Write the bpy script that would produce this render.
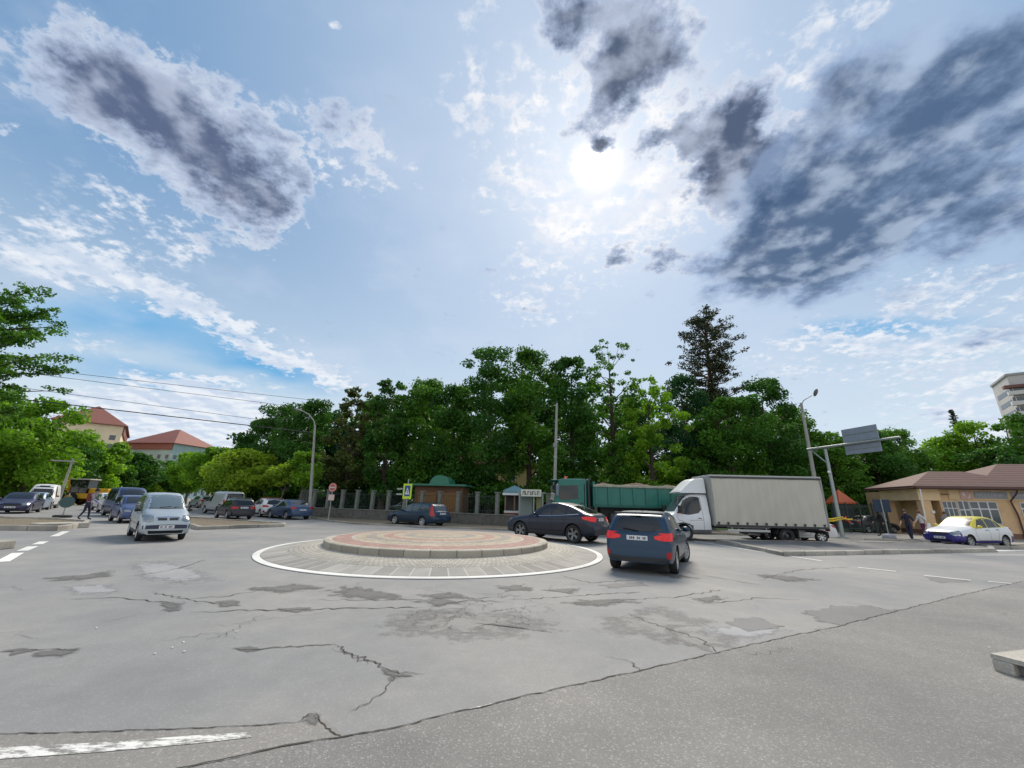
import bpy, bmesh, math, random
import numpy as np
from mathutils import Vector, Matrix, Euler
from mathutils.bvhtree import BVHTree

R = math.radians
PI = math.pi
for o in list(bpy.data.objects):
    bpy.data.objects.remove(o)
SC = bpy.context.scene
COL = SC.collection

# ------------------------------------------------------------------ camera
cam_d = bpy.data.cameras.new('camera')
cam = bpy.data.objects.new('camera', cam_d)
COL.objects.link(cam)
cam_d.sensor_fit = 'HORIZONTAL'
cam_d.sensor_width = 36.0
cam_d.lens = 395.0 / 1024.0 * 36.0
cam_d.clip_start = 0.05
cam_d.clip_end = 5000.0
_p = math.atan(118 / 395.0)
_rl = R(1.45)
fw = Vector((0, math.cos(_p), math.sin(_p)))
rt0 = Vector((1, 0, 0))
up0 = rt0.cross(fw)
rt = rt0 * math.cos(_rl) + up0 * math.sin(_rl)
up = up0 * math.cos(_rl) - rt0 * math.sin(_rl)
cam.matrix_world = Matrix(((rt.x, up.x, -fw.x, 0), (rt.y, up.y, -fw.y, 0), (rt.z, up.z, -fw.z, 1.65), (0, 0, 0, 1)))
SC.camera = cam

# ------------------------------------------------------------------ exposure
SC.view_settings.view_transform = 'Standard'
SC.view_settings.look = 'None'
SC.view_settings.gamma = 1.0
SC.view_settings.use_curve_mapping = False
EXPO = 1.0
SC.view_settings.exposure = EXPO
SC.cycles.use_denoising = True
SC.cycles.max_bounces = 6
SC.cycles.diffuse_bounces = 3
SC.cycles.glossy_bounces = 3
SC.cycles.transmission_bounces = 3
SC.cycles.transparent_max_bounces = 8
SC.cycles.caustics_reflective = False
SC.cycles.caustics_refractive = False

# ------------------------------------------------------------------ sun
SUN_EL = R(45.0)
SUN_AZ = R(14.23)            # clockwise from +Y
sd = Vector((math.sin(SUN_AZ) * math.cos(SUN_EL), math.cos(SUN_AZ) * math.cos(SUN_EL), math.sin(SUN_EL)))
sun_d = bpy.data.lights.new('sun', 'SUN')
sun_d.energy = 2.1
sun_d.angle = R(24.0)
sun_d.color = (1.0, 0.90, 0.76)
sun = bpy.data.objects.new('sun', sun_d)
COL.objects.link(sun)
sun.location = sd * 200
sun.rotation_euler = (-sd).to_track_quat('-Z', 'Y').to_euler()

# ------------------------------------------------------------------ world: clear sky with clouds placed by direction
W = bpy.data.worlds.new("World")
SC.world = W
W.use_nodes = True
SKY_STR = 0.1


def srgb(r, g, b):
    f = lambda c: (c / 255.0) / 12.92 if c <= 10 else (((c / 255.0) + 0.055) / 1.055) ** 2.4
    return (f(r), f(g), f(b))


def build_world():
    nt = W.node_tree
    nt.nodes.clear()
    N = lambda t: nt.nodes.new(t)
    K = 1.0 / (SKY_STR * 2 ** EXPO)

    def put(sock, v):
        if isinstance(v, (int, float)):
            sock.default_value = v
        elif isinstance(v, (tuple, list)):
            sock.default_value = tuple(v) if len(v) == len(sock.default_value) else tuple(v) + (1.0,)
        else:
            nt.links.new(v, sock)

    def mth(op, a, b=0.0, clamp=False):
        n = N('ShaderNodeMath'); n.operation = op; n.use_clamp = clamp
        put(n.inputs[0], a); put(n.inputs[1], b)
        return n.outputs[0]

    def vec(op, a, b=(0, 0, 0), scale=None):
        n = N('ShaderNodeVectorMath'); n.operation = op
        put(n.inputs[0], a)
        if op not in ('NORMALIZE', 'LENGTH', 'SCALE'):
            put(n.inputs[1], b)
        if scale is not None:
            put(n.inputs['Scale'], scale)
        return n.outputs['Value'] if op in ('LENGTH', 'DOT_PRODUCT', 'DISTANCE') else n.outputs[0]

    def sstep(x, lo, hi, to0=0.0, to1=1.0):
        n = N('ShaderNodeMapRange'); n.interpolation_type = 'SMOOTHSTEP'
        put(n.inputs[0], x); put(n.inputs[1], lo); put(n.inputs[2], hi); put(n.inputs[3], to0); put(n.inputs[4], to1)
        return n.outputs[0]

    def mix(f, a, b):
        n = N('ShaderNodeMix'); n.data_type = 'RGBA'
        put(n.inputs[0], f); put(n.inputs[6], a); put(n.inputs[7], b)
        return n.outputs[2]

    def noise(v, scale, detail, rough=0.55, col=False):
        n = N('ShaderNodeTexNoise'); n.noise_dimensions = '3D'
        put(n.inputs['Vector'], v)
        n.inputs['Scale'].default_value = scale
        n.inputs['Detail'].default_value = detail
        n.inputs['Roughness'].default_value = rough
        return n.outputs['Color'] if col else n.outputs['Fac']

    def C(r, g, b, gain=1.0):
        c = srgb(r, g, b)
        return tuple(x * K * gain for x in c)

    tc = N('ShaderNodeTexCoord')
    d = vec('NORMALIZE', tc.outputs['Generated'])
    sep = N('ShaderNodeSeparateXYZ'); nt.links.new(d, sep.inputs[0])
    z = mth('MAXIMUM', sep.outputs[2], 0.0)
    flat = vec('MULTIPLY', d, (1, 1, 0))
    P = vec('SCALE', flat, scale=mth('DIVIDE', 1.0, mth('ADD', z, 1.0)))     # conformal map of the sky, zenith at 0
    Q = vec('SCALE', flat, scale=mth('DIVIDE', 1.0, mth('ADD', z, 0.22)))    # a cloud deck seen in perspective
    # ragged edges: shift the lookup by cloud noise of two sizes
    w1 = vec('SUBTRACT', noise(Q, 3.2, 4.0, 0.6, True), (0.5, 0.5, 0.5))
    w2 = vec('SUBTRACT', noise(Q, 11.0, 5.0, 0.65, True), (0.5, 0.5, 0.5))
    Pw = vec('ADD', vec('ADD', P, vec('SCALE', w1, scale=0.10)), vec('SCALE', w2, scale=0.06))
    Pw = vec('MULTIPLY', Pw, (1, 1, 0))
    Ps = vec('ADD', P, vec('SCALE', w1, scale=0.05))
    Ps = vec('MULTIPLY', Ps, (1, 1, 0))

    def blobs(lst, src):
        tot = None
        for (cx, cy, rz, sx, sy, amp) in lst:
            m = N('ShaderNodeMapping'); m.vector_type = 'TEXTURE'
            put(m.inputs['Vector'], src)
            m.inputs['Location'].default_value = (cx, cy, 0)
            m.inputs['Rotation'].default_value = (0, 0, rz)
            m.inputs['Scale'].default_value = (sx, sy, 1)
            g = sstep(vec('LENGTH', m.outputs[0]), 0.0, 1.6, amp, 0.0)
            tot = g if tot is None else mth('ADD', tot, g)
        return tot

    DARK = [(-0.404, 0.2788, -2.891, 0.065, 0.0446, 1.15), (-0.362, 0.3301, -2.37, 0.0728, 0.0663, 1.15), (-0.3368, 0.4025, -1.458, 0.0733, 0.0642, 1.1), (-0.3283, 0.4467, -1.276, 0.0423, 0.0342, 0.6), (-0.2025, 0.3571, -2.958, 0.0471, 0.0241, 0.8), (-0.2608, 0.3895, 2.784, 0.0488, 0.0295, 0.5), (-0.168, 0.4015, -2.842, 0.0517, 0.023, 0.4), (0.1073, 0.2884, 2.905, 0.0634, 0.0516, 1.2), (0.0972, 0.336, 2.124, 0.0506, 0.0378, 0.8), (0.0653, 0.3653, 2.356, 0.0315, 0.0205, 0.7), (0.2274, 0.3367, -2.768, 0.056, 0.0425, 1.7), (0.2816, 0.3952, -2.858, 0.0769, 0.0522, 1.7), (0.1772, 0.3733, 3.026, 0.0413, 0.0144, 0.8), (0.0968, 0.3858, -3.129, 0.0184, 0.0127, 1.2), (0.1541, 0.5115, 2.697, 0.0283, 0.019, 1.1), (0.053, 0.2691, 3.133, 0.0344, 0.0173, 0.7), (0.2371, 0.5088, 2.654, 0.0457, 0.0175, 0.8)]
    THIN = [(-0.0543, 0.3143, 1.946, 0.0703, 0.042, 0.5), (-0.0099, 0.3912, 2.025, 0.0775, 0.049, 0.4), (0.058, 0.4344, -2.987, 0.0942, 0.0841, 0.5), (0.053, 0.3039, -3.054, 0.0639, 0.0491, 0.4), (0.1629, 0.3481, -2.942, 0.0968, 0.0741, 0.6), (0.1208, 0.4798, 3.053, 0.1407, 0.0736, 0.5), (0.0515, 0.5908, 3.076, 0.1163, 0.0522, 0.45), (0.2189, 0.4384, 3.098, 0.0884, 0.0605, 0.55), (0.2709, 0.2876, 0.273, 0.0605, 0.0479, 0.55), (0.302, 0.2522, 2.949, 0.0445, 0.0214, 0.4), (0.3182, 0.3492, 3.108, 0.0692, 0.0422, 0.5), (0.5371, 0.5042, 2.478, 0.1683, 0.0472, 0.8), (0.5365, 0.4163, 2.696, 0.0735, 0.0348, 0.5), (0.6488, 0.5261, 2.42, 0.1074, 0.0554, 0.8), (-0.256, 0.3641, 2.978, 0.0669, 0.0478, 0.45), (-0.1891, 0.4105, -2.889, 0.0835, 0.0303, 0.5), (-0.5348, 0.4078, -2.425, 0.0849, 0.0354, 0.85), (-0.4487, 0.4115, -2.522, 0.0704, 0.0411, 0.6), (-0.4934, 0.4798, -2.251, 0.0939, 0.0229, 0.95), (-0.4196, 0.5857, -2.311, 0.1136, 0.0205, 1.05), (-0.3415, 0.6663, -2.547, 0.0961, 0.0248, 1.0), (-0.6021, 0.5107, -2.89, 0.025, 0.0118, 0.8), (-0.5635, 0.5507, -2.093, 0.0286, 0.0128, 0.65), (-0.1944, 0.2649, -2.975, 0.0127, 0.0097, 0.8), (-0.4969, 0.3073, -2.672, 0.0133, 0.0093, 0.7), (-0.3641, 0.3903, -2.26, 0.0627, 0.0241, 0.4), (-0.5541, 0.6358, -2.603, 0.1442, 0.0395, 1.7), (-0.6484, 0.6026, -2.47, 0.0739, 0.0337, 1.2), (-0.4975, 0.7233, -2.653, 0.1517, 0.0474, 1.5)]
    BLUE = [(-0.4662, 0.5782, -2.327, 0.1386, 0.0372, 0.75), (-0.5679, 0.4871, -2.655, 0.0832, 0.0317, 0.6), (-0.5582, 0.5834, -2.375, 0.1263, 0.0214, 0.7), (0.5048, 0.5022, 2.57, 0.0822, 0.0167, 0.8), (-0.387, 0.6547, -2.55, 0.0913, 0.0278, 0.6)]
    SOFT = [(0.4279, 0.3577, 2.583, 0.1248, 0.082, 1.0), (0.4056, 0.2656, 2.664, 0.0889, 0.0592, 0.8), (0.3346, 0.3763, 2.92, 0.066, 0.0554, 0.6), (0.3792, 0.4741, 2.645, 0.123, 0.046, 0.6), (0.5053, 0.3274, 0.586, 0.1025, 0.0609, 0.75), (0.4099, 0.442, 2.643, 0.121, 0.0585, 0.75), (0.3141, 0.2954, 2.257, 0.0554, 0.0339, 0.5), (0.3449, 0.4135, 2.514, 0.0792, 0.052, 0.7), (0.3373, 0.4957, 2.867, 0.0871, 0.0414, 0.7), (0.603, 0.4456, 2.712, 0.0804, 0.036, 0.5)]
    sky = N('ShaderNodeTexSky'); sky.sky_type = 'NISHITA'
    sky.sun_disc = False
    sky.sun_elevation = SUN_EL
    sky.sun_rotation = SUN_AZ
    sky.air_density = 1.0; sky.dust_density = 2.0; sky.ozone_density = 1.5
    nish = sky.outputs[0]

    sund = vec('DOT_PRODUCT', d, (sd.x, sd.y, sd.z))
    ang = mth('ARCCOSINE', mth('MINIMUM', sund, 1.0))
    near = sstep(ang, 0.0, 1.0, 1.0, 0.0)
    halo = sstep(ang, 0.0, 0.30, 1.0, 0.0)
    core = sstep(ang, 0.0, 0.085, 1.0, 0.0)
    core = mth('MULTIPLY', core, core)
    low = sstep(z, 0.0, 0.62, 1.0, 0.0)
    # clear air: the sky model, tinted by high haze towards the sun and the horizon
    clear = mix(0.72, vec('SCALE', nish, scale=0.6), C(118, 164, 208))
    clear = mix(mth('MULTIPLY', low, 0.88), clear, C(226, 240, 248))
    clear = mix(mth('MULTIPLY', near, 0.80), clear, C(200, 217, 238))
    bl = mth('MINIMUM', blobs(BLUE, Ps), 1.0)
    clear = mix(bl, clear, C(112, 178, 226))
    n1 = noise(Q, 6.0, 9.0, 0.62)
    n2 = noise(vec('ADD', Q, (7.3, 2.1, 0)), 26.0, 7.0, 0.62)
    n3 = noise(vec('ADD', Q, (1.7, 9.4, 0)), 2.4, 6.0, 0.6)
    # unseen bright cloud bank, added behind the camera to lift surfaces facing it
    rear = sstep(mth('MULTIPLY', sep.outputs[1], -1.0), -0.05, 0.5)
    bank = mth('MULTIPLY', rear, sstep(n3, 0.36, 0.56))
    # thin high veil everywhere
    veil = sstep(n3, 0.45, 0.75, 0.0, 0.35)
    c = mix(veil, clear, C(214, 224, 242))
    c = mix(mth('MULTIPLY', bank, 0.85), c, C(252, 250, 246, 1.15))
    # light falling on the billows: the cloud noise here against the same noise a little nearer the sun
    qs = (sd.x / (sd.z + 0.22), sd.y / (sd.z + 0.22), 0.0)
    tow = vec('SCALE', vec('NORMALIZE', vec('SUBTRACT', qs, Q)), scale=0.045)
    nb0 = noise(vec('ADD', Q, (3.1, 5.2, 0)), 7.0, 6.0, 0.55)
    nb1 = noise(vec('ADD', vec('ADD', Q, (3.1, 5.2, 0)), tow), 7.0, 3.0, 0.55)
    lit = sstep(mth('SUBTRACT', nb0, nb1), -0.10, 0.12)
    # broken bright cloud
    t = blobs(THIN, Pw)
    tn = mth('ADD', t, mth('MULTIPLY', mth('SUBTRACT', mth('ADD', mth('MULTIPLY', n1, 0.45), mth('MULTIPLY', n2, 0.55)), 0.5), 7.0))
    tcov = mth('MULTIPLY', sstep(tn, 0.22, 1.15), sstep(t, 0.03, 0.35))
    bright = mix(near, mix(lit, C(206, 219, 238), C(238, 243, 250)), mix(lit, C(226, 232, 244), C(252, 251, 252)))
    c = mix(mth('MULTIPLY', tcov, 0.92), c, bright)
    # thick cloud: lit rim, grey heart
    D = blobs(DARK, Pw)
    Dn = mth('ADD', D, mth('MULTIPLY', mth('SUBTRACT', mth('ADD', mth('MULTIPLY', n1, 0.6), mth('MULTIPLY', n2, 0.4)), 0.5), 4.6))
    c = mix(mth('MULTIPLY', sstep(Dn, 0.24, 0.6), mth('MULTIPLY', sstep(D, 0.12, 0.4), 0.66)), c, bright)
    grey = mix(sstep(Dn, 0.65, 1.6), C(168, 184, 212), mix(near, C(84, 98, 132), C(54, 74, 106)))
    grey = mix(mth('MULTIPLY', lit, mth('MULTIPLY', sstep(nb0, 0.38, 0.62), 0.62)), grey, C(196, 208, 230))
    c = mix(sstep(Dn, 0.30, 0.95, 0.0, 0.93), c, grey)
    # soft-edged far cloud bank
    S = blobs(SOFT, Ps)
    Sn = mth('ADD', S, mth('MULTIPLY', mth('ADD', mth('MULTIPLY', mth('SUBTRACT', n3, 0.5), 2.4), mth('MULTIPLY', mth('SUBTRACT', n1, 0.5), 2.8)), 1.0))
    sgrey = mix(sstep(Sn, 0.5, 1.4), C(150, 172, 206), C(72, 97, 132))
    sgrey = mix(mth('MULTIPLY', lit, mth('MULTIPLY', sstep(nb0, 0.38, 0.62), 0.62)), sgrey, C(192, 208, 230))
    c = mix(mth('MULTIPLY', sstep(Sn, 0.15, 0.95, 0.0, 0.92), sstep(S, 0.05, 0.3)), c, sgrey)
    # glow of the sun through the cloud
    glow = mix(1.0, (0, 0, 0), C(255, 240, 214))
    c = vec('ADD', c, vec('SCALE', glow, scale=mth('MULTIPLY', halo, mth('MULTIPLY', sstep(Dn, 0.3, 1.0, 1.0, 0.15), 0.15))))
    c = vec('ADD', c, vec('SCALE', glow, scale=mth('MULTIPLY', mth('MULTIPLY', core, sstep(Dn, 0.4, 0.9, 1.0, 0.1)), 1.0)))
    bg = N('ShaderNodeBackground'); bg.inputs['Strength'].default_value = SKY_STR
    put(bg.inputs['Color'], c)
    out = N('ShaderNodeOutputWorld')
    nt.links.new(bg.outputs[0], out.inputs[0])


build_world()
W.cycles.sampling_method = 'MANUAL'
W.cycles.sample_map_resolution = 256
W.cycles.sampling_method = 'MANUAL'
W.cycles.sample_map_resolution = 256

# ------------------------------------------------------------------ helpers
EYE = Vector((0, 0, 1.6))
cam.location.z = 1.6


def ray(px, py):
    d = fw * 395.0 + rt * (px - 512.0) + up * (384.0 - py)
    return d.normalized()


def G(px, py, z=0.0):
    """where the line of sight through a point of the photograph meets the level z"""
    d = ray(px, py)
    t = (z - EYE.z) / d.z
    return (d.x * t, d.y * t)


def atY(px, py, Y):
    d = ray(px, py)
    t = Y / d.y
    return (d.x * t, Y, EYE.z + d.z * t)


MATS = {}


def mat(name, col, rough=0.6, metal=0.0, coat=0.0, spec=0.5, noise=0.0, nscale=20.0, bump=0.0, emis=None, col2=None):
    if name in MATS:
        return MATS[name]
    m = bpy.data.materials.new(name); m.use_nodes = True
    nt = m.node_tree; b = nt.nodes['Principled BSDF']
    b.inputs['Base Color'].default_value = (*col, 1)
    b.inputs['Roughness'].default_value = rough
    b.inputs['Metallic'].default_value = metal
    b.inputs['Coat Weight'].default_value = coat
    b.inputs['Coat Roughness'].default_value = 0.16
    b.inputs['Specular IOR Level'].default_value = spec
    if noise > 0 or col2 or bump > 0:
        tc = nt.nodes.new('ShaderNodeTexCoord')
        n = nt.nodes.new('ShaderNodeTexNoise'); n.inputs['Scale'].default_value = nscale; n.inputs['Detail'].default_value = 6
        n.inputs['Roughness'].default_value = 0.65
        nt.links.new(tc.outputs['Object'], n.inputs['Vector'])
        cr = nt.nodes.new('ShaderNodeMapRange'); cr.inputs[1].default_value = 0.3; cr.inputs[2].default_value = 0.7
        nt.links.new(n.outputs['Fac'], cr.inputs[0])
        mx = nt.nodes.new('ShaderNodeMix'); mx.data_type = 'RGBA'
        a = tuple(c * (1 - noise) for c in col); c2 = col2 if col2 else tuple(min(1, c * (1 + noise)) for c in col)
        mx.inputs[6].default_value = (*a, 1); mx.inputs[7].default_value = (*c2, 1)
        nt.links.new(cr.outputs[0], mx.inputs[0])
        nt.links.new(mx.outputs[2], b.inputs['Base Color'])
        if bump > 0:
            bp = nt.nodes.new('ShaderNodeBump'); bp.inputs['Strength'].default_value = bump; bp.inputs['Distance'].default_value = 0.02
            nt.links.new(n.outputs['Fac'], bp.inputs['Height']); nt.links.new(bp.outputs[0], b.inputs['Normal'])
    if emis:
        b.inputs['Emission Color'].default_value = (*emis[0], 1); b.inputs['Emission Strength'].default_value = emis[1]
    MATS[name] = m
    return m


class MB:
    """collects shapes into one mesh"""

    def __init__(s):
        s.v = []; s.f = []; s.m = []; s.mi = 0

    def add(s, vs, fs, M=None):
        o = len(s.v)
        s.v += [tuple(M @ Vector(p)) if M else tuple(p) for p in vs]
        s.f += [tuple(i + o for i in f) for f in fs]
        s.m += [s.mi] * len(fs)
        return s

    def box(s, x0, x1, y0, y1, z0, z1, M=None):
        v = [(x, y, z) for z in (z0, z1) for y in (y0, y1) for x in (x0, x1)]
        return s.add(v, [(0, 2, 3, 1), (4, 5, 7, 6), (0, 1, 5, 4), (2, 6, 7, 3), (0, 4, 6, 2), (1, 3, 7, 5)], M)

    def bbox(s, x0, x1, y0, y1, z0, z1, b=0.01, M=None):
        """a box with chamfered edges"""
        bm = bmesh.new(); bmesh.ops.create_cube(bm, size=1)
        for v in bm.verts:
            v.co = Vector(((x0 + x1) / 2 + v.co.x * (x1 - x0), (y0 + y1) / 2 + v.co.y * (y1 - y0), (z0 + z1) / 2 + v.co.z * (z1 - z0)))
        bmesh.ops.bevel(bm, geom=bm.edges[:], offset=b, segments=2, affect='EDGES', profile=0.6)
        bm.verts.index_update()
        s.add([v.co[:] for v in bm.verts], [tuple(v.index for v in f.verts) for f in bm.faces], M)
        bm.free(); return s

    def tube(s, pts, rad, n=8, M=None, caps=True):
        pts = [Vector(p) for p in pts]
        rad = rad if isinstance(rad, (list, tuple)) else [rad] * len(pts)
        v = []; f = []; side = None
        for i, p in enumerate(pts):
            t = (pts[min(i + 1, len(pts) - 1)] - pts[max(i - 1, 0)]).normalized()
            if side is None:
                side = t.orthogonal().normalized()
            side = (side - t * side.dot(t)).normalized()
            b = t.cross(side)
            for k in range(n):
                a = 2 * PI * k / n
                v.append(p + side * math.cos(a) * rad[i] + b * math.sin(a) * rad[i])
        for i in range(len(pts) - 1):
            for k in range(n):
                a, b_ = i * n + k, i * n + (k + 1) % n
                f.append((a, b_, b_ + n, a + n))
        if caps:
            f.append(tuple(range(n))[::-1]); f.append(tuple(range((len(pts) - 1) * n, len(pts) * n)))
        return s.add(v, f, M)

    def lathe(s, prof, n=24, M=None, close=False):
        """prof: (radius, height) pairs turned about z"""
        v = []; f = []; k = len(prof)
        for i in range(n):
            a = 2 * PI * i / n
            for r, z in prof:
                v.append((r * math.cos(a), r * math.sin(a), z))
        for i in range(n):
            j = (i + 1) % n
            for q in range(k if close else k - 1):
                q2 = (q + 1) % k
                f.append((i * k + q, j * k + q, j * k + q2, i * k + q2))
        return s.add(v, f, M)

    def prism(s, poly, z0, z1, M=None):
        n = len(poly)
        ar = sum(poly[i][0] * poly[(i + 1) % n][1] - poly[(i + 1) % n][0] * poly[i][1] for i in range(n))
        if ar < 0:
            poly = poly[::-1]
        v = [(x, y, z0) for x, y in poly] + [(x, y, z1) for x, y in poly]
        f = [tuple(range(n))[::-1], tuple(range(n, 2 * n))] + [(i, (i + 1) % n, (i + 1) % n + n, i + n) for i in range(n)]
        return s.add(v, f, M)

    def sheet(s, poly, z):
        n = len(poly)
        ar = sum(poly[i][0] * poly[(i + 1) % n][1] - poly[(i + 1) % n][0] * poly[i][1] for i in range(n))
        if ar < 0:
            poly = poly[::-1]
        return s.add([(x, y, z) for x, y in poly], [tuple(range(n))])

    def ico(s, c, r, M=None, sub=2, jit=0.0, seed=0):
        bm = bmesh.new(); bmesh.ops.create_icosphere(bm, subdivisions=sub, radius=1)
        rn = random.Random(seed); r = r if isinstance(r, (tuple, list)) else (r, r, r)
        for v in bm.verts:
            k = 1 + rn.uniform(-jit, jit)
            v.co = Vector((c[0] + v.co.x * r[0] * k, c[1] + v.co.y * r[1] * k, c[2] + v.co.z * r[2] * k))
        bm.verts.index_update()
        s.add([v.co[:] for v in bm.verts], [tuple(v.index for v in f.verts) for f in bm.faces], M)
        bm.free(); return s

    def build(s, name, mats, parent=None, smooth=False):
        me = bpy.data.meshes.new(name); me.from_pydata([tuple(p) for p in s.v], [], s.f)
        mats = mats if isinstance(mats, (list, tuple)) else [mats]
        for m in mats:
            me.materials.append(m)
        if len(mats) > 1:
            me.polygons.foreach_set('material_index', s.m)
        if smooth:
            me.polygons.foreach_set('use_smooth', [True] * len(me.polygons))
            try:
                me.set_sharp_from_angle(angle=R(40))
            except Exception:
                pass
        me.update()
        o = bpy.data.objects.new(name, me); COL.objects.link(o)
        if parent is not None:
            o.parent = parent
        return o


def tag(o, label=None, cat=None, group=None, kind=None):
    if label: o['label'] = label
    if cat: o['category'] = cat
    if group: o['group'] = group
    if kind: o['kind'] = kind
    return o


def thing(name, label, cat, loc=(0, 0, 0), rz=0.0, group=None):
    o = bpy.data.objects.new(name, None); COL.objects.link(o)
    o.location = loc; o.rotation_euler = (0, 0, rz)
    o.empty_display_size = 0.1
    return tag(o, label, cat, group)


def struct(name, mb, m, smooth=False):
    return tag(mb.build(name, m, None, smooth), kind='structure')


def copy_tree(o, loc, rz, label, scale=None):
    c = o.copy(); COL.objects.link(c); c.location = loc; c.rotation_euler = (0, 0, rz); c['label'] = label
    if scale: c.scale = scale
    for ch in list(o.children):
        d = ch.copy(); COL.objects.link(d); d.parent = c
        for g in list(ch.children):
            e = g.copy(); COL.objects.link(e); e.parent = d
    return c

# ------------------------------------------------------------------ ground materials
def ground_mat(name, base, tint, grain=0.25, grain_scale=160.0, patch=0.18, bump=0.25, rough=0.82, speck=0.0):
    m = bpy.data.materials.new(name); m.use_nodes = True
    nt = m.node_tree; b = nt.nodes['Principled BSDF']
    N = lambda t: nt.nodes.new(t)
    L = nt.links.new
    geo = N('ShaderNodeNewGeometry')

    def noise(scale, det, rg=0.6):
        n = N('ShaderNodeTexNoise'); n.inputs['Scale'].default_value = scale; n.inputs['Detail'].default_value = det
        n.inputs['Roughness'].default_value = rg; L(geo.outputs['Position'], n.inputs['Vector']); return n.outputs['Fac']

    def rng(x, a, b_, c, d):
        n = N('ShaderNodeMapRange'); L(x, n.inputs[0])
        for i, v in enumerate((a, b_, c, d)): n.inputs[i + 1].default_value = v
        return n.outputs[0]

    def mul(a, b_):
        n = N('ShaderNodeMath'); n.operation = 'MULTIPLY'; L(a, n.inputs[0])
        if isinstance(b_, float): n.inputs[1].default_value = b_
        else: L(b_, n.inputs[1])
        return n.outputs[0]
    big = noise(0.35, 5, 0.6); mid = noise(2.2, 6, 0.7); fine = noise(grain_scale, 3, 0.7)
    v = N('ShaderNodeTexVoronoi'); v.inputs['Scale'].default_value = grain_scale * 0.55; L(geo.outputs['Position'], v.inputs['Vector'])
    f = mul(mul(rng(big, .3, .7, 1 - patch, 1 + patch), rng(mid, .3, .7, 1 - patch * .5, 1 + patch * .5)), rng(fine, .3, .7, 1 - grain, 1 + grain))
    if speck > 0:
        sp = N('ShaderNodeSeparateColor'); L(v.outputs['Color'], sp.inputs[0])
        f = mul(f, rng(sp.outputs[0], 0.80, 1.0, 1.0 - speck * .15, 1.0 + speck))
    mx = N('ShaderNodeMix'); mx.data_type = 'RGBA'; L(rng(big, .35, .65, 0, 1), mx.inputs[0])
    mx.inputs[6].default_value = (*base, 1); mx.inputs[7].default_value = (*tint, 1)
    sc = N('ShaderNodeVectorMath'); sc.operation = 'SCALE'; L(mx.outputs[2], sc.inputs[0]); L(f, sc.inputs['Scale'])
    L(sc.outputs[0], b.inputs['Base Color'])
    b.inputs['Roughness'].default_value = rough
    bp = N('ShaderNodeBump'); bp.inputs['Strength'].default_value = bump; bp.inputs['Distance'].default_value = 0.004
    ad = N('ShaderNodeMath'); ad.operation = 'ADD'; L(fine, ad.inputs[0]); L(v.outputs['Distance'], ad.inputs[1])
    L(ad.outputs[0], bp.inputs['Height']); L(bp.outputs[0], b.inputs['Normal'])
    return m


M_road = ground_mat('worn_asphalt', (.218, .226, .232), (.246, .240, .230), grain=.20, grain_scale=120, patch=.15, bump=.2, speck=.15)
M_front = ground_mat('coarse_asphalt', (.182, .180, .176), (.212, .205, .194), grain=.30, grain_scale=150, patch=.15, bump=.6, rough=.8, speck=.5)
M_warm = ground_mat('warm_asphalt', (.215, .207, .196), (.235, .225, .212), grain=.22, grain_scale=120, patch=.10, bump=.3, speck=.3)
M_dark = ground_mat('dark_asphalt', (.095, .095, .10), (.12, .118, .118), grain=.25, grain_scale=100, patch=.15, bump=.5, speck=.3)
M_mid = ground_mat('mid_asphalt', (.145, .145, .15), (.165, .160, .158), grain=.22, grain_scale=100, patch=.12, bump=.35, speck=.2)
M_light = ground_mat('light_asphalt', (.225, .235, .26), (.24, .245, .255), grain=.12, grain_scale=100, patch=.06, bump=.2)
M_crack = ground_mat('crack_filth', (.035, .032, .028), (.055, .05, .04), grain=.3, grain_scale=80, patch=.3, bump=.3)
M_soil = ground_mat('dry_soil', (.19, .15, .11), (.13, .115, .07), grain=.3, grain_scale=14, patch=.3, bump=.8, rough=.95)
M_earth = ground_mat('far_ground', (.10, .12, .05), (.16, .15, .09), grain=.25, grain_scale=6, patch=.3, bump=.4, rough=.95)
M_lawn = ground_mat('lawn', (.06, .12, .025), (.09, .15, .03), grain=.35, grain_scale=9, patch=.3, bump=.8, rough=.95)
M_pave = ground_mat('pavement_tiles', (.27, .25, .22), (.31, .28, .24), grain=.12, grain_scale=30, patch=.12, bump=.3)
M_kerb = ground_mat('kerb_concrete', (.30, .285, .25), (.38, .355, .31), grain=.2, grain_scale=40, patch=.25, bump=.5)
M_white = ground_mat('road_paint', (.62, .62, .60), (.72, .72, .69), grain=.12, grain_scale=60, patch=.12, bump=.2)


def worn_paint():
    m = bpy.data.materials.new('worn_road_paint'); m.use_nodes = True
    nt = m.node_tree; b = nt.nodes['Principled BSDF']; L = nt.links.new
    geo = nt.nodes.new('ShaderNodeNewGeometry')
    mp = nt.nodes.new('ShaderNodeVectorMath'); mp.operation = 'MULTIPLY'; mp.inputs[1].default_value = (6, 22, 1)
    L(geo.outputs['Position'], mp.inputs[0])
    n = nt.nodes.new('ShaderNodeTexNoise'); n.inputs['Scale'].default_value = 1.0; n.inputs['Detail'].default_value = 9; n.inputs['Roughness'].default_value = .75
    L(mp.outputs[0], n.inputs['Vector'])
    r = nt.nodes.new('ShaderNodeMapRange'); r.inputs[1].default_value = .47; r.inputs[2].default_value = .56
    L(n.outputs['Fac'], r.inputs[0])
    mx = nt.nodes.new('ShaderNodeMix'); mx.data_type = 'RGBA'
    mx.inputs[6].default_value = (.68, .68, .66, 1); mx.inputs[7].default_value = (.2, .195, .185, 1)
    L(r.outputs[0], mx.inputs[0]); L(mx.outputs[2], b.inputs['Base Color']); b.inputs['Roughness'].default_value = .8
    return m


M_worn = worn_paint()

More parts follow.
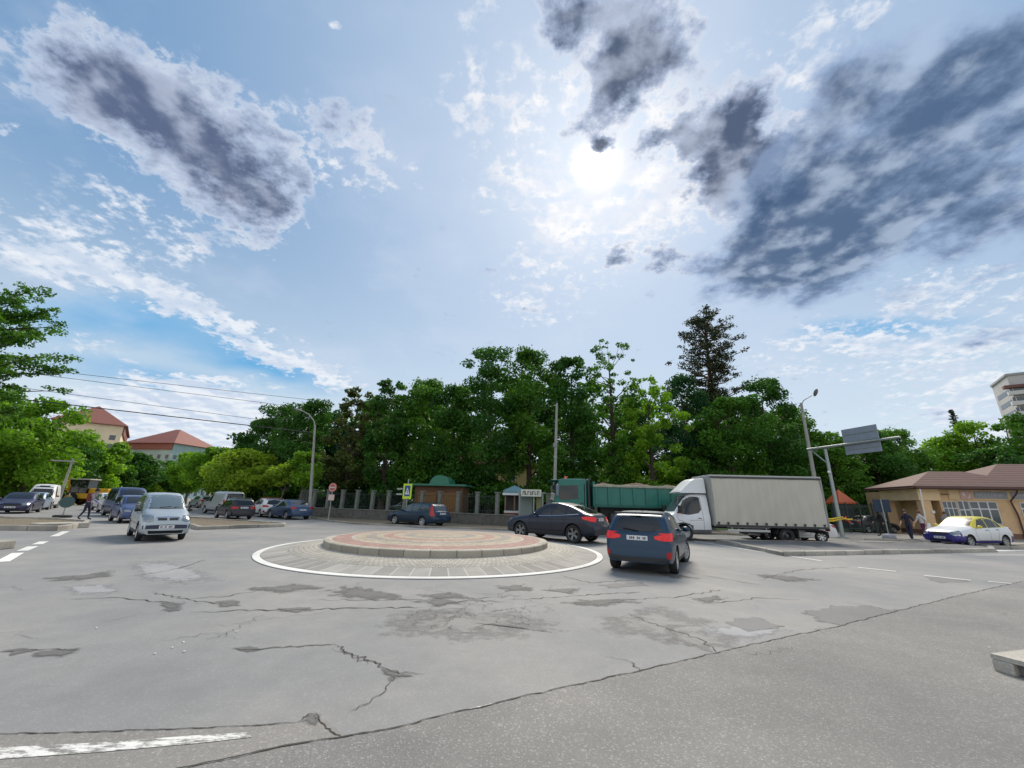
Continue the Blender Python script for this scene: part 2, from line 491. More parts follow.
# ------------------------------------------------------------------ ground, roads
struct('ground', MB().sheet([(-1500, -300), (1500, -300), (1500, 2500), (-1500, 2500)], -0.03), M_earth)
# the junction and the streets that leave it
road = MB()
road.sheet([(-260, -30), (120, -30), (120, 22), (30, 28), (14, 25.2), (-16.5, 34.0), (-26, 46), (-150, 235), (-235, 200), (-60, 40), (-60, 30), (-260, 30)], 0.0)
struct('road', road, M_road)
rn = random.Random(4)


def jag(pts, step=0.12, amp=0.03):
    """a hand-drawn line made ragged"""
    out = []
    for (a, b) in zip(pts, pts[1:]):
        a = Vector((a[0], a[1])); b = Vector((b[0], b[1])); d = b - a; n = max(1, int(d.length / step))
        nr = Vector((-d.y, d.x)).normalized() if d.length > 0 else Vector((0, 0))
        for i in range(n):
            out.append(a + d * i / n + nr * rn.uniform(-amp, amp) * (1 if i else .4))
    out.append(Vector((pts[-1][0], pts[-1][1])))
    return out


seam_px = [(150, 775), (200, 765), (260, 752), (340, 738), (400, 727), (512, 700), (572, 686), (642, 671), (712, 654), (792, 636), (837, 627), (902, 610), (962, 595), (1012, 584), (1060, 573), (1200, 545)]
seam = jag([G(*p) for p in seam_px], 0.10, 0.016)
front = MB().sheet([(p.x, p.y) for p in seam] + [(60, 20), (60, -20), (-20, -20), (-6, 0.5)], 0.004)
struct('road_near_lane', front, M_front)
warm = MB().sheet([G(-60, 736), G(0, 734.5), G(80, 733), G(180, 729.5), G(250, 726.5), G(300, 723), G(320, 716), G(345, 736.5), G(260, 751), G(200, 764), G(150, 773), (-4.2, 1.6), (-8, 2.4)], 0.003)
struct('road_strip', warm, M_warm)

cr = MB()


def crack(pts, w=0.012, amp=0.03, step=0.08, z=0.0068, px=True, taper=True):
    w *= .62; step *= .7
    P = jag([G(*p) for p in pts] if px else pts, step, amp)
    n = len(P)
    for i in range(n - 1):
        d = (P[i + 1] - P[i]); nr = Vector((-d.y, d.x)).normalized()
        wa = w * (0.45 + rn.random() * 1.1) * (min(1, (i + 1) / 4, (n - i) / 4) if taper else 1)
        if i == 0: pw = wa
        a0 = P[i] + nr * pw; a1 = P[i] - nr * pw; b0 = P[i + 1] + nr * wa; b1 = P[i + 1] - nr * wa
        cr.add([(a0.x, a0.y, z), (a1.x, a1.y, z), (b1.x, b1.y, z), (b0.x, b0.y, z)], [(0, 1, 2, 3)])
        pw = wa


for i in range(len(seam) - 1):      # the open joint between the two asphalt sheets
    pass
sm = [(p.x, p.y) for p in seam]
crack(sm, 0.011, 0.004, 0.05, 0.0085, px=False, taper=False)
crack([(-40, 736), (0, 734.5), (80, 733), (180, 729.5), (250, 726.5), (298, 723)], .008, .006, .05)
crack([(312, 716), (325, 727), (341, 738)], .008, .01, .04)
crack([(298, 723), (308, 715), (316, 714), (320, 722)], .009, .008, .03)
crack([(235, 649), (258, 650), (272, 648), (333, 645)], .012, .02, .08)
crack([(333, 644), (350, 653), (372, 661), (388, 670), (399, 675)], .012, .04, .06)
crack([(333, 648), (352, 657), (368, 664)], .006, .04, .06)
crack([(395, 675), (386, 690), (366, 705), (350, 711)], .006, .02, .05)
crack([(375, 672), (399, 674), (412, 673), (425, 675)], .007, .03, .06)
crack([(190, 613), (230, 611), (300, 610), (360, 608), (420, 608)], .016, .05, .12)
crack([(420, 608), (470, 600), (505, 602)], .012, .06, .12)
crack([(0, 652), (30, 650), (80, 650)], .01, .04, .1)
crack([(170, 600), (230, 596), (260, 590)], .012, .06, .12)
crack([(150, 592), (190, 600), (228, 604)], .012, .06, .12)
crack([(512, 600), (560, 597), (640, 592)], .014, .05, .14)
crack([(95, 580), (150, 574), (180, 568), (205, 560)], .014, .03, .2)
crack([(60, 600), (120, 598), (170, 603)], .014, .05, .14)
crack([(620, 612), (700, 640), (716, 652)], .010, .05, .1)
crack([(600, 655), (630, 662), (640, 671)], .008, .03, .08)
crack([(310, 600), (420, 600), (520, 596)], .010, .07, .12)
crack([(560, 605), (620, 600), (680, 597), (720, 590)], .012, .06, .12)
crack([(560, 575), (590, 583), (640, 580)], .014, .05, .14)
crack([(640, 560), (700, 575), (760, 585)], .012, .06, .2)
crack([(760, 580), (800, 570), (850, 567)], .012, .06, .2)
crack([(700, 604), (760, 598), (800, 600)], .012, .06, .2)
# alligator cracking past the island
for k in range(30):
    px = rn.uniform(415, 540); py = rn.uniform(598, 628)
    x, y = G(px, py); a = rn.uniform(0, PI); l = rn.uniform(.15, .5)
    crack([(x, y), (x + math.cos(a) * l, y + math.sin(a) * l), (x + math.cos(a + .9) * l * 1.5, y + math.sin(a + .9) * l * 1.5)], .0035, .05, .06, .0065, px=False)
for k in range(22):
    px = rn.uniform(0, 1024); py = rn.uniform(575, 640)
    x, y = G(px, py); a = rn.uniform(-.7, .7) + (PI if rn.random() < .5 else 0); l = rn.uniform(.2, .9)
    crack([(x, y), (x + math.cos(a) * l, y + math.sin(a) * l), (x + math.cos(a + .5) * l * 1.7, y + math.sin(a + .5) * l * 1.7)], .003, .06, .08, .0065, px=False)
struct('road_cracks', cr, M_crack)


def fade_mat(name, col, hard=.16):
    """a repair or stain whose ragged edge breaks up into the road around it"""
    m = ground_mat(name, col, tuple(c * 1.12 for c in col), grain=.22, grain_scale=110, patch=.12, bump=.35)
    nt = m.node_tree; L = nt.links.new; b = nt.nodes['Principled BSDF']
    at = nt.nodes.new('ShaderNodeAttribute'); at.attribute_name = 'inside'
    geo = nt.nodes.new('ShaderNodeNewGeometry')
    n = nt.nodes.new('ShaderNodeTexNoise'); n.inputs['Scale'].default_value = 5.0; n.inputs['Detail'].default_value = 8; n.inputs['Roughness'].default_value = .7
    L(geo.outputs['Position'], n.inputs['Vector'])
    ad = nt.nodes.new('ShaderNodeMath'); ad.operation = 'ADD'; L(at.outputs['Fac'], ad.inputs[0])
    am = nt.nodes.new('ShaderNodeMapRange'); am.clamp = False; am.inputs[1].default_value = .35; am.inputs[2].default_value = .65; am.inputs[3].default_value = .15; am.inputs[4].default_value = .85
    L(n.outputs['Fac'], am.inputs[0]); L(am.outputs[0], ad.inputs[1])
    r = nt.nodes.new('ShaderNodeMapRange'); r.interpolation_type = 'SMOOTHSTEP'
    r.inputs[1].default_value = .86 - hard; r.inputs[2].default_value = .86 + hard
    L(ad.outputs[0], r.inputs[0]); L(r.outputs[0], b.inputs['Alpha'])
    return m


def blots(name, lst, m, z, amp, edge=.35):
    v = []; f = []; att = []
    for i, pts in enumerate(lst):
        P = [G(*p) for p in pts]
        P = jag(P + [P[0]], .15, amp)[:-1]
        c = sum(P, Vector((0, 0))) / len(P); o = len(v); n = len(P); zz = z + .00008 * i
        for k, q in ((1.12, 0.0), (1 - edge, 1.0)):
            v += [((c + (p - c) * k).x, (c + (p - c) * k).y, zz) for p in P]; att += [q] * n
        v.append((c.x, c.y, zz)); att.append(1.0)
        for j in range(n):
            k = (j + 1) % n
            f.append((o + j, o + k, o + n + k, o + n + j)); f.append((o + n + j, o + n + k, o + 2 * n))
    me = bpy.data.meshes.new(name); me.from_pydata(v, [], f); me.materials.append(m)
    at = me.attributes.new('inside', 'FLOAT', 'POINT'); at.data.foreach_set('value', att); me.update()
    ob = bpy.data.objects.new(name, me); COL.objects.link(ob); tag(ob, kind='structure')


blots('road_patches_dark', [
    [(806, 612), (835, 606), (872, 606), (898, 611), (880, 621), (842, 627), (815, 620)],
    [(722, 622), (752, 617), (782, 626), (748, 632)],
    [(925, 577), (955, 578), (972, 582), (940, 583)],
    [(640, 546), (662, 545), (672, 552), (645, 552)],
    [(598, 585), (640, 582), (650, 586), (610, 588)]], fade_mat('patch_dark', (.160, .158, .156), .10), .0032, .05, .3)
SC_ = fade_mat('scar', (.115, .114, .112), .35)
blots('road_scars', [
    [(322, 592), (352, 586), (396, 594), (410, 600), (370, 600), (340, 597)],
    [(418, 595), (450, 592), (470, 598), (436, 600)], [(495, 586), (525, 584), (535, 590), (506, 592)],
    [(412, 602), (436, 598), (468, 602), (440, 607)], [(540, 590), (580, 588), (572, 594)],
    [(30, 652), (60, 649), (86, 651), (60, 658), (38, 657)], [(-6, 652), (25, 647), (44, 650), (12, 656)],
    [(232, 648), (247, 646.5), (264, 650), (247, 653.5)], [(276, 609), (300, 607), (315, 610), (296, 614)],
    [(156, 603), (190, 603), (180, 612), (160, 611)], [(214, 602), (233, 600), (240, 606), (222, 608)],
    [(40, 578), (85, 575), (115, 570), (116, 576), (80, 581), (52, 582)],
    [(650, 572), (668, 572), (700, 579), (672, 578)], [(750, 574), (790, 576), (820, 580), (785, 582)],
    [(690, 598), (718, 595), (726, 600), (702, 604)], [(850, 549.5), (895, 547.5), (915, 551), (875, 554)],
    [(299, 722.5), (309, 713.5), (319, 715), (317, 724)], [(380, 668), (402, 672), (418, 676), (392, 680)],
    [(240, 589), (300, 584), (330, 588), (280, 594)], [(560, 603), (610, 598), (640, 602), (600, 607)]], SC_, .0046, .08, .92)
blots('road_patches_worn', [
    [(600, 618), (660, 608), (712, 622), (676, 632), (700, 648), (650, 640), (610, 632)],
    [(665, 632), (700, 630), (740, 640), (712, 652), (680, 645)],
    [(380, 620), (420, 610), (520, 612), (560, 630), (470, 640), (400, 636)],
    ], fade_mat('patch_worn', (.215, .212, .206), .45), .0026, .15, .9)
blots('road_patches_light', [
    [(128, 562), (165, 561), (205, 572), (222, 580), (180, 584), (142, 579)],
    [(696, 628), (740, 624), (790, 630), (752, 640), (715, 636)],
    [(60, 586), (110, 584), (120, 592), (75, 596)],
    ], fade_mat('patch_light', (.275, .28, .29), .3), .0018, .02, .7)
# droppings and chips of stone
ch = MB()
for px, py in ((183, 642.5), (172, 648), (184, 652), (155, 654), (96, 628), (990, 648), (236, 632)):
    x, y = G(px, py); ch.ico((x, y, .006), (.014, .011, .006), sub=1, jit=.3, seed=px)
struct('road_specks', ch, mat('pale_chips', (.7, .69, .66), .8))

# ------------------------------------------------------------------ markings
mk = MB()


def stripe(mb, pts, w, z=.0062, px=True):
    P = [Vector((*(G(*p) if px else p), 0)) for p in pts]
    for a, b in zip(P, P[1:]):
        d = (b - a).normalized(); nr = Vector((-d.y, d.x, 0)) * w / 2
        mb.add([(q.x, q.y, z) for q in (a + nr, a - nr, b - nr, b + nr)], [(0, 1, 2, 3)])


for a, b in (((2, 562), (18, 553)), ((22, 551), (33, 546.5)), ((37, 544.5), (44, 541.5)), ((54, 536.5), (66, 531.5))):
    stripe(mk, (a, b), .22)
stripe(mk, [(80, 522), (92, 521.5)], .5)
stripe(mk, [(60, 520.5), (70, 519.5)], .4)
stripe(mk, [(694, 541), (745, 549.5), (822, 561)], .13)
for a, b in (((858, 567.5), (896, 571.5)), ((924, 575.5), (971, 580.5)), ((988, 581.5), (1012, 583.8))):
    stripe(mk, (a, b), .13)
stripe(mk, [(974, 550.5), (1003, 550.5)], .55)
stripe(mk, [(1003, 550.5), (1060, 550.0)], .5)
stripe(mk, [(975, 555.2), (1060, 555.0)], .10)
stripe(mk, [(905, 541.5), (945, 542)], .25)
stripe(mk, [(262, 511.7), (330, 512)], .01)
for a, b in (((120, 545), (100, 547)),):
    pass
struct('road_markings', mk, M_white)
wm = MB()
wp = [G(*p) for p in ((-60, 751), (0, 748.5), (100, 743.5), (200, 736), (246, 733.5), (252, 738), (200, 744), (100, 753), (0, 760), (-60, 764))]
wm.sheet(wp, .0062)
stripe(wm, [(455, 713), (470, 709.5), (492, 704.5)], .012, z=.0062)
struct('road_markings_worn', wm, M_worn)

# ------------------------------------------------------------------ the round island
def nodes(m):
    nt = m.node_tree
    return nt, nt.nodes['Principled BSDF'], (lambda t: nt.nodes.new(t)), nt.links.new


def ring_mat(name, bands, rings, segs_per_m, joint_col, jw=.012, var=.16, light_joint=False, r_ref=4.0):
    """radial paving: bands = [(radius, colour)...] from the centre out; stones split by rings (row height) and angle"""
    m = bpy.data.materials.new(name); m.use_nodes = True
    nt, b, N, L = nodes(m)
    tc = N('ShaderNodeTexCoord'); sp = N('ShaderNodeSeparateXYZ'); L(tc.outputs['Object'], sp.inputs[0])

    def M(op, a, c=0.0):
        n = N('ShaderNodeMath'); n.operation = op
        for i, v in enumerate((a, c)):
            if isinstance(v, (int, float)): n.inputs[i].default_value = v
            else: L(v, n.inputs[i])
        return n.outputs[0]
    x, y = sp.outputs[0], sp.outputs[1]
    r = M('SQRT', M('ADD', M('MULTIPLY', x, x), M('MULTIPLY', y, y)))
    wn = N('ShaderNodeTexNoise'); wn.inputs['Scale'].default_value = 2.5; L(tc.outputs['Object'], wn.inputs['Vector'])
    rw = M('ADD', r, M('MULTIPLY', M('SUBTRACT', wn.outputs['Fac'], .5), .10))
    a = M('ARCTAN2', y, x)
    ramp = N('ShaderNodeValToRGB'); ramp.color_ramp.interpolation = 'CONSTANT'
    R0 = bands[-1][0]
    els = ramp.color_ramp.elements
    els[0].position = 0; els[0].color = (*bands[0][1], 1)
    els[1].position = bands[0][0] / R0; els[1].color = (*bands[1][1], 1)
    for i in range(2, len(bands)):
        e = els.new(bands[i - 1][0] / R0); e.color = (*bands[i][1], 1)
    rq = M('DIVIDE', M('FLOOR', M('DIVIDE', rw, rings)), R0 / rings)
    L(M('ADD', rq, .001), ramp.inputs[0])
    row = M('FLOOR', M('DIVIDE', r, rings))
    fr = M('FRACT', M('DIVIDE', r, rings))
    nseg = M('FLOOR', M('MULTIPLY', 6.2832 * segs_per_m, r_ref))
    av = M('ADD', M('DIVIDE', M('MULTIPLY', a, nseg), 6.2832), M('MULTIPLY', row, .5))
    fa = M('FRACT', av)
    wt = N('ShaderNodeTexWhiteNoise'); wt.noise_dimensions = '2D'
    cb = N('ShaderNodeCombineXYZ'); L(row, cb.inputs[0]); L(M('FLOOR', av), cb.inputs[1]); L(cb.outputs[0], wt.inputs['Vector'])
    jr = M('MAXIMUM', M('LESS_THAN', fr, jw / rings), M('LESS_THAN', fa, jw * segs_per_m * 1.0))
    dirt = N('ShaderNodeTexNoise'); dirt.inputs['Scale'].default_value = 1.3; dirt.inputs['Detail'].default_value = 7; dirt.inputs['Roughness'].default_value = .7
    L(tc.outputs['Object'], dirt.inputs['Vector'])
    gr = N('ShaderNodeTexNoise'); gr.inputs['Scale'].default_value = 90; gr.inputs['Detail'].default_value = 2; L(tc.outputs['Object'], gr.inputs['Vector'])
    k = M('ADD', 1 - var, M('MULTIPLY', wt.outputs['Value'], 2 * var))
    k = M('MULTIPLY', k, M('ADD', .62, M('MULTIPLY', dirt.outputs['Fac'], .76)))
    k = M('MULTIPLY', k, M('ADD', .85, M('MULTIPLY', gr.outputs['Fac'], .3)))
    mx = N('ShaderNodeMix'); mx.data_type = 'RGBA'; L(M('MULTIPLY', jr, .8), mx.inputs[0])
    sc = N('ShaderNodeVectorMath'); sc.operation = 'SCALE'; L(ramp.outputs[0], sc.inputs[0]); L(k, sc.inputs['Scale'])
    L(sc.outputs[0], mx.inputs[6]); mx.inputs[7].default_value = (*joint_col, 1)
    L(mx.outputs[2], b.inputs['Base Color']); b.inputs['Roughness'].default_value = .85
    bp = N('ShaderNodeBump'); bp.inputs['Strength'].default_value = .5; bp.inputs['Distance'].default_value = .01
    L(M('SUBTRACT', 1.0, jr), bp.inputs['Height']); L(bp.outputs[0], b.inputs['Normal'])
    return m


RED, YEL, GRY, TAN, PAL = (.34, .205, .175), (.38, .32, .235), (.27, .25, .22), (.34, .295, .235), (.42, .39, .33)
Mdisc = ring_mat('ring_paving', [(.35, TAN), (.8, YEL), (1.15, GRY), (1.45, YEL), (1.85, RED), (2.05, YEL), (2.4, GRY), (2.65, YEL), (2.85, PAL), (3.4, RED), (3.65, PAL)], .11, 9, (.22, .19, .15), jw=.012, r_ref=2.4)
Mapron_in = ring_mat('cobble_paving', [(4.2, (.42, .395, .34)), (5.6, (.39, .37, .325))], .13, 8.0, (.20, .19, .165), jw=.022, var=.12, r_ref=4.2)
Mapron_out = ring_mat('apron_slabs', [(4.9, (.28, .27, .25)), (5.6, (.28, .275, .26))], 5.4, 2.5, (.45, .435, .40), jw=.035, var=.2, r_ref=5.0)
Mkerb_r = ring_mat('round_kerb', [(3, (.36, .33, .27)), (5, (.36, .33, .27))], 9.0, 1.5, (.13, .12, .10), jw=.03, var=.22, r_ref=3.65)
ri = thing('roundabout_island', 'round raised traffic island of ringed red, yellow and grey pavers inside a sloping grey apron', 'roundabout', (-2.32, 14.5, 0))


def ringmesh(prof, n=160):
    return MB().lathe(prof, n)


ringmesh([(5.42, .008), (5.42, .022), (5.24, .030), (5.24, .012)]).build('painted_ring', M_white, ri, True)
ringmesh([(5.24, .012), (5.22, .034), (4.60, .105)]).build('apron_border', Mapron_out, ri, True)
ringmesh([(4.60, .105), (4.59, .112), (3.66, .20)]).build('apron', Mapron_in, ri, True)
ringmesh([(3.66, .17), (3.655, .34), (3.635, .362), (3.49, .368)]).build('kerb', Mkerb_r, ri)
ringmesh([(3.49, .368), (3.0, .395), (2.0, .435), (1.0, .462), (0.02, .47)]).build('paved_top', Mdisc, ri, True)

# ------------------------------------------------------------------ kerbed islands with dry soil
def island(label, poly, h=.14, kw=.16, soil=None, soil_h=.10, group='kerbed islands between the lanes', tip=None):
    t = thing('kerbed_island', label, 'traffic island', (0, 0, 0), 0, group)
    n = len(poly); P = [Vector((p[0], p[1])) for p in poly]
    ar = sum(P[i].x * P[(i + 1) % n].y - P[(i + 1) % n].x * P[i].y for i in range(n))
    if ar < 0: P = P[::-1]
    ins = []
    for i in range(n):
        a, b, c = P[i - 1], P[i], P[(i + 1) % n]
        d1 = (b - a).normalized(); d2 = (c - b).normalized()
        n1 = Vector((-d1.y, d1.x)); n2 = Vector((-d2.y, d2.x)); bi = (n1 + n2).normalized()
        ins.append(b + bi * kw / max(.4, bi.dot(n1)))
    kb = MB()
    for i in range(n):
        j = (i + 1) % n
        a, b = P[i], P[j]; ia, ib = ins[i], ins[j]
        m = max(1, int((b - a).length / 1.0))
        for k in range(m):
            t0, t1 = (k + .012) / m, (k + .988) / m
            q = [a.lerp(b, t0), a.lerp(b, t1), ib.lerp(ia, 1 - t1), ib.lerp(ia, 1 - t0)]
            dz = rn.uniform(-.012, .012)
            q2 = [q[0].lerp(q[3], .12), q[1].lerp(q[2], .12), q[2], q[3]]
            v = [(p.x, p.y, -.01) for p in q] + [(q[0].x, q[0].y, h - .02 + dz), (q[1].x, q[1].y, h - .02 + dz)] + [(p.x, p.y, h + dz) for p in q2]
            kb.add(v, [(0, 1, 5, 4), (4, 5, 7, 6), (6, 7, 8, 9), (1, 2, 8, 7, 5), (2, 3, 9, 8), (3, 0, 4, 6, 9)])
    kb.build('kerb', M_kerb, t)
    # filled with lumpy soil
    bm = bmesh.new()
    vs = [bm.verts.new((p.x, p.y, soil_h)) for p in ins]
    bm.faces.new(vs)
    for _ in range(4):
        bmesh.ops.triangulate(bm, faces=[f for f in bm.faces if len(f.verts) > 3])
        bmesh.ops.subdivide_edges(bm, edges=[e for e in bm.edges if e.calc_length() > .5], cuts=1, use_grid_fill=False)
    bmesh.ops.triangulate(bm, faces=bm.faces[:])
    for v in bm.verts:
        if not v.is_boundary:
            v.co.z += rn.uniform(-.02, .05)
    me = bpy.data.meshes.new('soil'); bm.to_mesh(me); bm.free(); me.materials.append(soil or M_soil)
    for p in me.polygons: p.use_smooth = True
    o = bpy.data.objects.new('soil', me); COL.objects.link(o); o.parent = t
    return t


tl = island('long kerbed island of bare soil with pale concrete end, before the parked purple car', [(-18.6, 17.45), (-19.7, 19.7), (-21.5, 21.6), (-24.2, 22.7), (-40, 23.5), (-40, 14.2), (-30, 15.6)], h=.20)
MB().bbox(-.55, .45, -.9, .7, 0.0, .23, .03, Matrix.Translation((-19.9, 18.9, 0)) @ Matrix.Rotation(R(-24), 4, 'Z')).build('concrete_end', M_kerb, tl)
island('kerbed soil island pointing at the roundabout, before the black wagon', [(-14.4, 19.6), (-12.2, 22.9), (-12.6, 23.8), (-21.5, 27.9), (-23.5, 28.4), (-21.8, 26.4)], h=.17)
island('broad kerbed island in front of the curtain-sided truck', [(9.9, 20.1), (9.75, 15.05), (21.6, 18.7), (24.0, 20.9), (22.0, 21.7), (16, 20.4)], h=.15, kw=.2, soil=M_mid, soil_h=.125)
island('short kerbed island right of the taxi', [(22.8, 20.0), (27.5, 20.4), (34, 20.8), (34, 22.6), (27, 22.0), (23.4, 21.0)], h=.16)
island('low kerbed island under the square sign and its round base', [(20.3, 24.0), (22.0, 23.6), (27.5, 23.2), (27.6, 23.9), (22, 24.6)], h=.09, soil=M_mid)
# kerb stub at the left edge, and the broken slab at the right edge
ks = MB().bbox(-1.6, .25, -.35, .35, 0, .22, .03)
kso = ks.build('kerb_stub', M_kerb); kso.location = (-14.2, 11.8, 0); kso.rotation_euler = (0, 0, R(5))
tag(kso, 'short end of a concrete kerb at the left edge of the photo', 'kerb')
_sx, _sy = G(996, 671)
sl = thing('concrete_block', 'pale concrete kerb block with a dark broken front at the bottom right', 'concrete block', (_sx, _sy, 0), R(16))
MB().bbox(.05, 1.9, -.95, -.05, .005, .12, .012).build('stone', M_mid, sl)
tp = MB()
tp.add([(-.02, 0, .12), (2, 0, .12), (2, -1, .12), (.02, -1, .12), (-.02, 0, .165), (2, 0, .16), (2, -1, .16), (.02, -1, .168)],
       [(0, 1, 2, 3), (7, 6, 5, 4), (4, 5, 1, 0), (5, 6, 2, 1), (6, 7, 3, 2), (7, 4, 0, 3)])
tp.build('top_slab', M_kerb, sl)
MB().bbox(-.03, .09, -.16, .0, .0, .118, .02).build('broken_corner', M_kerb, sl)

# ------------------------------------------------------------------ verge, lawn, pavements
vg = MB()
vg.sheet([(-15.8, 33.4), (-9.9, 27.0), (0.0, 24.6), (12, 25.4), (14.5, 26), (14.5, 30), (0.5, 28.0), (-16.4, 34.6)], .05)
struct('dirt_verge', vg, M_soil)
kb = MB()
line = [(-15.6, 33.0), (-12.0, 28.6), (-9.9, 26.85), (-5, 25.5), (0.0, 24.45), (6, 24.9), (14.5, 25.9)]
for a, b in zip(line, line[1:]):
    a, b = Vector(a), Vector(b); d = (b - a).normalized(); nr = Vector((-d.y, d.x)) * .07
    m = max(1, int((b - a).length))
    for k in range(m):
        p, q = a.lerp(b, (k + .01) / m), a.lerp(b, (k + .99) / m); dz = rn.uniform(-.01, .01)
        kb.prism([(p - nr)[:2], (q - nr)[:2], (q + nr)[:2], (p + nr)[:2]], -.01, .10 + dz)
struct('verge_kerb', kb, M_kerb)
struct('park_lawn', MB().sheet([(-150, 239), (-26.2, 46.4), (-16.8, 34.9), (0.3, 28.5), (14.6, 30.2), (34, 34), (60, 60), (60, 240)], .04), M_lawn)
rp = MB().sheet([(14.8, 23.2), (22, 22.4), (28, 22.6), (27.9, 23.2), (60, 24), (60, 60), (36, 60), (30, 33), (14.8, 30)], .012)
struct('right_pavement', rp, M_pave)
lp = MB().sheet([(-60, 30.2), (-42, 31.5), (-48, 42), (-60, 48), (-200, 148), (-200, 40)], .03)
struct('left_pavement', lp, M_pave)

# ------------------------------------------------------------------ cars
M_glass = mat('car_glass', (.008, .010, .012), .03, spec=.6, coat=.2)
M_glass_l = mat('car_glass_clear', (.05, .07, .075), .04, spec=.7, coat=.5)
M_tyre = mat('tyre_rubber', (.022, .022, .023), .85)
M_rim = mat('alloy_rim', (.55, .56, .58), .3, .8)
M_rimd = mat('dark_alloy_rim', (.09, .09, .10), .35, .7)
M_trim = mat('black_plastic', (.022, .023, .026), .55)
M_well = mat('wheel_well', (.008, .008, .008), .95)
M_red = mat('red_lens', (.40, .008, .010), .2, coat=.2)
M_redlit = mat('red_lens_lit', (.50, .008, .008), .2, coat=.2, emis=((1.0, .02, .02), .10))
M_clearl = mat('clear_lens', (.26, .28, .30), .12, .5, coat=.8)
M_amber = mat('amber_lens', (.8, .28, .03), .2, coat=.4)
M_plate = mat('number_plate_white', (.72, .73, .74), .4)
M_ink = mat('plate_ink', (.03, .03, .04), .5)
M_chrome = mat('chrome', (.7, .7, .72), .12, 1.0)
M_gap = mat('panel_gap', (.006, .006, .007), .9)


def paint(name, col, metal=.35, rough=.32):
    return mat(name, col, max(rough, .36), metal, coat=.40)


def interp(tab, x):
    xs = [t[0] for t in tab]; ys = [t[1] for t in tab]
    return float(np.interp(x, xs, ys))


def smoothed(tab, w, n=9):
    def f(x):
        return sum(interp(tab, x + w * (k / (n - 1) * 2 - 1)) for k in range(n)) / n
    return f


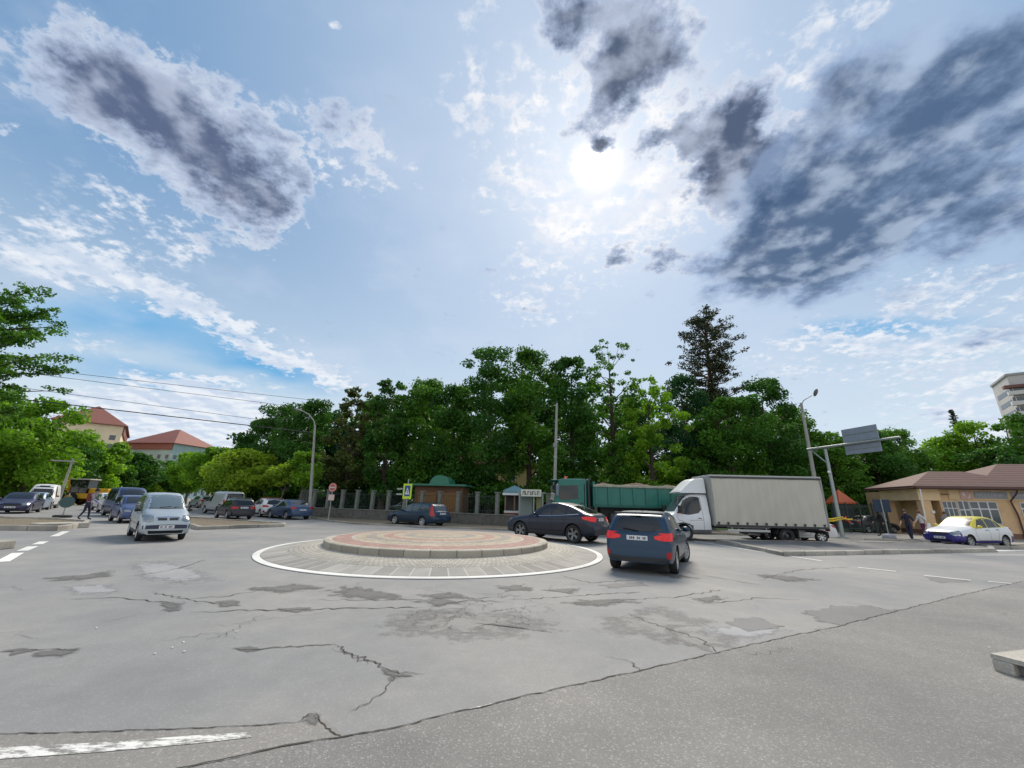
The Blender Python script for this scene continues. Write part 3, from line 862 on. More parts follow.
class Car:
    """car body built from a side profile and a plan outline; +X is forward, origin on the road under its middle.
    s runs from the nose (0) to the tail (length)"""

    def __init__(c, name, label, spec, body_mat, lower_mat=None, group=None, roof_mat=None):
        c.sp = spec; c.L = spec['L']; c.W = spec['W']; c.H = spec['H']
        c.root = thing(name, label, spec.get('cat', 'car'), group=group)
        c.pm = body_mat
        top = smoothed(spec['top'], .035); belt = smoothed(spec['belt'], .05); bot = smoothed(spec['bot'], .04)
        plan = smoothed(spec['plan'], .05)
        roofw = spec.get('roofw', .68)
        L = c.L
        ss = sorted(set([0, .015, .04, .08, .13, .2, .3] + list(np.arange(.4, L - .35, .075)) + [L - .3, L - .22, L - .15, L - .09, L - .05, L - .02, L] + [t[0] for t in spec['top']]))
        ss = [s for i, s in enumerate(ss) if i == 0 or s - ss[i - 1] > .009]
        V = []; F = []; per = 0
        for s in ss:
            zt = top(s) if .02 < s < L - .02 else interp(spec['top'], s)
            zb = bot(s); w = c.W / 2 * (plan(s) if .02 < s < L - .02 else interp(spec['plan'], s))
            be = min(belt(s), zt - .02)
            h = zt - be
            g = min(1, max(0, (h - .06) / .35))       # 0 on the bonnet, 1 in the cabin
            rw = roofw / .5 * .5
            sect = [(0, zb), (w * .80, zb), (w * .93, zb + .03), (w * .975, zb + .10 * (be - zb) / .5), (w * .992, zb + (be - zb) * .45), (w, zb + (be - zb) * .66),
                    (w * .99, zb + (be - zb) * .86), (w * .965, be - .01)]
            top1 = lambda f, a, b_: (w * (a * (1 - g) + b_ * g), be + h * f)
            sect += [top1(.0 + .06, .95, .94), top1(.25, .93, .91), top1(.5, .89, .86), top1(.75, .80, .805), top1(.90, .68, .75), top1(.965, .52, .66), top1(.99, .30, .40), (0, zt)]
            pts = [(L / 2 - s, y, z) for y, z in sect] + [(L / 2 - s, -y, z) for y, z in sect[-2:0:-1]]
            per = len(pts); V += pts
        n = len(ss)
        for i in range(n - 1):
            for k in range(per):
                a, b = i * per + k, i * per + (k + 1) % per
                F.append((a, b, b + per, a + per))
        F.append(tuple(range(per))); F.append(tuple(range((n - 1) * per, n * per))[::-1])
        me = bpy.data.meshes.new('body'); me.from_pydata(V, [], F); me.update()
        bm = bmesh.new(); bm.from_mesh(me); bmesh.ops.recalc_face_normals(bm, faces=bm.faces[:]); bm.to_mesh(me)
        c.bvh = BVHTree.FromBMesh(bm); bm.free()
        body = bpy.data.objects.new('body', me); COL.objects.link(body)
        # cut the wheel arches
        c.r = spec['r']; c.ax = spec['ax']; ra = c.r + spec.get('arch', .055)
        cut = MB()
        for s in c.ax:
            for sg in (-1, 1):
                y0, y1 = sorted((sg * (c.W / 2 - .27), sg * (c.W / 2 + .2)))
                v = [(c.L / 2 - s + ra * math.cos(a), y, c.r + ra * math.sin(a)) for y in (y0, y1) for a in [2 * PI * k / 28 for k in range(28)]]
                f = [tuple(range(28)), tuple(range(28, 56))[::-1]] + [(k, k + 28, (k + 1) % 28 + 28, (k + 1) % 28) for k in range(28)]
                cut.add(v, f)
        co = cut.build('cut', M_well)
        bm = bmesh.new(); bm.from_mesh(co.data); bmesh.ops.recalc_face_normals(bm, faces=bm.faces[:]); bm.to_mesh(co.data); bm.free()
        mod = body.modifiers.new('b', 'BOOLEAN'); mod.operation = 'DIFFERENCE'; mod.object = co; mod.solver = 'EXACT'
        dg = bpy.context.evaluated_depsgraph_get()
        nm = bpy.data.meshes.new_from_object(body.evaluated_get(dg))
        body.modifiers.clear(); bpy.data.objects.remove(co)
        body.data = nm; nm.name = 'body'
        nm.materials.clear()
        ms = [body_mat, M_well, lower_mat or body_mat, roof_mat or body_mat]
        for m in ms: nm.materials.append(m)
        lowz = spec.get('lowz', 0.0)
        for p in nm.polygons:
            p.use_smooth = True; ce = p.center; mi = 0
            for s in c.ax:
                if math.hypot(ce.x - (c.L / 2 - s), ce.z - c.r) < ra + .004 and abs(ce.y) < c.W / 2 - .005 and (p.normal.z < .75) and abs(ce.y) > c.W / 2 - .3:
                    d = math.hypot(ce.x - (c.L / 2 - s), ce.z - c.r)
                    if d > ra - .02 and abs(p.normal.y) < .3 or abs(p.normal.y) > .95 and abs(ce.y) < c.W / 2 - .2:
                        mi = 1
            if mi == 0 and ce.z < .24 and p.normal.z < -.3: mi = 1
            elif mi == 0 and ce.z < lowz: mi = 2
            elif mi == 0 and roof_mat and 1.3 < c.L / 2 - ce.x < 3.75 and ce.z > belt(c.L / 2 - ce.x) + .03: mi = 3
            p.material_index = mi
        try: nm.set_sharp_from_angle(angle=R(38))
        except Exception: pass
        body.parent = c.root; c.body = body
        c.belt = belt; c.top = top

    def hit(c, side, a, b, off):
        """a point of the body seen from one side: (s, z) for L and R, (y, z) for F and B, (s, y) for T"""
        L2 = c.L / 2
        if side in 'LR':
            sg = 1 if side == 'L' else -1
            o, d = Vector((L2 - a, sg * 3, b)), Vector((0, -sg, 0))
        elif side == 'F': o, d = Vector((6, a, b)), Vector((-1, 0, 0))
        elif side == 'B': o, d = Vector((-6, a, b)), Vector((1, 0, 0))
        else: o, d = Vector((L2 - a, b, 4)), Vector((0, 0, -1))
        h = c.bvh.ray_cast(o, d)
        if h[0] is None:
            return None
        nrm = h[1]
        if nrm.dot(d) > 0: nrm = -nrm
        return h[0] + nrm * off

    def patch(c, name, side, A, B, m, off=.006, n=10, k=5, parent=None, label=None):
        """a panel stretched between two lines A and B drawn on the body"""
        def along(P, t):
            x = t * (len(P) - 1); i = min(int(x), len(P) - 2); f = x - i
            return (P[i][0] * (1 - f) + P[i + 1][0] * f, P[i][1] * (1 - f) + P[i + 1][1] * f)
        V = []; ok = []
        for i in range(n + 1):
            a, b = along(A, i / n), along(B, i / n)
            for j in range(k + 1):
                f = j / k
                p = c.hit(side, a[0] * (1 - f) + b[0] * f, a[1] * (1 - f) + b[1] * f, off)
                ok.append(p is not None); V.append(tuple(p) if p else (0, 0, 0))
        F = []
        for i in range(n):
            for j in range(k):
                q = (i * (k + 1) + j, i * (k + 1) + j + 1, (i + 1) * (k + 1) + j + 1, (i + 1) * (k + 1) + j)
                if all(ok[t] for t in q): F.append(q)
        if not F: return None
        # a rim that closes the panel down onto the body
        me = bpy.data.meshes.new(name); me.from_pydata(V, [], F)
        bm = bmesh.new(); bm.from_mesh(me); bmesh.ops.delete(bm, geom=[v for v in bm.verts if not v.link_faces], context='VERTS')
        want = {'L': Vector((0, 1, 0)), 'R': Vector((0, -1, 0)), 'F': Vector((1, 0, 0)), 'B': Vector((-1, 0, 0)), 'T': Vector((0, 0, 1))}[side]
        if sum((f.normal.dot(want) for f in bm.faces)) < 0:
            bmesh.ops.reverse_faces(bm, faces=bm.faces[:])
        bd = [e for e in bm.edges if e.is_boundary]
        nrm = {v: v.normal.copy() for v in bm.verts}
        r = bmesh.ops.extrude_edge_only(bm, edges=bd)
        src = {}
        for v in [g for g in r['geom'] if isinstance(g, bmesh.types.BMVert)]:
            near = min((u for u in nrm), key=lambda u: (u.co - v.co).length_squared)
            v.co -= nrm[near] * (off + .012)
        for f in bm.faces: f.smooth = True
        bm.to_mesh(me); bm.free(); me.materials.append(m)
        try: me.set_sharp_from_angle(angle=R(50))
        except Exception: pass
        o = bpy.data.objects.new(name, me); COL.objects.link(o); o.parent = parent or c.root
        if label: o['label'] = label
        return o

    def both(c, name, A, B, m, **kw):
        return [c.patch(name, s, A, B, m, **kw) for s in 'LR']

    def mirror_y(c, name, side, A, B, m, **kw):
        c.patch(name, side, A, B, m, **kw)
        return c.patch(name, side, [(-a, b) for a, b in A], [(-a, b) for a, b in B], m, **kw)

    def wheels(c, rim_mat=None, spokes=5, steer=0.0, width=.2):
        rim_mat = rim_mat or M_rim; r = c.r
        tm = MB(); w = width / 2
        tm.lathe([(r * .68, -w * .8), (r * .80, -w), (r * .95, -w * .96), (r, -w * .72), (r, w * .72), (r * .95, w * .96), (r * .80, w), (r * .68, w * .8)], 32, close=True)
        rm = MB()
        rm.lathe([(r * .69, w * .80), (r * .66, w * .88), (r * .62, w * .80), (r * .60, w * .35), (r * .60, -w * .7), (r * .69, -w * .7)], 32, close=True)
        rm.mi = 1; rm.lathe([(.001, w * .15), (r * .62, w * .1)], 24); rm.mi = 0
        for k in range(spokes):
            a = 2 * PI * k / spokes; wd = r * .62 * (1.3 / spokes)
            M = Matrix.Rotation(a, 4, 'Z')
            rm.add([(r * .10, -wd * .6, w * .62), (r * .64, -wd, w * .78), (r * .64, wd, w * .78), (r * .10, wd * .6, w * .62),
                    (r * .10, -wd * .6, w * .3), (r * .64, -wd, w * .3), (r * .64, wd, w * .3), (r * .10, wd * .6, w * .3)],
                   [(0, 1, 2, 3), (4, 7, 6, 5), (0, 4, 5, 1), (3, 2, 6, 7), (1, 5, 6, 2), (0, 3, 7, 4)], M)
        rm.lathe([(.001, w * .70), (r * .13, w * .68), (r * .16, w * .4)], 16)
        tmesh = rmesh = None
        for i, s in enumerate(c.ax):
            for sg in (-1, 1):
                if tmesh is None:
                    t = tm.build('wheel', M_tyre, c.root, True); q = rm.build('rim', [rim_mat, M_well], t, True)
                    tmesh, rmesh = t.data, q.data
                else:
                    t = bpy.data.objects.new('wheel', tmesh); COL.objects.link(t); t.parent = c.root
                    q = bpy.data.objects.new('rim', rmesh); COL.objects.link(q); q.parent = t
                t.location = (c.L / 2 - s, sg * (c.W / 2 - w - .025), r)
                t.rotation_euler = (R(-90) if sg > 0 else R(90), rn.uniform(0, 1) * 0, steer if i == 0 else 0)

    def mirrors(c, s, m):
        for sg in (-1, 1):
            z = c.belt(s) + .10; y = c.W / 2 * .94
            mb = MB(); x = c.L / 2 - s
            mb.ico((x, sg * (y + .13), z), (.065, .11, .075), sub=2)
            mb.bbox(x - .03, x + .03, min(sg * (y - .04), sg * (y + .08)), max(sg * (y - .04), sg * (y + .08)), z - .06, z - .02, .008)
            mb.build('wing_mirror', m, c.root, True)

    def seam(c, P, w=.012, sides='L'):
        mb = MB()
        for side in sides:
            pts = []
            for (a, b) in zip(P, P[1:]):
                nn = max(2, int(math.hypot(b[0] - a[0], b[1] - a[1]) / .06))
                pts += [(a[0] + (b[0] - a[0]) * i / nn, a[1] + (b[1] - a[1]) * i / nn) for i in range(nn)]
            pts.append(P[-1])
            H = [c.hit(side, s, z, .003) for s, z in pts]
            for i in range(len(H) - 1):
                if H[i] is None or H[i + 1] is None: continue
                d = (H[i + 1] - H[i])
                if d.length < 1e-6 or d.length > .4: continue
                d.normalize(); sgn = Vector((0, 1 if side == 'L' else -1, 0)); q = d.cross(sgn).normalized() * w / 2
                mb.add([H[i] + q, H[i] - q, H[i + 1] - q, H[i + 1] + q], [(0, 1, 2, 3)])
        return mb

    def doors(c, lines, name='door_seam'):
        for s_ in 'LR':
            mb = MB()
            for P in lines:
                k = c.seam(P, sides=s_); mb.add(k.v, k.f)
            mb.build(name, M_gap, c.root)

    def handles(c, spots, m):
        mb0 = []
        for s, z in spots:
            for side, sg in (('L', 1), ('R', -1)):
                h = c.hit(side, s, z, .012)
                if h: 
                    MB().bbox(h.x - .09, h.x + .09, h.y - .014, h.y + .014, h.z - .014, h.z + .014, .01).build('door_handle', m, c.root, True)

    def plate(c, side, z, w=.5, yoff=0, tilt=0):
        x = None
        h = c.hit(side, yoff, z, .012)
        sg = 1 if side == 'F' else -1
        mb = MB(); mb.bbox(h.x - .006, h.x + .006, yoff - w / 2, yoff + w / 2, z - .055, z + .055, .005)
        p = mb.build('number_plate', M_plate, c.root)
        k = MB(); y = -w / 2 + .05
        pat = [.05, .035, 0, .045, .04, 0, .05, .05, .045]
        for j, q in enumerate(pat):
            if not q:
                k.build('plate_lettering', M_ink, p); k = MB()
            if q: k.box(min(h.x + sg * .007, h.x + sg * .009), max(h.x + sg * .007, h.x + sg * .009), yoff + y, yoff + y + q * .62, z - .028, z + .028)
            y += .046
        k.build('plate_lettering', M_ink, p)

    def place(c, x, y, head):
        c.root.location = (x, y, 0); c.root.rotation_euler = (0, 0, head)
        return c.root


def car_windows(c, ws, rs, side_sets, glass=M_glass, n=12):
    """windscreen (front view), rear window (rear view), side windows"""
    if ws:
        c.patch('windscreen', 'F', ws[0], ws[1], glass, n=n, k=6, off=.005)
    if rs:
        c.patch('rear_window', 'B', rs[0], rs[1], glass, n=n, k=6, off=.005)
    for A, B in side_sets:
        c.both('side_window', A, B, glass, n=8, k=4, off=.005)


P0 = [(0, .80), (.03, .86), (.10, .92), (.3, .97), (.7, 1.0)]


def plan_for(L, tail=.90, nose=.78):
    return [(0, nose), (.04, nose + .07), (.12, nose + .14), (.35, .975), (.8, 1.0), (L - .8, 1.0), (L - .35, .975), (L - .12, tail + .03), (L - .03, tail - .02), (L, tail - .06)]


def bot_for(L, b=.19, f=.24, r=.30):
    return [(0, f + .02), (.25, f - .02), (.9, b), (L - .8, b), (L - .2, r - .02), (L, r)]


# ---- dark blue hatchback seen from behind
def make_hatch(name, label, pm, glass=M_glass, cat='hatchback', lit=True, small=False, group=None):
    L, Wd, H = 4.07, 1.74, 1.49
    sp = dict(L=L, W=Wd, H=H, r=.315, ax=(.83, 3.32), cat=cat,
              top=[(0, .60), (.02, .66), (.12, .74), (.45, .86), (.9, .95), (1.12, 1.0), (1.5, 1.22), (1.9, 1.41), (2.3, 1.475), (2.8, 1.49), (3.3, 1.455), (3.62, 1.41), (3.70, 1.37), (3.85, 1.18), (3.98, .985), (4.03, .90), (4.05, .72), (L, .62)],
              belt=[(0, .52), (.3, .70), (1.0, .86), (1.6, .89), (2.6, .93), (3.4, .99), (3.9, .97), (L, .55)],
              plan=plan_for(L, .90, .78), bot=bot_for(L, .20, .22, .28), roofw=.66, lowz=0.30)
    c = Car(name, label, sp, pm, M_trim, group)
    car_windows(c, ([(-.62, 1.03), (0, 1.05), (.62, 1.03)], [(-.50, 1.37), (0, 1.40), (.50, 1.37)]),
                ([(-.60, 1.03), (-.3, 1.00), (0, .995), (.3, 1.00), (.60, 1.03)], [(-.47, 1.33), (0, 1.37), (.47, 1.33)]),
                [([(1.45, .93), (2.38, .97)], [(1.82, 1.31), (2.38, 1.40)]), ([(2.44, .975), (3.15, 1.03)], [(2.44, 1.40), (3.12, 1.35)]), ([(3.20, 1.04), (3.42, 1.07)], [(3.17, 1.34), (3.36, 1.28)])], glass)
    rl = M_redlit if lit else M_red
    c.mirror_y('taillight', 'B', [(.79, .955), (.68, .945), (.52, .92), (.42, .895)], [(.825, .80), (.70, .79), (.52, .81), (.42, .84)], rl, n=8, k=4, off=.012)
    c.both('taillight_side', [(3.72, .98), (3.98, .97)], [(3.80, .86), (3.98, .80)], rl, n=4, k=3, off=.012)
    c.mirror_y('reflector', 'B', [(.80, .56), (.68, .53)], [(.78, .40), (.70, .40)], M_red, n=3, k=2, off=.01)
    c.patch('lower_bumper', 'B', [(-.72, .42), (-.3, .40), (.3, .40), (.72, .42)], [(-.70, .30), (.70, .30)], M_trim, off=.012, n=8, k=3)
    c.mirror_y('headlight', 'F', [(.80, .72), (.5, .70)], [(.74, .60), (.45, .60)], M_clearl, n=5, k=3, off=.01)
    c.patch('grille', 'F', [(-.42, .56), (.42, .56)], [(-.50, .34), (.50, .34)], M_trim, off=.01, n=6, k=3)
    c.plate('B', .845, .52); c.plate('F', .42)
    c.doors([[(1.28, .86), (1.32, .55), (1.45, .33)], [(2.41, .96), (2.41, .33)], [(3.18, 1.0), (3.12, .75), (2.86, .45), (2.8, .34)], [(1.45, .33), (2.8, .33)]])
    c.handles([(2.18, .86), (3.0, .90)], pm)
    # tailgate gap, spoiler, wiper, aerial
    mb = MB(); mb.tube([(-L / 2 + .40, -.62, 1.425), (-L / 2 + .34, 0, 1.435), (-L / 2 + .40, .62, 1.425)], .028, 8)
    mb.build('spoiler', mat('spoiler_matt', (.05, .06, .075), .7, spec=.2), c.root, True)
    w = MB(); p0 = c.hit('B', 0, 1.01, .03); p1 = c.hit('B', .36, 1.06, .02)
    w.tube([p0, p1], .012, 6); w.ico(p0, .03, sub=1); w.build('rear_wiper', M_trim, c.root)
    a = MB(); a.tube([(-.95, 0, 1.46), (-1.08, 0, 1.60)], .007, 5); a.build('aerial', M_trim, c.root)
    c.mirrors(1.55, pm); c.wheels(M_rim, 10, steer=-.25 if lit else 0)
    return c


# ---- coupe-roofed SUV
def make_suv(name, label, pm):
    L, Wd, H = 4.88, 1.98, 1.70
    sp = dict(L=L, W=Wd, H=H, r=.385, ax=(.93, 3.87), cat='car', arch=.06,
              top=[(0, .74), (.03, .86), (.15, .96), (.5, 1.04), (1.1, 1.12), (1.4, 1.16), (1.9, 1.45), (2.25, 1.62), (2.6, 1.69), (3.0, 1.69), (3.5, 1.60), (4.0, 1.44), (4.45, 1.27), (4.70, 1.19), (4.80, 1.14), (4.84, .92), (L, .80)],
              belt=[(0, .68), (.4, .88), (1.3, 1.02), (2.5, 1.07), (3.6, 1.13), (4.5, 1.14), (L, .74)],
              plan=plan_for(L, .90, .80), bot=bot_for(L, .26, .30, .36), roofw=.66, lowz=.36)
    c = Car(name, label, sp, pm, M_trim)
    car_windows(c, ([(-.72, 1.20), (.72, 1.20)], [(-.56, 1.58), (.56, 1.58)]),
                ([(-.62, 1.25), (0, 1.235), (.62, 1.25)], [(-.54, 1.52), (0, 1.56), (.54, 1.52)]),
                [([(1.75, 1.09), (2.72, 1.12)], [(2.16, 1.50), (2.72, 1.60)]), ([(2.79, 1.12), (3.50, 1.16)], [(2.79, 1.60), (3.50, 1.50)]), ([(3.56, 1.165), (4.12, 1.22)], [(3.56, 1.49), (4.05, 1.30)])], M_glass)
    c.mirror_y('taillight', 'B', [(.93, 1.12), (.60, 1.10), (.46, 1.06)], [(.90, .93), (.66, .90), (.50, .96)], M_redlit, n=8, k=4, off=.012)
    c.both('taillight_side', [(4.33, 1.10), (4.78, 1.11)], [(4.38, 1.02), (4.78, .93)], M_redlit, n=5, k=3, off=.012)
    c.mirror_y('headlight', 'F', [(.84, .88), (.45, .86)], [(.80, .72), (.42, .76)], M_clearl, n=5, k=3, off=.01)
    c.both('headlight_side', [(.06, .90), (.42, .95)], [(.06, .76), (.34, .86)], M_clearl, n=4, k=3, off=.01)
    c.mirror_y('grille', 'F', [(.30, .84), (.03, .84)], [(.26, .64), (.03, .62)], M_trim, n=4, k=3)
    c.patch('lower_bumper', 'B', [(-.80, .58), (.80, .58)], [(-.76, .38), (.76, .38)], M_trim, off=.012, n=8, k=3)
    c.both('window_trim', [(1.72, 1.06), (3.0, 1.10), (4.18, 1.205)], [(1.72, 1.082), (3.0, 1.118), (4.15, 1.222)], M_chrome, n=20, k=1, off=.007)
    c.both('side_skirt', [(1.42, .46), (3.38, .46)], [(1.46, .35), (3.34, .35)], M_trim, n=8, k=2, off=.012)
    c.plate('B', .99, .52); c.plate('F', .5)
    c.doors([[(1.52, 1.05), (1.50, .8), (1.56, .48)], [(2.75, 1.11), (2.73, .48)], [(3.53, 1.13), (3.50, .95), (3.35, .7), (3.28, .48)], [(1.56, .48), (3.28, .48)], [(1.5, .92), (4.3, .98)]])
    c.handles([(2.5, .98), (3.35, 1.02)], pm)
    for sg in (-1, 1):
        e = MB(); e.lathe([(.045, 0), (.05, .06), (.04, .06), (.035, 0)], 12, Matrix.Translation((-L / 2 - .01, sg * .62, .42)) @ Matrix.Rotation(R(90), 4, 'Y'), True)
        e.build('exhaust_tip', M_chrome, c.root, True)
    c.mirrors(1.85, pm); c.wheels(mat('grey_alloy', (.20, .21, .22), .35, .8), 5, width=.27)
    return c


# ---- silver people carrier seen from the front
def make_mpv(name, label, pm):
    L, Wd, H = 4.32, 1.74, 1.68
    sp = dict(L=L, W=Wd, H=H, r=.315, ax=(.86, 3.56), cat='minivan', arch=.06,
              top=[(0, .62), (.02, .72), (.10, .82), (.35, .95), (.8, 1.05), (1.0, 1.10), (1.4, 1.33), (1.8, 1.53), (2.1, 1.63), (2.5, 1.68), (3.4, 1.66), (4.0, 1.58), (4.12, 1.50), (4.24, 1.05), (4.28, .85), (L, .70)],
              belt=[(0, .58), (.3, .76), (.9, .94), (2, .96), (3.2, 1.0), (4.1, 1.02), (L, .64)],
              plan=plan_for(L, .92, .84), bot=bot_for(L, .20, .24, .30), roofw=.72, lowz=.30)
    c = Car(name, label, sp, pm, M_trim)
    car_windows(c, ([(-.70, 1.125), (-.35, 1.115), (0, 1.11), (.35, 1.115), (.70, 1.125)], [(-.56, 1.56), (0, 1.60), (.56, 1.56)]),
                ([(-.62, 1.1), (.62, 1.1)], [(-.54, 1.50), (.54, 1.50)]),
                [([(1.32, 1.0), (2.05, 1.02)], [(1.88, 1.50), (2.05, 1.52)]), ([(2.10, 1.02), (2.95, 1.04)], [(2.10, 1.53), (2.95, 1.55)]), ([(3.0, 1.045), (3.95, 1.08)], [(3.0, 1.55), (3.85, 1.48)])], mat('mpv_glass', (.07, .10, .11), .04, spec=.9, coat=.9))
    c.mirror_y('headlight', 'F', [(.83, .86), (.66, .90), (.50, .88)], [(.80, .68), (.62, .66), (.48, .70)], M_clearl, n=6, k=4, off=.012)
    c.both('headlight_side', [(.04, .84), (.34, .90)], [(.04, .70), (.26, .76)], M_clearl, n=4, k=3, off=.012)
    c.mirror_y('grille', 'F', [(.36, .80), (.04, .80)], [(.34, .72), (.04, .72)], M_trim, n=5, k=3, off=.008)
    c.patch('grille_bar', 'F', [(-.40, .835), (0, .86), (.40, .835)], [(-.40, .81), (0, .83), (.40, .81)], M_chrome, n=10, k=1, off=.012)
    c.patch('bumper', 'F', [(-.80, .56), (0, .58), (.80, .56)], [(-.78, .44), (0, .44), (.78, .44)], mat('bumper_blue_black', (.03, .035, .07), .45), off=.016, n=12, k=4)
    c.patch('air_intake', 'F', [(-.60, .38), (.60, .38)], [(-.56, .28), (.56, .28)], M_gap, off=.012, n=8, k=2)
    c.patch('windscreen_base', 'F', [(-.73, 1.105), (0, 1.088), (.73, 1.105)], [(-.71, 1.125), (0, 1.108), (.71, 1.125)], M_trim, n=12, k=1, off=.01)
    c.mirror_y('taillight', 'B', [(.80, 1.3), (.68, 1.3)], [(.80, .85), (.68, .85)], M_red, n=3, k=5)
    c.plate('F', .50, .52)
    c.doors([[(1.22, .94), (1.25, .6), (1.35, .34)], [(2.075, 1.0), (2.075, .34)], [(2.975, 1.02), (2.975, .7), (2.98, .34)], [(1.35, .34), (3.0, .34)], [(.5, .56), (3.9, .60)]])
    c.handles([(1.95, .92), (2.85, .94)], M_trim)
    c.mirrors(1.42, M_trim); c.wheels(M_rim, 7)
    for y in (-.25, .25):
        w = MB(); p0 = c.hit('F', y, 1.13, .02); p1 = c.hit('F', y + .42, 1.16, .02); w.tube([p0, p1], .008, 5); w.build('wiper', M_trim, c.root)
    return c


# ---- estate cars
def make_wagon(name, label, pm, tall_lights=False, group=None):
    L, Wd, H = 4.58, 1.77, 1.46
    sp = dict(L=L, W=Wd, H=H, r=.315, ax=(.90, 3.56), cat='station wagon',
              top=[(0, .56), (.03, .66), (.2, .76), (.7, .86), (1.25, .93), (1.4, .97), (1.85, 1.24), (2.15, 1.39), (2.5, 1.45), (3.2, 1.46), (3.9, 1.42), (4.15, 1.38), (4.3, 1.22), (4.42, .98), (4.52, .93), (4.56, .75), (L, .65)],
              belt=[(0, .50), (.4, .70), (1.3, .86), (3, .92), (4.2, .96), (L, .6)],
              plan=plan_for(L, .92, .80), bot=bot_for(L, .19, .22, .28), roofw=.68, lowz=.28)
    c = Car(name, label, sp, pm, M_trim, group)
    car_windows(c, ([(-.66, 1.0), (.66, 1.0)], [(-.52, 1.35), (.52, 1.35)]),
                ([(-.62, 1.02), (.62, 1.02)], [(-.52, 1.32), (.52, 1.32)]),
                [([(1.65, .90), (2.45, .93)], [(2.05, 1.30), (2.45, 1.37)]), ([(2.51, .935), (3.25, .96)], [(2.51, 1.38), (3.25, 1.37)]), ([(3.31, .965), (4.1, .99)], [(3.31, 1.37), (3.98, 1.31)])], M_glass_l if tall_lights else M_glass)
    if tall_lights:
        c.mirror_y('taillight', 'B', [(.80, 1.34), (.68, 1.33)], [(.86, .70), (.72, .68)], M_red, n=4, k=8, off=.014)
        c.both('taillight_side', [(4.14, 1.30), (4.22, 1.32)], [(4.36, .68), (4.54, .68)], M_red, n=3, k=8, off=.014)
    else:
        c.mirror_y('taillight', 'B', [(.84, .90), (.40, .88)], [(.82, .74), (.44, .74)], M_red, n=5, k=3, off=.012)
        c.both('taillight_side', [(4.22, .90), (4.5, .90)], [(4.28, .78), (4.5, .74)], M_red, n=4, k=3, off=.012)
    c.mirror_y('headlight', 'F', [(.80, .70), (.45, .69)], [(.76, .58), (.43, .58)], M_clearl, n=5, k=3, off=.01)
    c.both('headlight_side', [(.06, .72), (.36, .76)], [(.06, .60), (.30, .68)], M_clearl, n=4, k=3, off=.01)
    c.patch('grille', 'F', [(-.36, .68), (.36, .68)], [(-.32, .50), (.32, .50)], M_trim, off=.01, n=6, k=3)
    c.patch('lower_bumper', 'B', [(-.75, .40), (.75, .40)], [(-.72, .30), (.72, .30)], M_trim, off=.012, n=8, k=2)
    c.plate('B', .82, .52); c.plate('F', .42)
    c.doors([[(1.45, .86), (1.42, .6), (1.50, .36)], [(2.48, .92), (2.48, .36)], [(3.30, .95), (3.22, .7), (3.02, .36)], [(1.5, .36), (3.02, .36)]])
    c.both('side_moulding', [(1.5, .58), (3.1, .60)], [(1.5, .54), (3.1, .56)], M_trim, n=8, k=1, off=.012)
    c.handles([(2.25, .85), (3.1, .88)], pm)
    for sg in (-1, 1):
        MB().tube([(L / 2 - 2.2, sg * .56, 1.44), (L / 2 - 2.5, sg * .57, 1.49), (L / 2 - 3.7, sg * .57, 1.48), (L / 2 - 4.0, sg * .56, 1.42)], .018, 6).build('roof_rail', M_chrome if not tall_lights else M_trim, c.root, True)
    c.mirrors(1.70, pm); c.wheels(M_rim, 7)
    return c


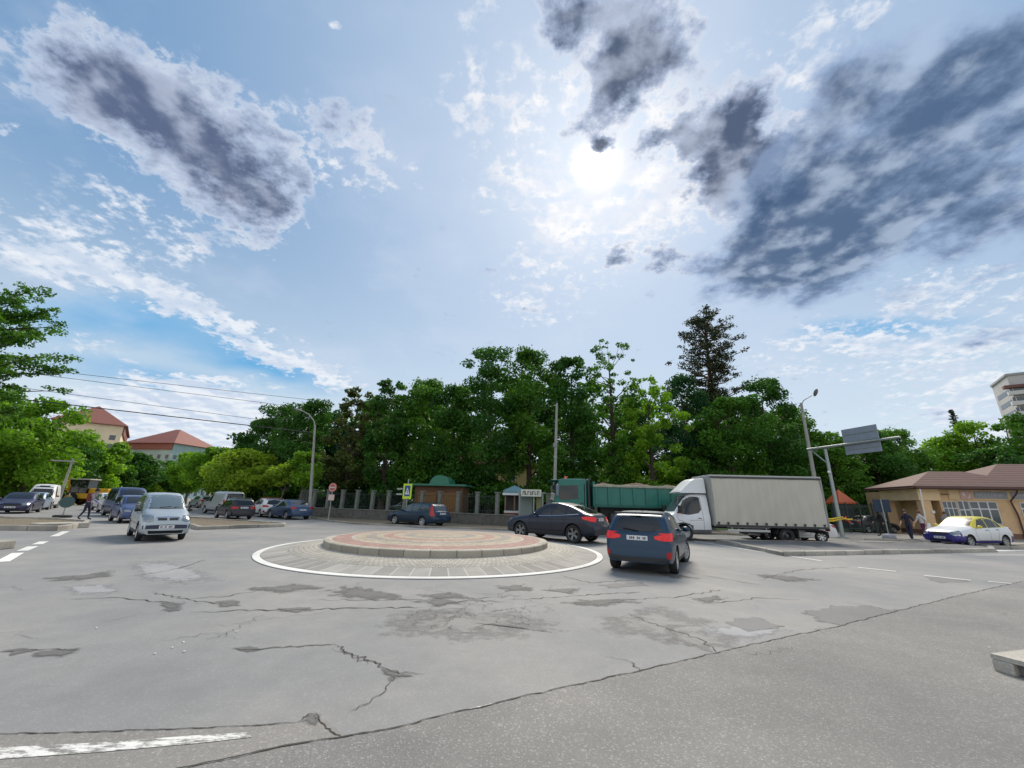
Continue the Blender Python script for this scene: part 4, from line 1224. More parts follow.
# ---- saloon cars
def make_sedan(name, label, pm, lower=None, roof=None, taxi=False, group=None, cat='sedan', glass=None):
    L, Wd, H = 4.30, 1.74, 1.52 if taxi else 1.44
    k = H / 1.44
    sp = dict(L=L, W=Wd, H=H, r=.30, ax=(.82, 3.45), cat=cat, arch=.06,
              top=[(0, .58 * k), (.03, .66 * k), (.2, .76 * k), (.6, .85 * k), (1.1, .92 * k), (1.25, .96 * k), (1.7, 1.24 * k), (2.0, 1.38 * k), (2.3, 1.435 * k), (2.7, 1.44 * k), (3.1, 1.38 * k), (3.35, 1.28 * k), (3.7, 1.06 * k), (3.85, 1.0 * k), (4.2, .985 * k), (4.26, .90 * k), (4.28, .72 * k), (L, .62 * k)],
              belt=[(0, .50 * k), (.4, .70 * k), (1.2, .85 * k), (3, .90 * k), (3.8, .93 * k), (4.2, .90 * k), (L, .58)],
              plan=plan_for(L, .90, .80), bot=bot_for(L, .20, .23, .28), roofw=.68, lowz=0.62 if lower else .26)
    c = Car(name, label, sp, pm, lower or M_trim, group, roof)
    if lower:   # only the nose and tail wear the second colour
        for p in c.body.data.polygons:
            if p.material_index == 2:
                s = L / 2 - p.center.x
                if not (s < 1.0 and p.center.z < .56 or s > 3.95 and p.center.z < .50 or p.center.z < .30):
                    p.material_index = 0
            elif p.material_index == 0 and L / 2 - p.center.x < .25 and p.center.z < .70:
                p.material_index = 2
    g = glass or M_glass
    car_windows(c, ([(-.64, .99 * k), (.64, .99 * k)], [(-.52, 1.35 * k), (.52, 1.35 * k)]),
                ([(-.60, 1.07 * k), (.60, 1.07 * k)], [(-.50, 1.30 * k), (.50, 1.30 * k)]),
                [([(1.50, .89 * k), (2.32, .92 * k)], [(1.92, 1.28 * k), (2.32, 1.35 * k)]), ([(2.38, .92 * k), (3.05, .94 * k)], [(2.38, 1.355 * k), (3.05, 1.30 * k)]), ([(3.10, .945 * k), (3.42, .97 * k)], [(3.10, 1.28 * k), (3.30, 1.17 * k)])], g)
    c.mirror_y('taillight', 'B', [(.82, .93 * k), (.52, .92 * k)], [(.80, .76 * k), (.54, .76 * k)], M_red, n=4, k=3, off=.012)
    c.both('taillight_side', [(3.98, .93 * k), (4.22, .93 * k)], [(4.06, .82 * k), (4.22, .78 * k)], M_red, n=4, k=3, off=.012)
    c.mirror_y('headlight', 'F', [(.80, .69 * k), (.48, .70 * k)], [(.76, .57 * k), (.50, .56 * k)], M_clearl, n=5, k=3, off=.012)
    c.both('headlight_side', [(.05, .70 * k), (.36, .76 * k)], [(.05, .58 * k), (.28, .66 * k)], M_clearl, n=4, k=3, off=.012)
    c.patch('grille', 'F', [(-.38, .66 * k), (.38, .66 * k)], [(-.34, .54 * k), (.34, .54 * k)], M_trim, off=.012, n=6, k=3)
    c.patch('air_intake', 'F', [(-.5, .36), (.5, .36)], [(-.46, .28), (.46, .28)], M_gap, off=.012, n=8, k=2)
    c.plate('B', .70, .5); c.plate('F', .44)
    c.doors([[(1.32, .86 * k), (1.30, .6), (1.40, .36)], [(2.35, .91 * k), (2.35, .36)], [(3.10, .93 * k), (3.05, .7), (2.88, .36)], [(1.40, .36), (2.88, .36)]])
    c.handles([(2.15, .80 * k), (2.95, .83 * k)], M_trim if taxi else pm)
    c.mirrors(1.55, roof or pm)
    c.wheels(mat('steel_rim', (.42, .43, .45), .45, .6) if taxi else M_rim, 7)
    return c


# ---- panel vans and tall cars
def make_van(name, label, pm, L=4.4, Wd=1.8, H=1.82, group=None, windows=True, cat='van', k_low=False):
    sp = dict(L=L, W=Wd, H=H, r=.32, ax=(.85, L - .85), cat=cat, arch=.06,
              top=[(0, .66), (.03, .80), (.2, .92), (.6, 1.02), (.9, 1.10), (1.3, H - .38), (1.65, H - .14), (2.0, H - .02), (2.4, H), (L - .5, H - .02), (L - .18, H - .07), (L - .08, H - .25), (L - .03, 1.0), (L, .70)],
              belt=[(0, .60), (.4, .84), (1.0, 1.0), (L - .3, 1.02), (L, .65)],
              plan=plan_for(L, .95, .84), bot=bot_for(L, .21, .25, .28), roofw=.78, lowz=.32)
    c = Car(name, label, sp, pm, M_trim, group)
    sets = [([(1.3, 1.05), (2.0, 1.05)], [(1.72, H - .22), (2.0, H - .18)])]
    if windows: sets += [([(2.1, 1.06), (L * .66, 1.07)], [(2.1, H - .18), (L * .66, H - .18)]), ([(L * .68, 1.07), (L - .3, 1.08)], [(L * .68, H - .18), (L - .38, H - .2)])]
    car_windows(c, ([(-.70, 1.14), (.70, 1.14)], [(-.62, H - .14), (.62, H - .14)]), ([(-.64, 1.12), (.64, 1.12)], [(-.60, H - .20), (.60, H - .20)]), sets)
    c.mirror_y('taillight', 'B', [(.82, 1.2), (.72, 1.2)], [(.82, .80), (.72, .80)], M_red, n=3, k=4, off=.012)
    c.mirror_y('headlight', 'F', [(.82, .86), (.52, .85)], [(.78, .68), (.52, .70)], M_clearl, n=4, k=3, off=.012)
    c.patch('grille', 'F', [(-.40, .80), (.40, .80)], [(-.36, .62), (.36, .62)], M_trim, off=.012, n=6, k=3)
    c.plate('F', .46); c.plate('B', .72)
    c.doors([[(1.1, 1.0), (1.15, .6), (1.25, .38)], [(2.05, 1.02), (2.05, .38)], [(1.25, .38), (2.05, .38)]])
    c.mirrors(1.35, M_trim); c.wheels(M_rim, 7)
    return c

def heading(dx, dy):
    return math.atan2(dy, dx)


def by_wheel(c, which, x, y, head, sc=(1, 1, 1)):
    """put the car so that one tyre stands at (x, y): which = (front?0:1, side +1 left / -1 right)"""
    lx = c.L / 2 - c.ax[which[0]]; ly = which[1] * (c.W / 2 - .05)
    ca, sa = math.cos(head), math.sin(head)
    kx, ky = sc[0], sc[1]
    lx *= kx; ly *= ky
    c.root.scale = sc
    return c.place(x - (lx * ca - ly * sa), y - (lx * sa + ly * ca), head)


navy = paint('paint_navy', (.006, .034, .075), .4, .3)
ink = paint('paint_blue_black', (.012, .018, .036), .4, .28)
silv = paint('paint_silver_blue', (.42, .47, .50), .55, .35)
teal = paint('paint_dark_teal', (.008, .032, .065), .4, .3)
blk = paint('paint_black', (.008, .008, .014), .3, .25)
wht = paint('paint_white', (.72, .73, .74), .0, .35)
slate = paint('paint_slate_blue', (.045, .08, .16), .5, .32)
greyv = paint('paint_light_grey', (.40, .42, .44), .4, .38)
purp = paint('paint_deep_violet', (.03, .028, .085), .4, .3)
dblue = paint('paint_deep_blue', (.012, .035, .13), .3, .3)
yel = paint('paint_taxi_yellow', (.72, .60, .05), .0, .4)
viol = paint('paint_taxi_violet', (.035, .025, .20), .2, .4)

fi = make_hatch('hatchback', 'blue hatchback with its brake lights lit, seen from behind beside the roundabout', navy)
by_wheel(fi, (1, 1), *G(613.5, 567.5), heading(.47, .88), (1, .97, .98))
bx = make_suv('crossover_car', 'dark blue coupe-roofed crossover driving round the far side of the roundabout', ink)
by_wheel(bx, (1, 1), *G(573, 543.5), heading(-.79, .61), (.93, .95, .97))
zf = make_mpv('minivan', 'silver minivan coming head on along the left street, first of its queue', silv)
by_wheel(zf, (0, -1), *G(134.5, 541), heading(.73, -.68), (.92, .80, .97))
vo = make_wagon('station_wagon', 'dark teal estate car with tall red tail lights, behind the roundabout by the park wall', teal, True)
by_wheel(vo, (1, 1), *G(421.5, 527), heading(-.80, .60), (1, .92, .97))
au = make_wagon('station_wagon', 'black estate car parked behind the soil island, red lights across its tail', blk, False, 'cars parked on the left side of the park')
by_wheel(au, (1, 1), *G(225.5, 519.3), heading(-.76, .65), (.88, .88, .95))
tx = make_sedan('taxi', 'white taxi with yellow roof and violet front bumper on the right', wht, viol, yel, True, cat='taxi', glass=mat('taxi_glass', (.02, .028, .032), .24, spec=.5))
by_wheel(tx, (0, 1), *G(973, 548), heading(-.976, -.22), (.92, .92, .97))
hw = make_hatch('hatchback', 'white hatchback parked between the black estate and the blue saloon', wht, group='cars parked on the left side of the park', lit=False)
by_wheel(hw, (1, 1), *G(259, 517.2), heading(-.70, .71), (.95, .95, .95))
bs = make_sedan('sedan', 'slate blue saloon parked beside the left lamp post', slate, group='cars parked on the left side of the park')
by_wheel(bs, (1, 1), *G(285, 519.6), heading(-.80, .60), (.95, .95, .97))
gv = make_van('van', 'light grey panel van parked behind the black estate car', greyv, 4.6, 1.85, 1.9, 'cars parked on the left side of the park', windows=False)
by_wheel(gv, (1, 1), *G(216, 514.5), heading(-.80, .60))

# the queue on the left street and the cars parked around it
dv = make_van('van', 'tall dark blue van second in the queue on the left street', dblue, 4.5, 1.85, 1.95, windows=True)
by_wheel(dv, (0, -1), *G(112.5, 517), heading(.82, -.57))
bh = make_hatch('hatchback', 'small blue hatchback between the silver minivan and the dark blue van', paint('paint_blue_violet', (.045, .075, .19), .4, .3), lit=False)
by_wheel(bh, (0, -1), *G(117, 523), heading(.79, -.61), (.9, .86, .98))
wq = make_mpv('minivan', 'white minivan far back in the queue on the left street', wht)
by_wheel(wq, (0, -1), *G(97.5, 510.5), heading(.82, -.57), (.9, .9, .9))
wr = make_sedan('sedan', 'white saloon in the queue behind the dark blue van', paint('paint_offwhite', (.66, .68, .70), .1, .35))
by_wheel(wr, (0, -1), *G(104.5, 513.5), heading(.82, -.57), (.95, .95, .98))
ps = make_sedan('sedan', 'deep violet saloon parked behind the long soil island on the left', purp)
by_wheel(ps, (0, 1), *G(29, 513.5), heading(.62, -.78))
ps2 = make_sedan('sedan', 'pale blue saloon parked behind the deep violet one', paint('paint_pale_blue', (.30, .38, .50), .4, .35))
by_wheel(ps2, (0, 1), *G(40, 510.8), heading(.62, -.78))
pv = make_van('van', 'white van with dark windscreen parked last in the row on the left', wht, 4.6, 1.85, 2.15, windows=False)
by_wheel(pv, (0, 1), *G(50.5, 509), heading(.66, -.75))
# far traffic behind the silver minivan
fb = make_van('van', 'pale grey minibus whose roof shows beyond the silver minivan', greyv, 5.4, 1.95, 2.4, cat='minibus')
fb.place(-31.5, 47, heading(.82, -.57))
g1 = make_sedan('sedan', 'grey saloon driving away to the right of the silver minivan', greyv)
g1.place(-30.5, 43.5, heading(-.8, .6))
g2 = make_van('van', 'dark grey tall car parked left of the light grey van', paint('paint_graphite', (.07, .075, .085), .5, .35), 4.2, 1.78, 1.72)
g2.place(-33.5, 48.5, heading(-.8, .6))
g3 = make_hatch('hatchback', 'pale green hatchback parked under the trees beyond the silver minivan', paint('paint_pale_green', (.30, .36, .34), .4, .35), lit=False)
g3.place(-37, 50, heading(-.8, .6))
rd = make_hatch('hatchback', 'red hatchback half hidden between the black estate and the white hatchback', paint('paint_red', (.32, .02, .02), .2, .3), lit=False)
rd.place(-22.3, 38.2, heading(-.8, .6))
# cars standing inside the park, beyond the wall
c1 = make_sedan('sedan', 'pale saloon parked in the park, furthest left seen over the wall', silv, group='cars in the park')
c1.place(-13.0, 52, R(175))
for x, y, h, lab in ((-9.0, 53, 5, 'pale saloon parked in the park, left of the pedestrian sign'), (-16.8, 53, 183, 'pale saloon parked in the park, between the lamp post and the no entry sign')):
    copy_tree(c1.root, (x, y, 0), R(h), lab)

# ------------------------------------------------------------------ curtain-sided truck
def truck_wheel(parent, x, y, r, w, dual=False, rim=None, face=1):
    """a road wheel; face = +1 when its outer side looks to +y"""
    tm = MB(); h = w / 2
    tm.lathe([(r * .60, -h * .8), (r * .78, -h), (r * .95, -h * .95), (r, -h * .7), (r, h * .7), (r * .95, h * .95), (r * .78, h), (r * .60, h * .8)], 32, close=True)
    t = tm.build('wheel', M_tyre, parent, True)
    rm = MB()
    dz = -h * .5 if dual else h * .55
    rm.lathe([(r * .61, h * .82), (r * .57, h * .86), (r * .54, h * .6), (r * .50, dz), (r * .22, dz + .02), (r * .20, h * .7), (.001, h * .75)], 28)
    for k in range(6):
        a = k * PI / 3
        rm.lathe([(.018, dz + .035), (.001, dz + .04)], 6, Matrix.Translation((math.cos(a) * r * .32, math.sin(a) * r * .32, 0)))
    q = rm.build('rim', rim or M_rim, t, True)
    t.location = (x, y, r); t.rotation_euler = (R(-90) * face, 0, 0)
    return t


def curtain_truck():
    # local frame: +X forward, +Y its left side (the side the photo shows)
    x0, Y0 = 15.35, 19.95
    t = thing('curtain_truck', 'white cab delivery truck with a grey curtain-sided box behind the blue hatchback', 'truck')
    head = math.atan2(.45, -8.0)
    t.location = (0, 0, 0); t.rotation_euler = (0, 0, head)
    white = paint('truck_white', (.70, .72, .74), 0, .35)
    gum = mat('curtain_fabric', (.56, .535, .46), .55, noise=.10, nscale=1.6)
    # long vertical streaks and a yellowed hem
    gnt, gb_, gN, gL = nodes(gum); gtc = gN('ShaderNodeTexCoord'); gm_ = gN('ShaderNodeMapping'); gm_.inputs['Scale'].default_value = (5.0, 1.0, .45)
    gL(gtc.outputs['Object'], gm_.inputs[0]); gn = gN('ShaderNodeTexNoise'); gn.inputs['Scale'].default_value = 1.0; gn.inputs['Detail'].default_value = 8; gn.inputs['Roughness'].default_value = .7
    gL(gm_.outputs[0], gn.inputs['Vector']); gr = gN('ShaderNodeMapRange'); gr.inputs[1].default_value = .35; gr.inputs[2].default_value = .68; gL(gn.outputs['Fac'], gr.inputs[0])
    gx_ = gN('ShaderNodeMix'); gx_.data_type = 'RGBA'; gx_.inputs[6].default_value = (.55, .525, .455, 1); gx_.inputs[7].default_value = (.485, .462, .40, 1); gL(gr.outputs[0], gx_.inputs[0])
    gL(gx_.outputs[2], gb_.inputs['Base Color'])
    gum2 = mat('curtain_front', (.36, .365, .35), .6, noise=.10, nscale=3)
    dk = mat('truck_dark', (.05, .052, .055), .6)
    grey = mat('truck_grey', (.11, .12, .135), .5)
    LB = 5.35; W2 = 1.12; zb, zt = .76, 3.10
    # box: x from 0 (rear) to LB (front of box)
    cu = MB()     # the side curtain, gently rippled, in one cloth per side
    nx, nz = 60, 12
    for sg in (1, -1):
        v = []
        for i in range(nx + 1):
            for j in range(nz + 1):
                x = .07 + (LB - .14) * i / nx; z = zb + .05 + (zt - .13 - zb) * j / nz
                d = .012 * math.sin(i * .9 + 3 * math.sin(j * .3)) * (1 - j / nz) + .008 * math.sin(i * .33 + j) + .02 * math.sin(PI * j / nz)
                v.append((x, sg * (W2 + d), z))
        f = [(i * (nz + 1) + j, i * (nz + 1) + j + 1, (i + 1) * (nz + 1) + j + 1, (i + 1) * (nz + 1) + j) for i in range(nx) for j in range(nz)]
        if sg < 0: f = [q[::-1] for q in f]
        k = MB(); k.add(v, f); k.build('side_curtain', gum, t, True)
    MB().bbox(-.02, LB + .02, -W2 - .02, W2 + .02, zt - .02, zt + .06, .02).build('roof', mat('truck_roof', (.42, .43, .42), .5), t)
    for sg in (1, -1):
        y0, y1 = sorted((sg * (W2 - .02), sg * (W2 + .035)))
        MB().bbox(0.0, LB, y0, y1, zt - .10, zt - .015, .01).build('curtain_rail', dk, t)
        y0, y1 = sorted((sg * (W2 - .03), sg * (W2 + .03)))
        MB().bbox(.03, LB - .03, y0, y1, zb - .05, zb + .05, .01).build('side_rave', dk, t)
        for xx, nm in ((-.02, 'rear_post'), (LB - .06, 'front_post')):
            y0, y1 = sorted((sg * (W2 - .05), sg * (W2 + .03)))
            MB().bbox(xx, xx + .08, y0, y1, zb - .03, zt, .01).build(nm, mat('post_grey', (.28, .285, .28), .5), t)
    MB().bbox(LB - .03, LB + .02, -W2, W2, zb, zt - .01, .015).build('headboard', gum2, t)
    MB().bbox(-.03, .02, -W2 + .04, W2 - .04, zb + .02, zt - .05, .01).build('rear_door', gum2, t)
    MB().bbox(0, LB, -W2 + .02, W2 - .02, zb - .06, zb + .02, .01).build('load_floor', dk, t)
    # strap buckles along the bottom of the curtain on the visible side
    for i in range(12):
        xx = .22 + i * (LB - .42) / 11
        b = MB(); b.box(xx - .03, xx + .03, W2 + .022, W2 + .034, zb - .04, zb + .12)
        b.box(xx - .05, xx + .05, W2 + .024, W2 + .046, zb + .09, zb + .17)
        b.build('strap_buckle', dk, t)
    # chassis
    ch = MB()
    for sg in (1, -1):
        ch.box(.05, LB + 1.9, sg * .42 - .05, sg * .42 + .05, .60, .80)
    for xx in (.3, 1.4, 2.6, 3.8, 4.9):
        ch.box(xx, xx + .08, -.37, .37, .64, .78)
    ch.build('chassis', dk, t)
    # side guard rail, tank, mud flap, rear lights
    g = MB(); g.bbox(2.75, 4.75, W2 - .08, W2 - .03, .50, .60, .008); g.bbox(2.9, 2.94, W2 - .075, W2 - .04, .50, .90, .004); g.bbox(4.5, 4.54, W2 - .075, W2 - .04, .50, .90, .004)
    g.build('side_guard', mat('galvanised', (.50, .51, .50), .45, .5), t)
    g2 = MB(); g2.bbox(2.75, 4.75, W2 - .085, W2 - .035, .68, .74, .008); g2.build('side_guard', mat('galvanised', (.5, .51, .5)), t)
    MB().bbox(3.0, 3.9, .50, .92, .42, .82, .06).build('fuel_tank', grey, t)
    MB().bbox(.0, .08, -1.0, 1.0, .48, .60, .01).build('rear_bumper', dk, t)
    for sg in (1, -1):
        MB().bbox(-.04, .02, sg * .95 - .14, sg * .95 + .14, .62, .74, .01).build('taillight', M_red, t)
        MB().bbox(1.40, 1.43, sg * .86 - .17, sg * .86 + .17, .22, .72, .003).build('mud_flap', dk, t)
    # wheels: twin at the rear
    for sg in (1, -1):
        truck_wheel(t, 1.95, sg * .93, .36, .20, True, M_rimd, sg)
        truck_wheel(t, 1.95, sg * .69, .36, .20, True, M_rimd, sg)
        truck_wheel(t, LB + 1.35, sg * .86, .36, .22, False, mat('steel_wheel', (.30, .31, .32), .4, .6), sg)
        a = MB(); ar = [(1.95 + .46 * math.cos(R(k)), .36 + .46 * math.sin(R(k))) for k in range(10, 171, 10)]
        for (p, q) in zip(ar, ar[1:]):
            y0, y1 = sorted((sg * .56, sg * 1.04))
            a.add([(p[0], y0, p[1]), (q[0], y0, q[1]), (q[0], y1, q[1]), (p[0], y1, p[1]), (p[0], y0, p[1] + .02), (q[0], y0, q[1] + .02), (q[0], y1, q[1] + .02), (p[0], y1, p[1] + .02)],
                  [(0, 1, 2, 3), (7, 6, 5, 4), (0, 3, 7, 4), (3, 2, 6, 7), (1, 0, 4, 5)])
        a.build('mudguard', dk, t)
    # cab, lofted like a car body
    LC = 2.30; WC = 2.02
    sp = dict(L=LC, W=WC, H=2.3, r=.36, ax=(.98, 9.0), cat='truck', arch=.07,
              top=[(0, .78), (.03, .95), (.15, 1.12), (.45, 1.24), (.62, 1.30), (.9, 1.66), (1.2, 2.02), (1.38, 2.18), (1.6, 2.25), (2.0, 2.27), (2.27, 2.26), (LC, 2.24)],
              belt=[(0, .74), (.2, .98), (.6, 1.18), (LC, 1.24)],
              plan=[(0, .80), (.05, .86), (.2, .94), (.5, .99), (1, 1.0), (LC, 1.0)], bot=[(0, .36), (.3, .32), (LC, .36)], roofw=.84, lowz=.62)
    c = Car.__new__(Car)
    hold = thing('cab_holder', 'x', 'x')
    c.__init__('cab_tmp', 'x', sp, white, grey)
    # windows and lights of the cab
    c.patch('windscreen', 'F', [(-.84, 1.36), (0, 1.33), (.84, 1.36)], [(-.76, 2.10), (0, 2.14), (.76, 2.10)], M_glass_l, n=12, k=6, off=.006)
    c.both('side_window', [(.74, 1.27), (1.30, 1.20), (1.78, 1.30), (1.93, 1.46)], [(1.16, 1.92), (1.5, 2.08), (1.80, 2.08), (1.91, 2.04)], M_glass, n=10, k=5, off=.008)
    c.mirror_y('headlight', 'F', [(.92, 1.02), (.62, .98)], [(.88, .80), (.62, .78)], M_clearl, n=4, k=3, off=.012)
    c.both('headlight_side', [(.05, 1.0), (.34, 1.10)], [(.05, .82), (.26, .94)], M_clearl, n=4, k=3, off=.012)
    c.patch('grille', 'F', [(-.5, .92), (.5, .92)], [(-.46, .70), (.46, .70)], M_trim, n=6, k=3, off=.012)
    c.patch('bumper', 'F', [(-.86, .66), (.86, .66)], [(-.82, .40), (.82, .40)], grey, n=8, k=3, off=.02)
    c.both('wheel_arch_trim', [(.50, .60), (.62, .78), (.98, .86), (1.32, .78), (1.44, .60)], [(.56, .60), (.66, .73), (.98, .80), (1.28, .73), (1.38, .60)], M_trim, n=14, k=1, off=.015)
    c.doors([[(.72, 1.2), (.78, .95), (1.0, .90)], [(1.95, 2.05), (1.97, 1.2), (1.97, .50)], [(1.5, .50), (1.97, .50)], [(1.3, .95), (1.97, .98)]])
    c.handles([(1.80, 1.06)], M_trim)
    for sg in (1, -1):
        m = MB(); x = LC / 2 - .82; y = WC / 2
        m.bbox(x - .06, x + .10, sg * (y + .20) - .10, sg * (y + .20) + .10, 1.30, 1.66, .04)
        m.bbox(x - .02, x + .04, min(sg * (y - .05), sg * (y + .14)), max(sg * (y - .05), sg * (y + .14)), 1.28, 1.33, .01)
        mo = m.build('wing_mirror', M_trim, c.root, True)
        MB().bbox(x + .04, x + .11, sg * (y + .26) - .04, sg * (y + .26) + .05, 1.24, 1.29, .01).build('indicator', M_amber, mo)
    # air deflector on the roof
    W = 1.75 / 2
    d = MB()
    prof = [(1.62, 2.26), (1.50, 2.44), (1.05, 3.02), (.80, 3.10), (.10, 3.12)]      # from the front up and back, x measured from the cab rear
    prof = [(-LC / 2 + .02 + a, z) for a, z in [(1.25, 2.27), (1.18, 2.36), (.62, 2.86), (.45, 2.95), (.0, 2.98)]]
    v = []
    for i, (x, z) in enumerate(prof):
        wt = W * (.86 if i in (1, 2, 3, 4) else 1.0)
        v += [(x, -wt, z), (x, -wt * .6, z + .03), (x, wt * .6, z + .03), (x, wt, z), (x - (0 if i == 0 else .0), wt + .10, 2.26 if i else 2.26), (x, -wt - .10, 2.26)]
    f = []
    for i in range(len(prof) - 1):
        a, b = i * 6, (i + 1) * 6
        for k in range(3): f.append((a + k, a + k + 1, b + k + 1, b + k))
        f.append((a + 3, a + 4, b + 4, b + 3)); f.append((a + 5, a + 0, b + 0, b + 5))
    a = (len(prof) - 1) * 6
    f.append((a + 5, a, a + 1, a + 2, a + 3, a + 4))
    d.add(v, f)
    dm = d.build('air_deflector', white, c.root, False)
    bm = bmesh.new(); bm.from_mesh(dm.data); bmesh.ops.recalc_face_normals(bm, faces=bm.faces[:]); bm.to_mesh(dm.data); bm.free()
    # hand the cab's parts to the truck
    cx = LB + .12 + LC / 2
    for ch_ in list(c.root.children):
        ch_.parent = t; ch_.location = Vector(ch_.location) + Vector((cx, 0, 0))
        if ch_.name.startswith('body'): ch_.name = 'cab'
    bpy.data.objects.remove(c.root); bpy.data.objects.remove(hold)
    # stand it so that the rear lower left corner of the box is where the photo has it
    ca, sa = math.cos(head), math.sin(head)
    lx, ly = 0, W2
    t.location = (x0 - (lx * ca - ly * sa), Y0 - (lx * sa + ly * ca), 0)
    return t


curtain_truck()


# ------------------------------------------------------------------ green dump truck with a load of soil
def dump_truck():
    t = thing('dump_truck', 'green dump truck loaded with brown soil, behind the crossover', 'dump truck')
    gr = mat('truck_green', (.008, .155, .125), .42, coat=.3, noise=.12, nscale=3)
    gr2 = mat('truck_green_dark', (.008, .10, .08), .5, noise=.15, nscale=3)
    dk = mat('truck_dark', (.05, .052, .055), .6)
    W2 = 1.22
    # +X forward. x=0 at the tail, body to 5.6, cab 5.95..7.75
    # tipper body: open box with flared ribs and a top rail
    bd = MB()
    for sg in (1, -1):
        y0, y1 = sorted((sg * (W2 - .05), sg * W2))
        bd.box(.1, 5.5, y0, y1, 1.50, 2.62)
    bd.box(.1, 5.5, -W2 + .05, W2 - .05, 1.46, 1.54)
    bd.box(5.45, 5.55, -W2, W2, 1.48, 2.85)
    bd.box(.05, .12, -W2, W2, 1.50, 2.55)
    bd.build('tipper_body', gr, t)
    for sg in (1, -1):
        y0, y1 = sorted((sg * (W2 + .003), sg * (W2 + .09)))
        rail = MB(); rail.bbox(.05, 5.56, y0, y1, 2.55, 2.68, .02); rail.build('top_rail', mat('worn_rail', (.32, .33, .26), .6, noise=.3, nscale=8), t)
        low = MB(); low.bbox(.05, 5.56, y0, y1, 1.44, 1.58, .02); low.build('bottom_rail', gr2, t)
        for i in range(8):
            x = .35 + i * .72
            rb = MB(); yy0, yy1 = sorted((sg * (W2 + .002), sg * (W2 + .075)))
            rb.bbox(x - .055, x + .055, yy0, yy1, 1.585, 2.545, .02); rb.build('side_rib', gr, t)
    # soil heap
    n, m = 40, 12; v = []
    for i in range(n + 1):
        for j in range(m + 1):
            x = .15 + 5.25 * i / n; y = -W2 + .07 + (2 * W2 - .14) * j / m
            e = min(1, (j / m) * 3.3, (1 - j / m) * 3.3, i / n * 8, (1 - i / n) * 8)
            z = 2.52 + .34 * e * (0.75 + .25 * math.sin(i * .35 + 1)) + rn.uniform(-.04, .04) * e
            v.append((x, y, z))
    f = [(i * (m + 1) + j, (i + 1) * (m + 1) + j, (i + 1) * (m + 1) + j + 1, i * (m + 1) + j + 1) for i in range(n) for j in range(m)]
    sm_ = MB(); sm_.add(v, f)
    tag(sm_.build('soil_load', mat('brown_soil', (.10, .062, .038), .95, noise=.4, nscale=9, bump=.6), t, True))
    # chassis and wheels
    ch = MB()
    for sg in (1, -1): ch.box(.2, 7.6, sg * .45 - .06, sg * .45 + .06, .85, 1.12)
    ch.box(.3, .5, -.5, .5, .9, 1.45); ch.box(3.0, 3.2, -.5, .5, .9, 1.45); ch.box(1.0, 5.0, -.4, .4, 1.12, 1.44)
    ch.build('chassis', dk, t)
    for sg in (1, -1):
        for x in (1.1, 2.45, 6.75):
            truck_wheel(t, x, sg * 1.02, .52, .30, x < 6, mat('steel_wheel', (.30, .31, .32)), sg)
        MB().bbox(3.3, 4.6, sg * .95 - .25, sg * .95 + .25, .62, 1.12, .06).build('fuel_tank', dk, t)
        y0, y1 = sorted((sg * .85, sg * 1.18))
        mg = MB(); mg.bbox(.45, 3.1, y0, y1, 1.14, 1.20, .02); mg.build('mudguard', dk, t)
    # cab: shaped side outline pushed across its width, roof edges rounded
    out = [(7.72, .55), (7.78, 1.2), (7.76, 1.75), (7.60, 2.62), (7.50, 2.86), (7.3, 2.98), (5.98, 2.98), (5.92, 2.9), (5.92, .75), (6.10, .75), (6.16, 1.0), (6.35, 1.14), (6.75, 1.18), (7.15, 1.14), (7.34, 1.0), (7.42, .55)]
    cb = MB(); n = len(out)
    rows = [(-1.20, .035), (-1.16, .0), (1.16, .0), (1.20, .035)]
    cxm = 6.85; v = []
    for y, ins in rows:
        for (x, z) in out:
            k = 1 - ins
            v.append((cxm + (x - cxm) * k, y, 1.9 + (z - 1.9) * k))
    f = [tuple(range(n)), tuple(range(3 * n, 4 * n))[::-1]]
    for r_ in range(3):
        for i in range(n):
            a, b = r_ * n + i, r_ * n + (i + 1) % n
            f.append((a, a + n, b + n, b))
    cb.add(v, f); co = cb.build('cab', gr, t)
    bm = bmesh.new(); bm.from_mesh(co.data); bmesh.ops.recalc_face_normals(bm, faces=bm.faces[:]); bm.to_mesh(co.data); bm.free()
    for sg in (1, -1):
        y0, y1 = sorted((sg * 1.195, sg * 1.215))
        w = MB(); P = [(6.42, 1.86), (7.42, 1.80), (7.52, 1.95), (7.40, 2.58), (6.42, 2.62)]
        w.add([(x, y, z) for y in (y0, y1) for x, z in P], [(0, 1, 2, 3, 4), (9, 8, 7, 6, 5)] + [(i, (i + 1) % 5, (i + 1) % 5 + 5, i + 5) for i in range(5)])
        w.build('side_window', M_glass, t)
        MB().bbox(6.02, 6.06, min(sg * 1.19, sg * 1.22), max(sg * 1.19, sg * 1.22), 1.0, 2.7, .004).build('door_seam', M_gap, t)
        MB().bbox(6.12, 6.28, min(sg * 1.19, sg * 1.235), max(sg * 1.19, sg * 1.235), 1.62, 1.67, .008).build('door_handle', dk, t)
        mr = MB(); mr.bbox(7.55, 7.70, sg * 1.42 - .10, sg * 1.42 + .10, 2.0, 2.62, .04)
        mr.tube([(7.5, sg * 1.18, 2.70), (7.64, sg * 1.40, 2.68), (7.64, sg * 1.40, 2.58)], .018, 6)
        mr.build('wing_mirror', mat('mirror_grey', (.16, .20, .24), .35), t)
        MB().bbox(7.70, 7.78, sg * .9 - .2, sg * .9 + .2, .75, .98, .03).build('headlight', M_clearl, t)
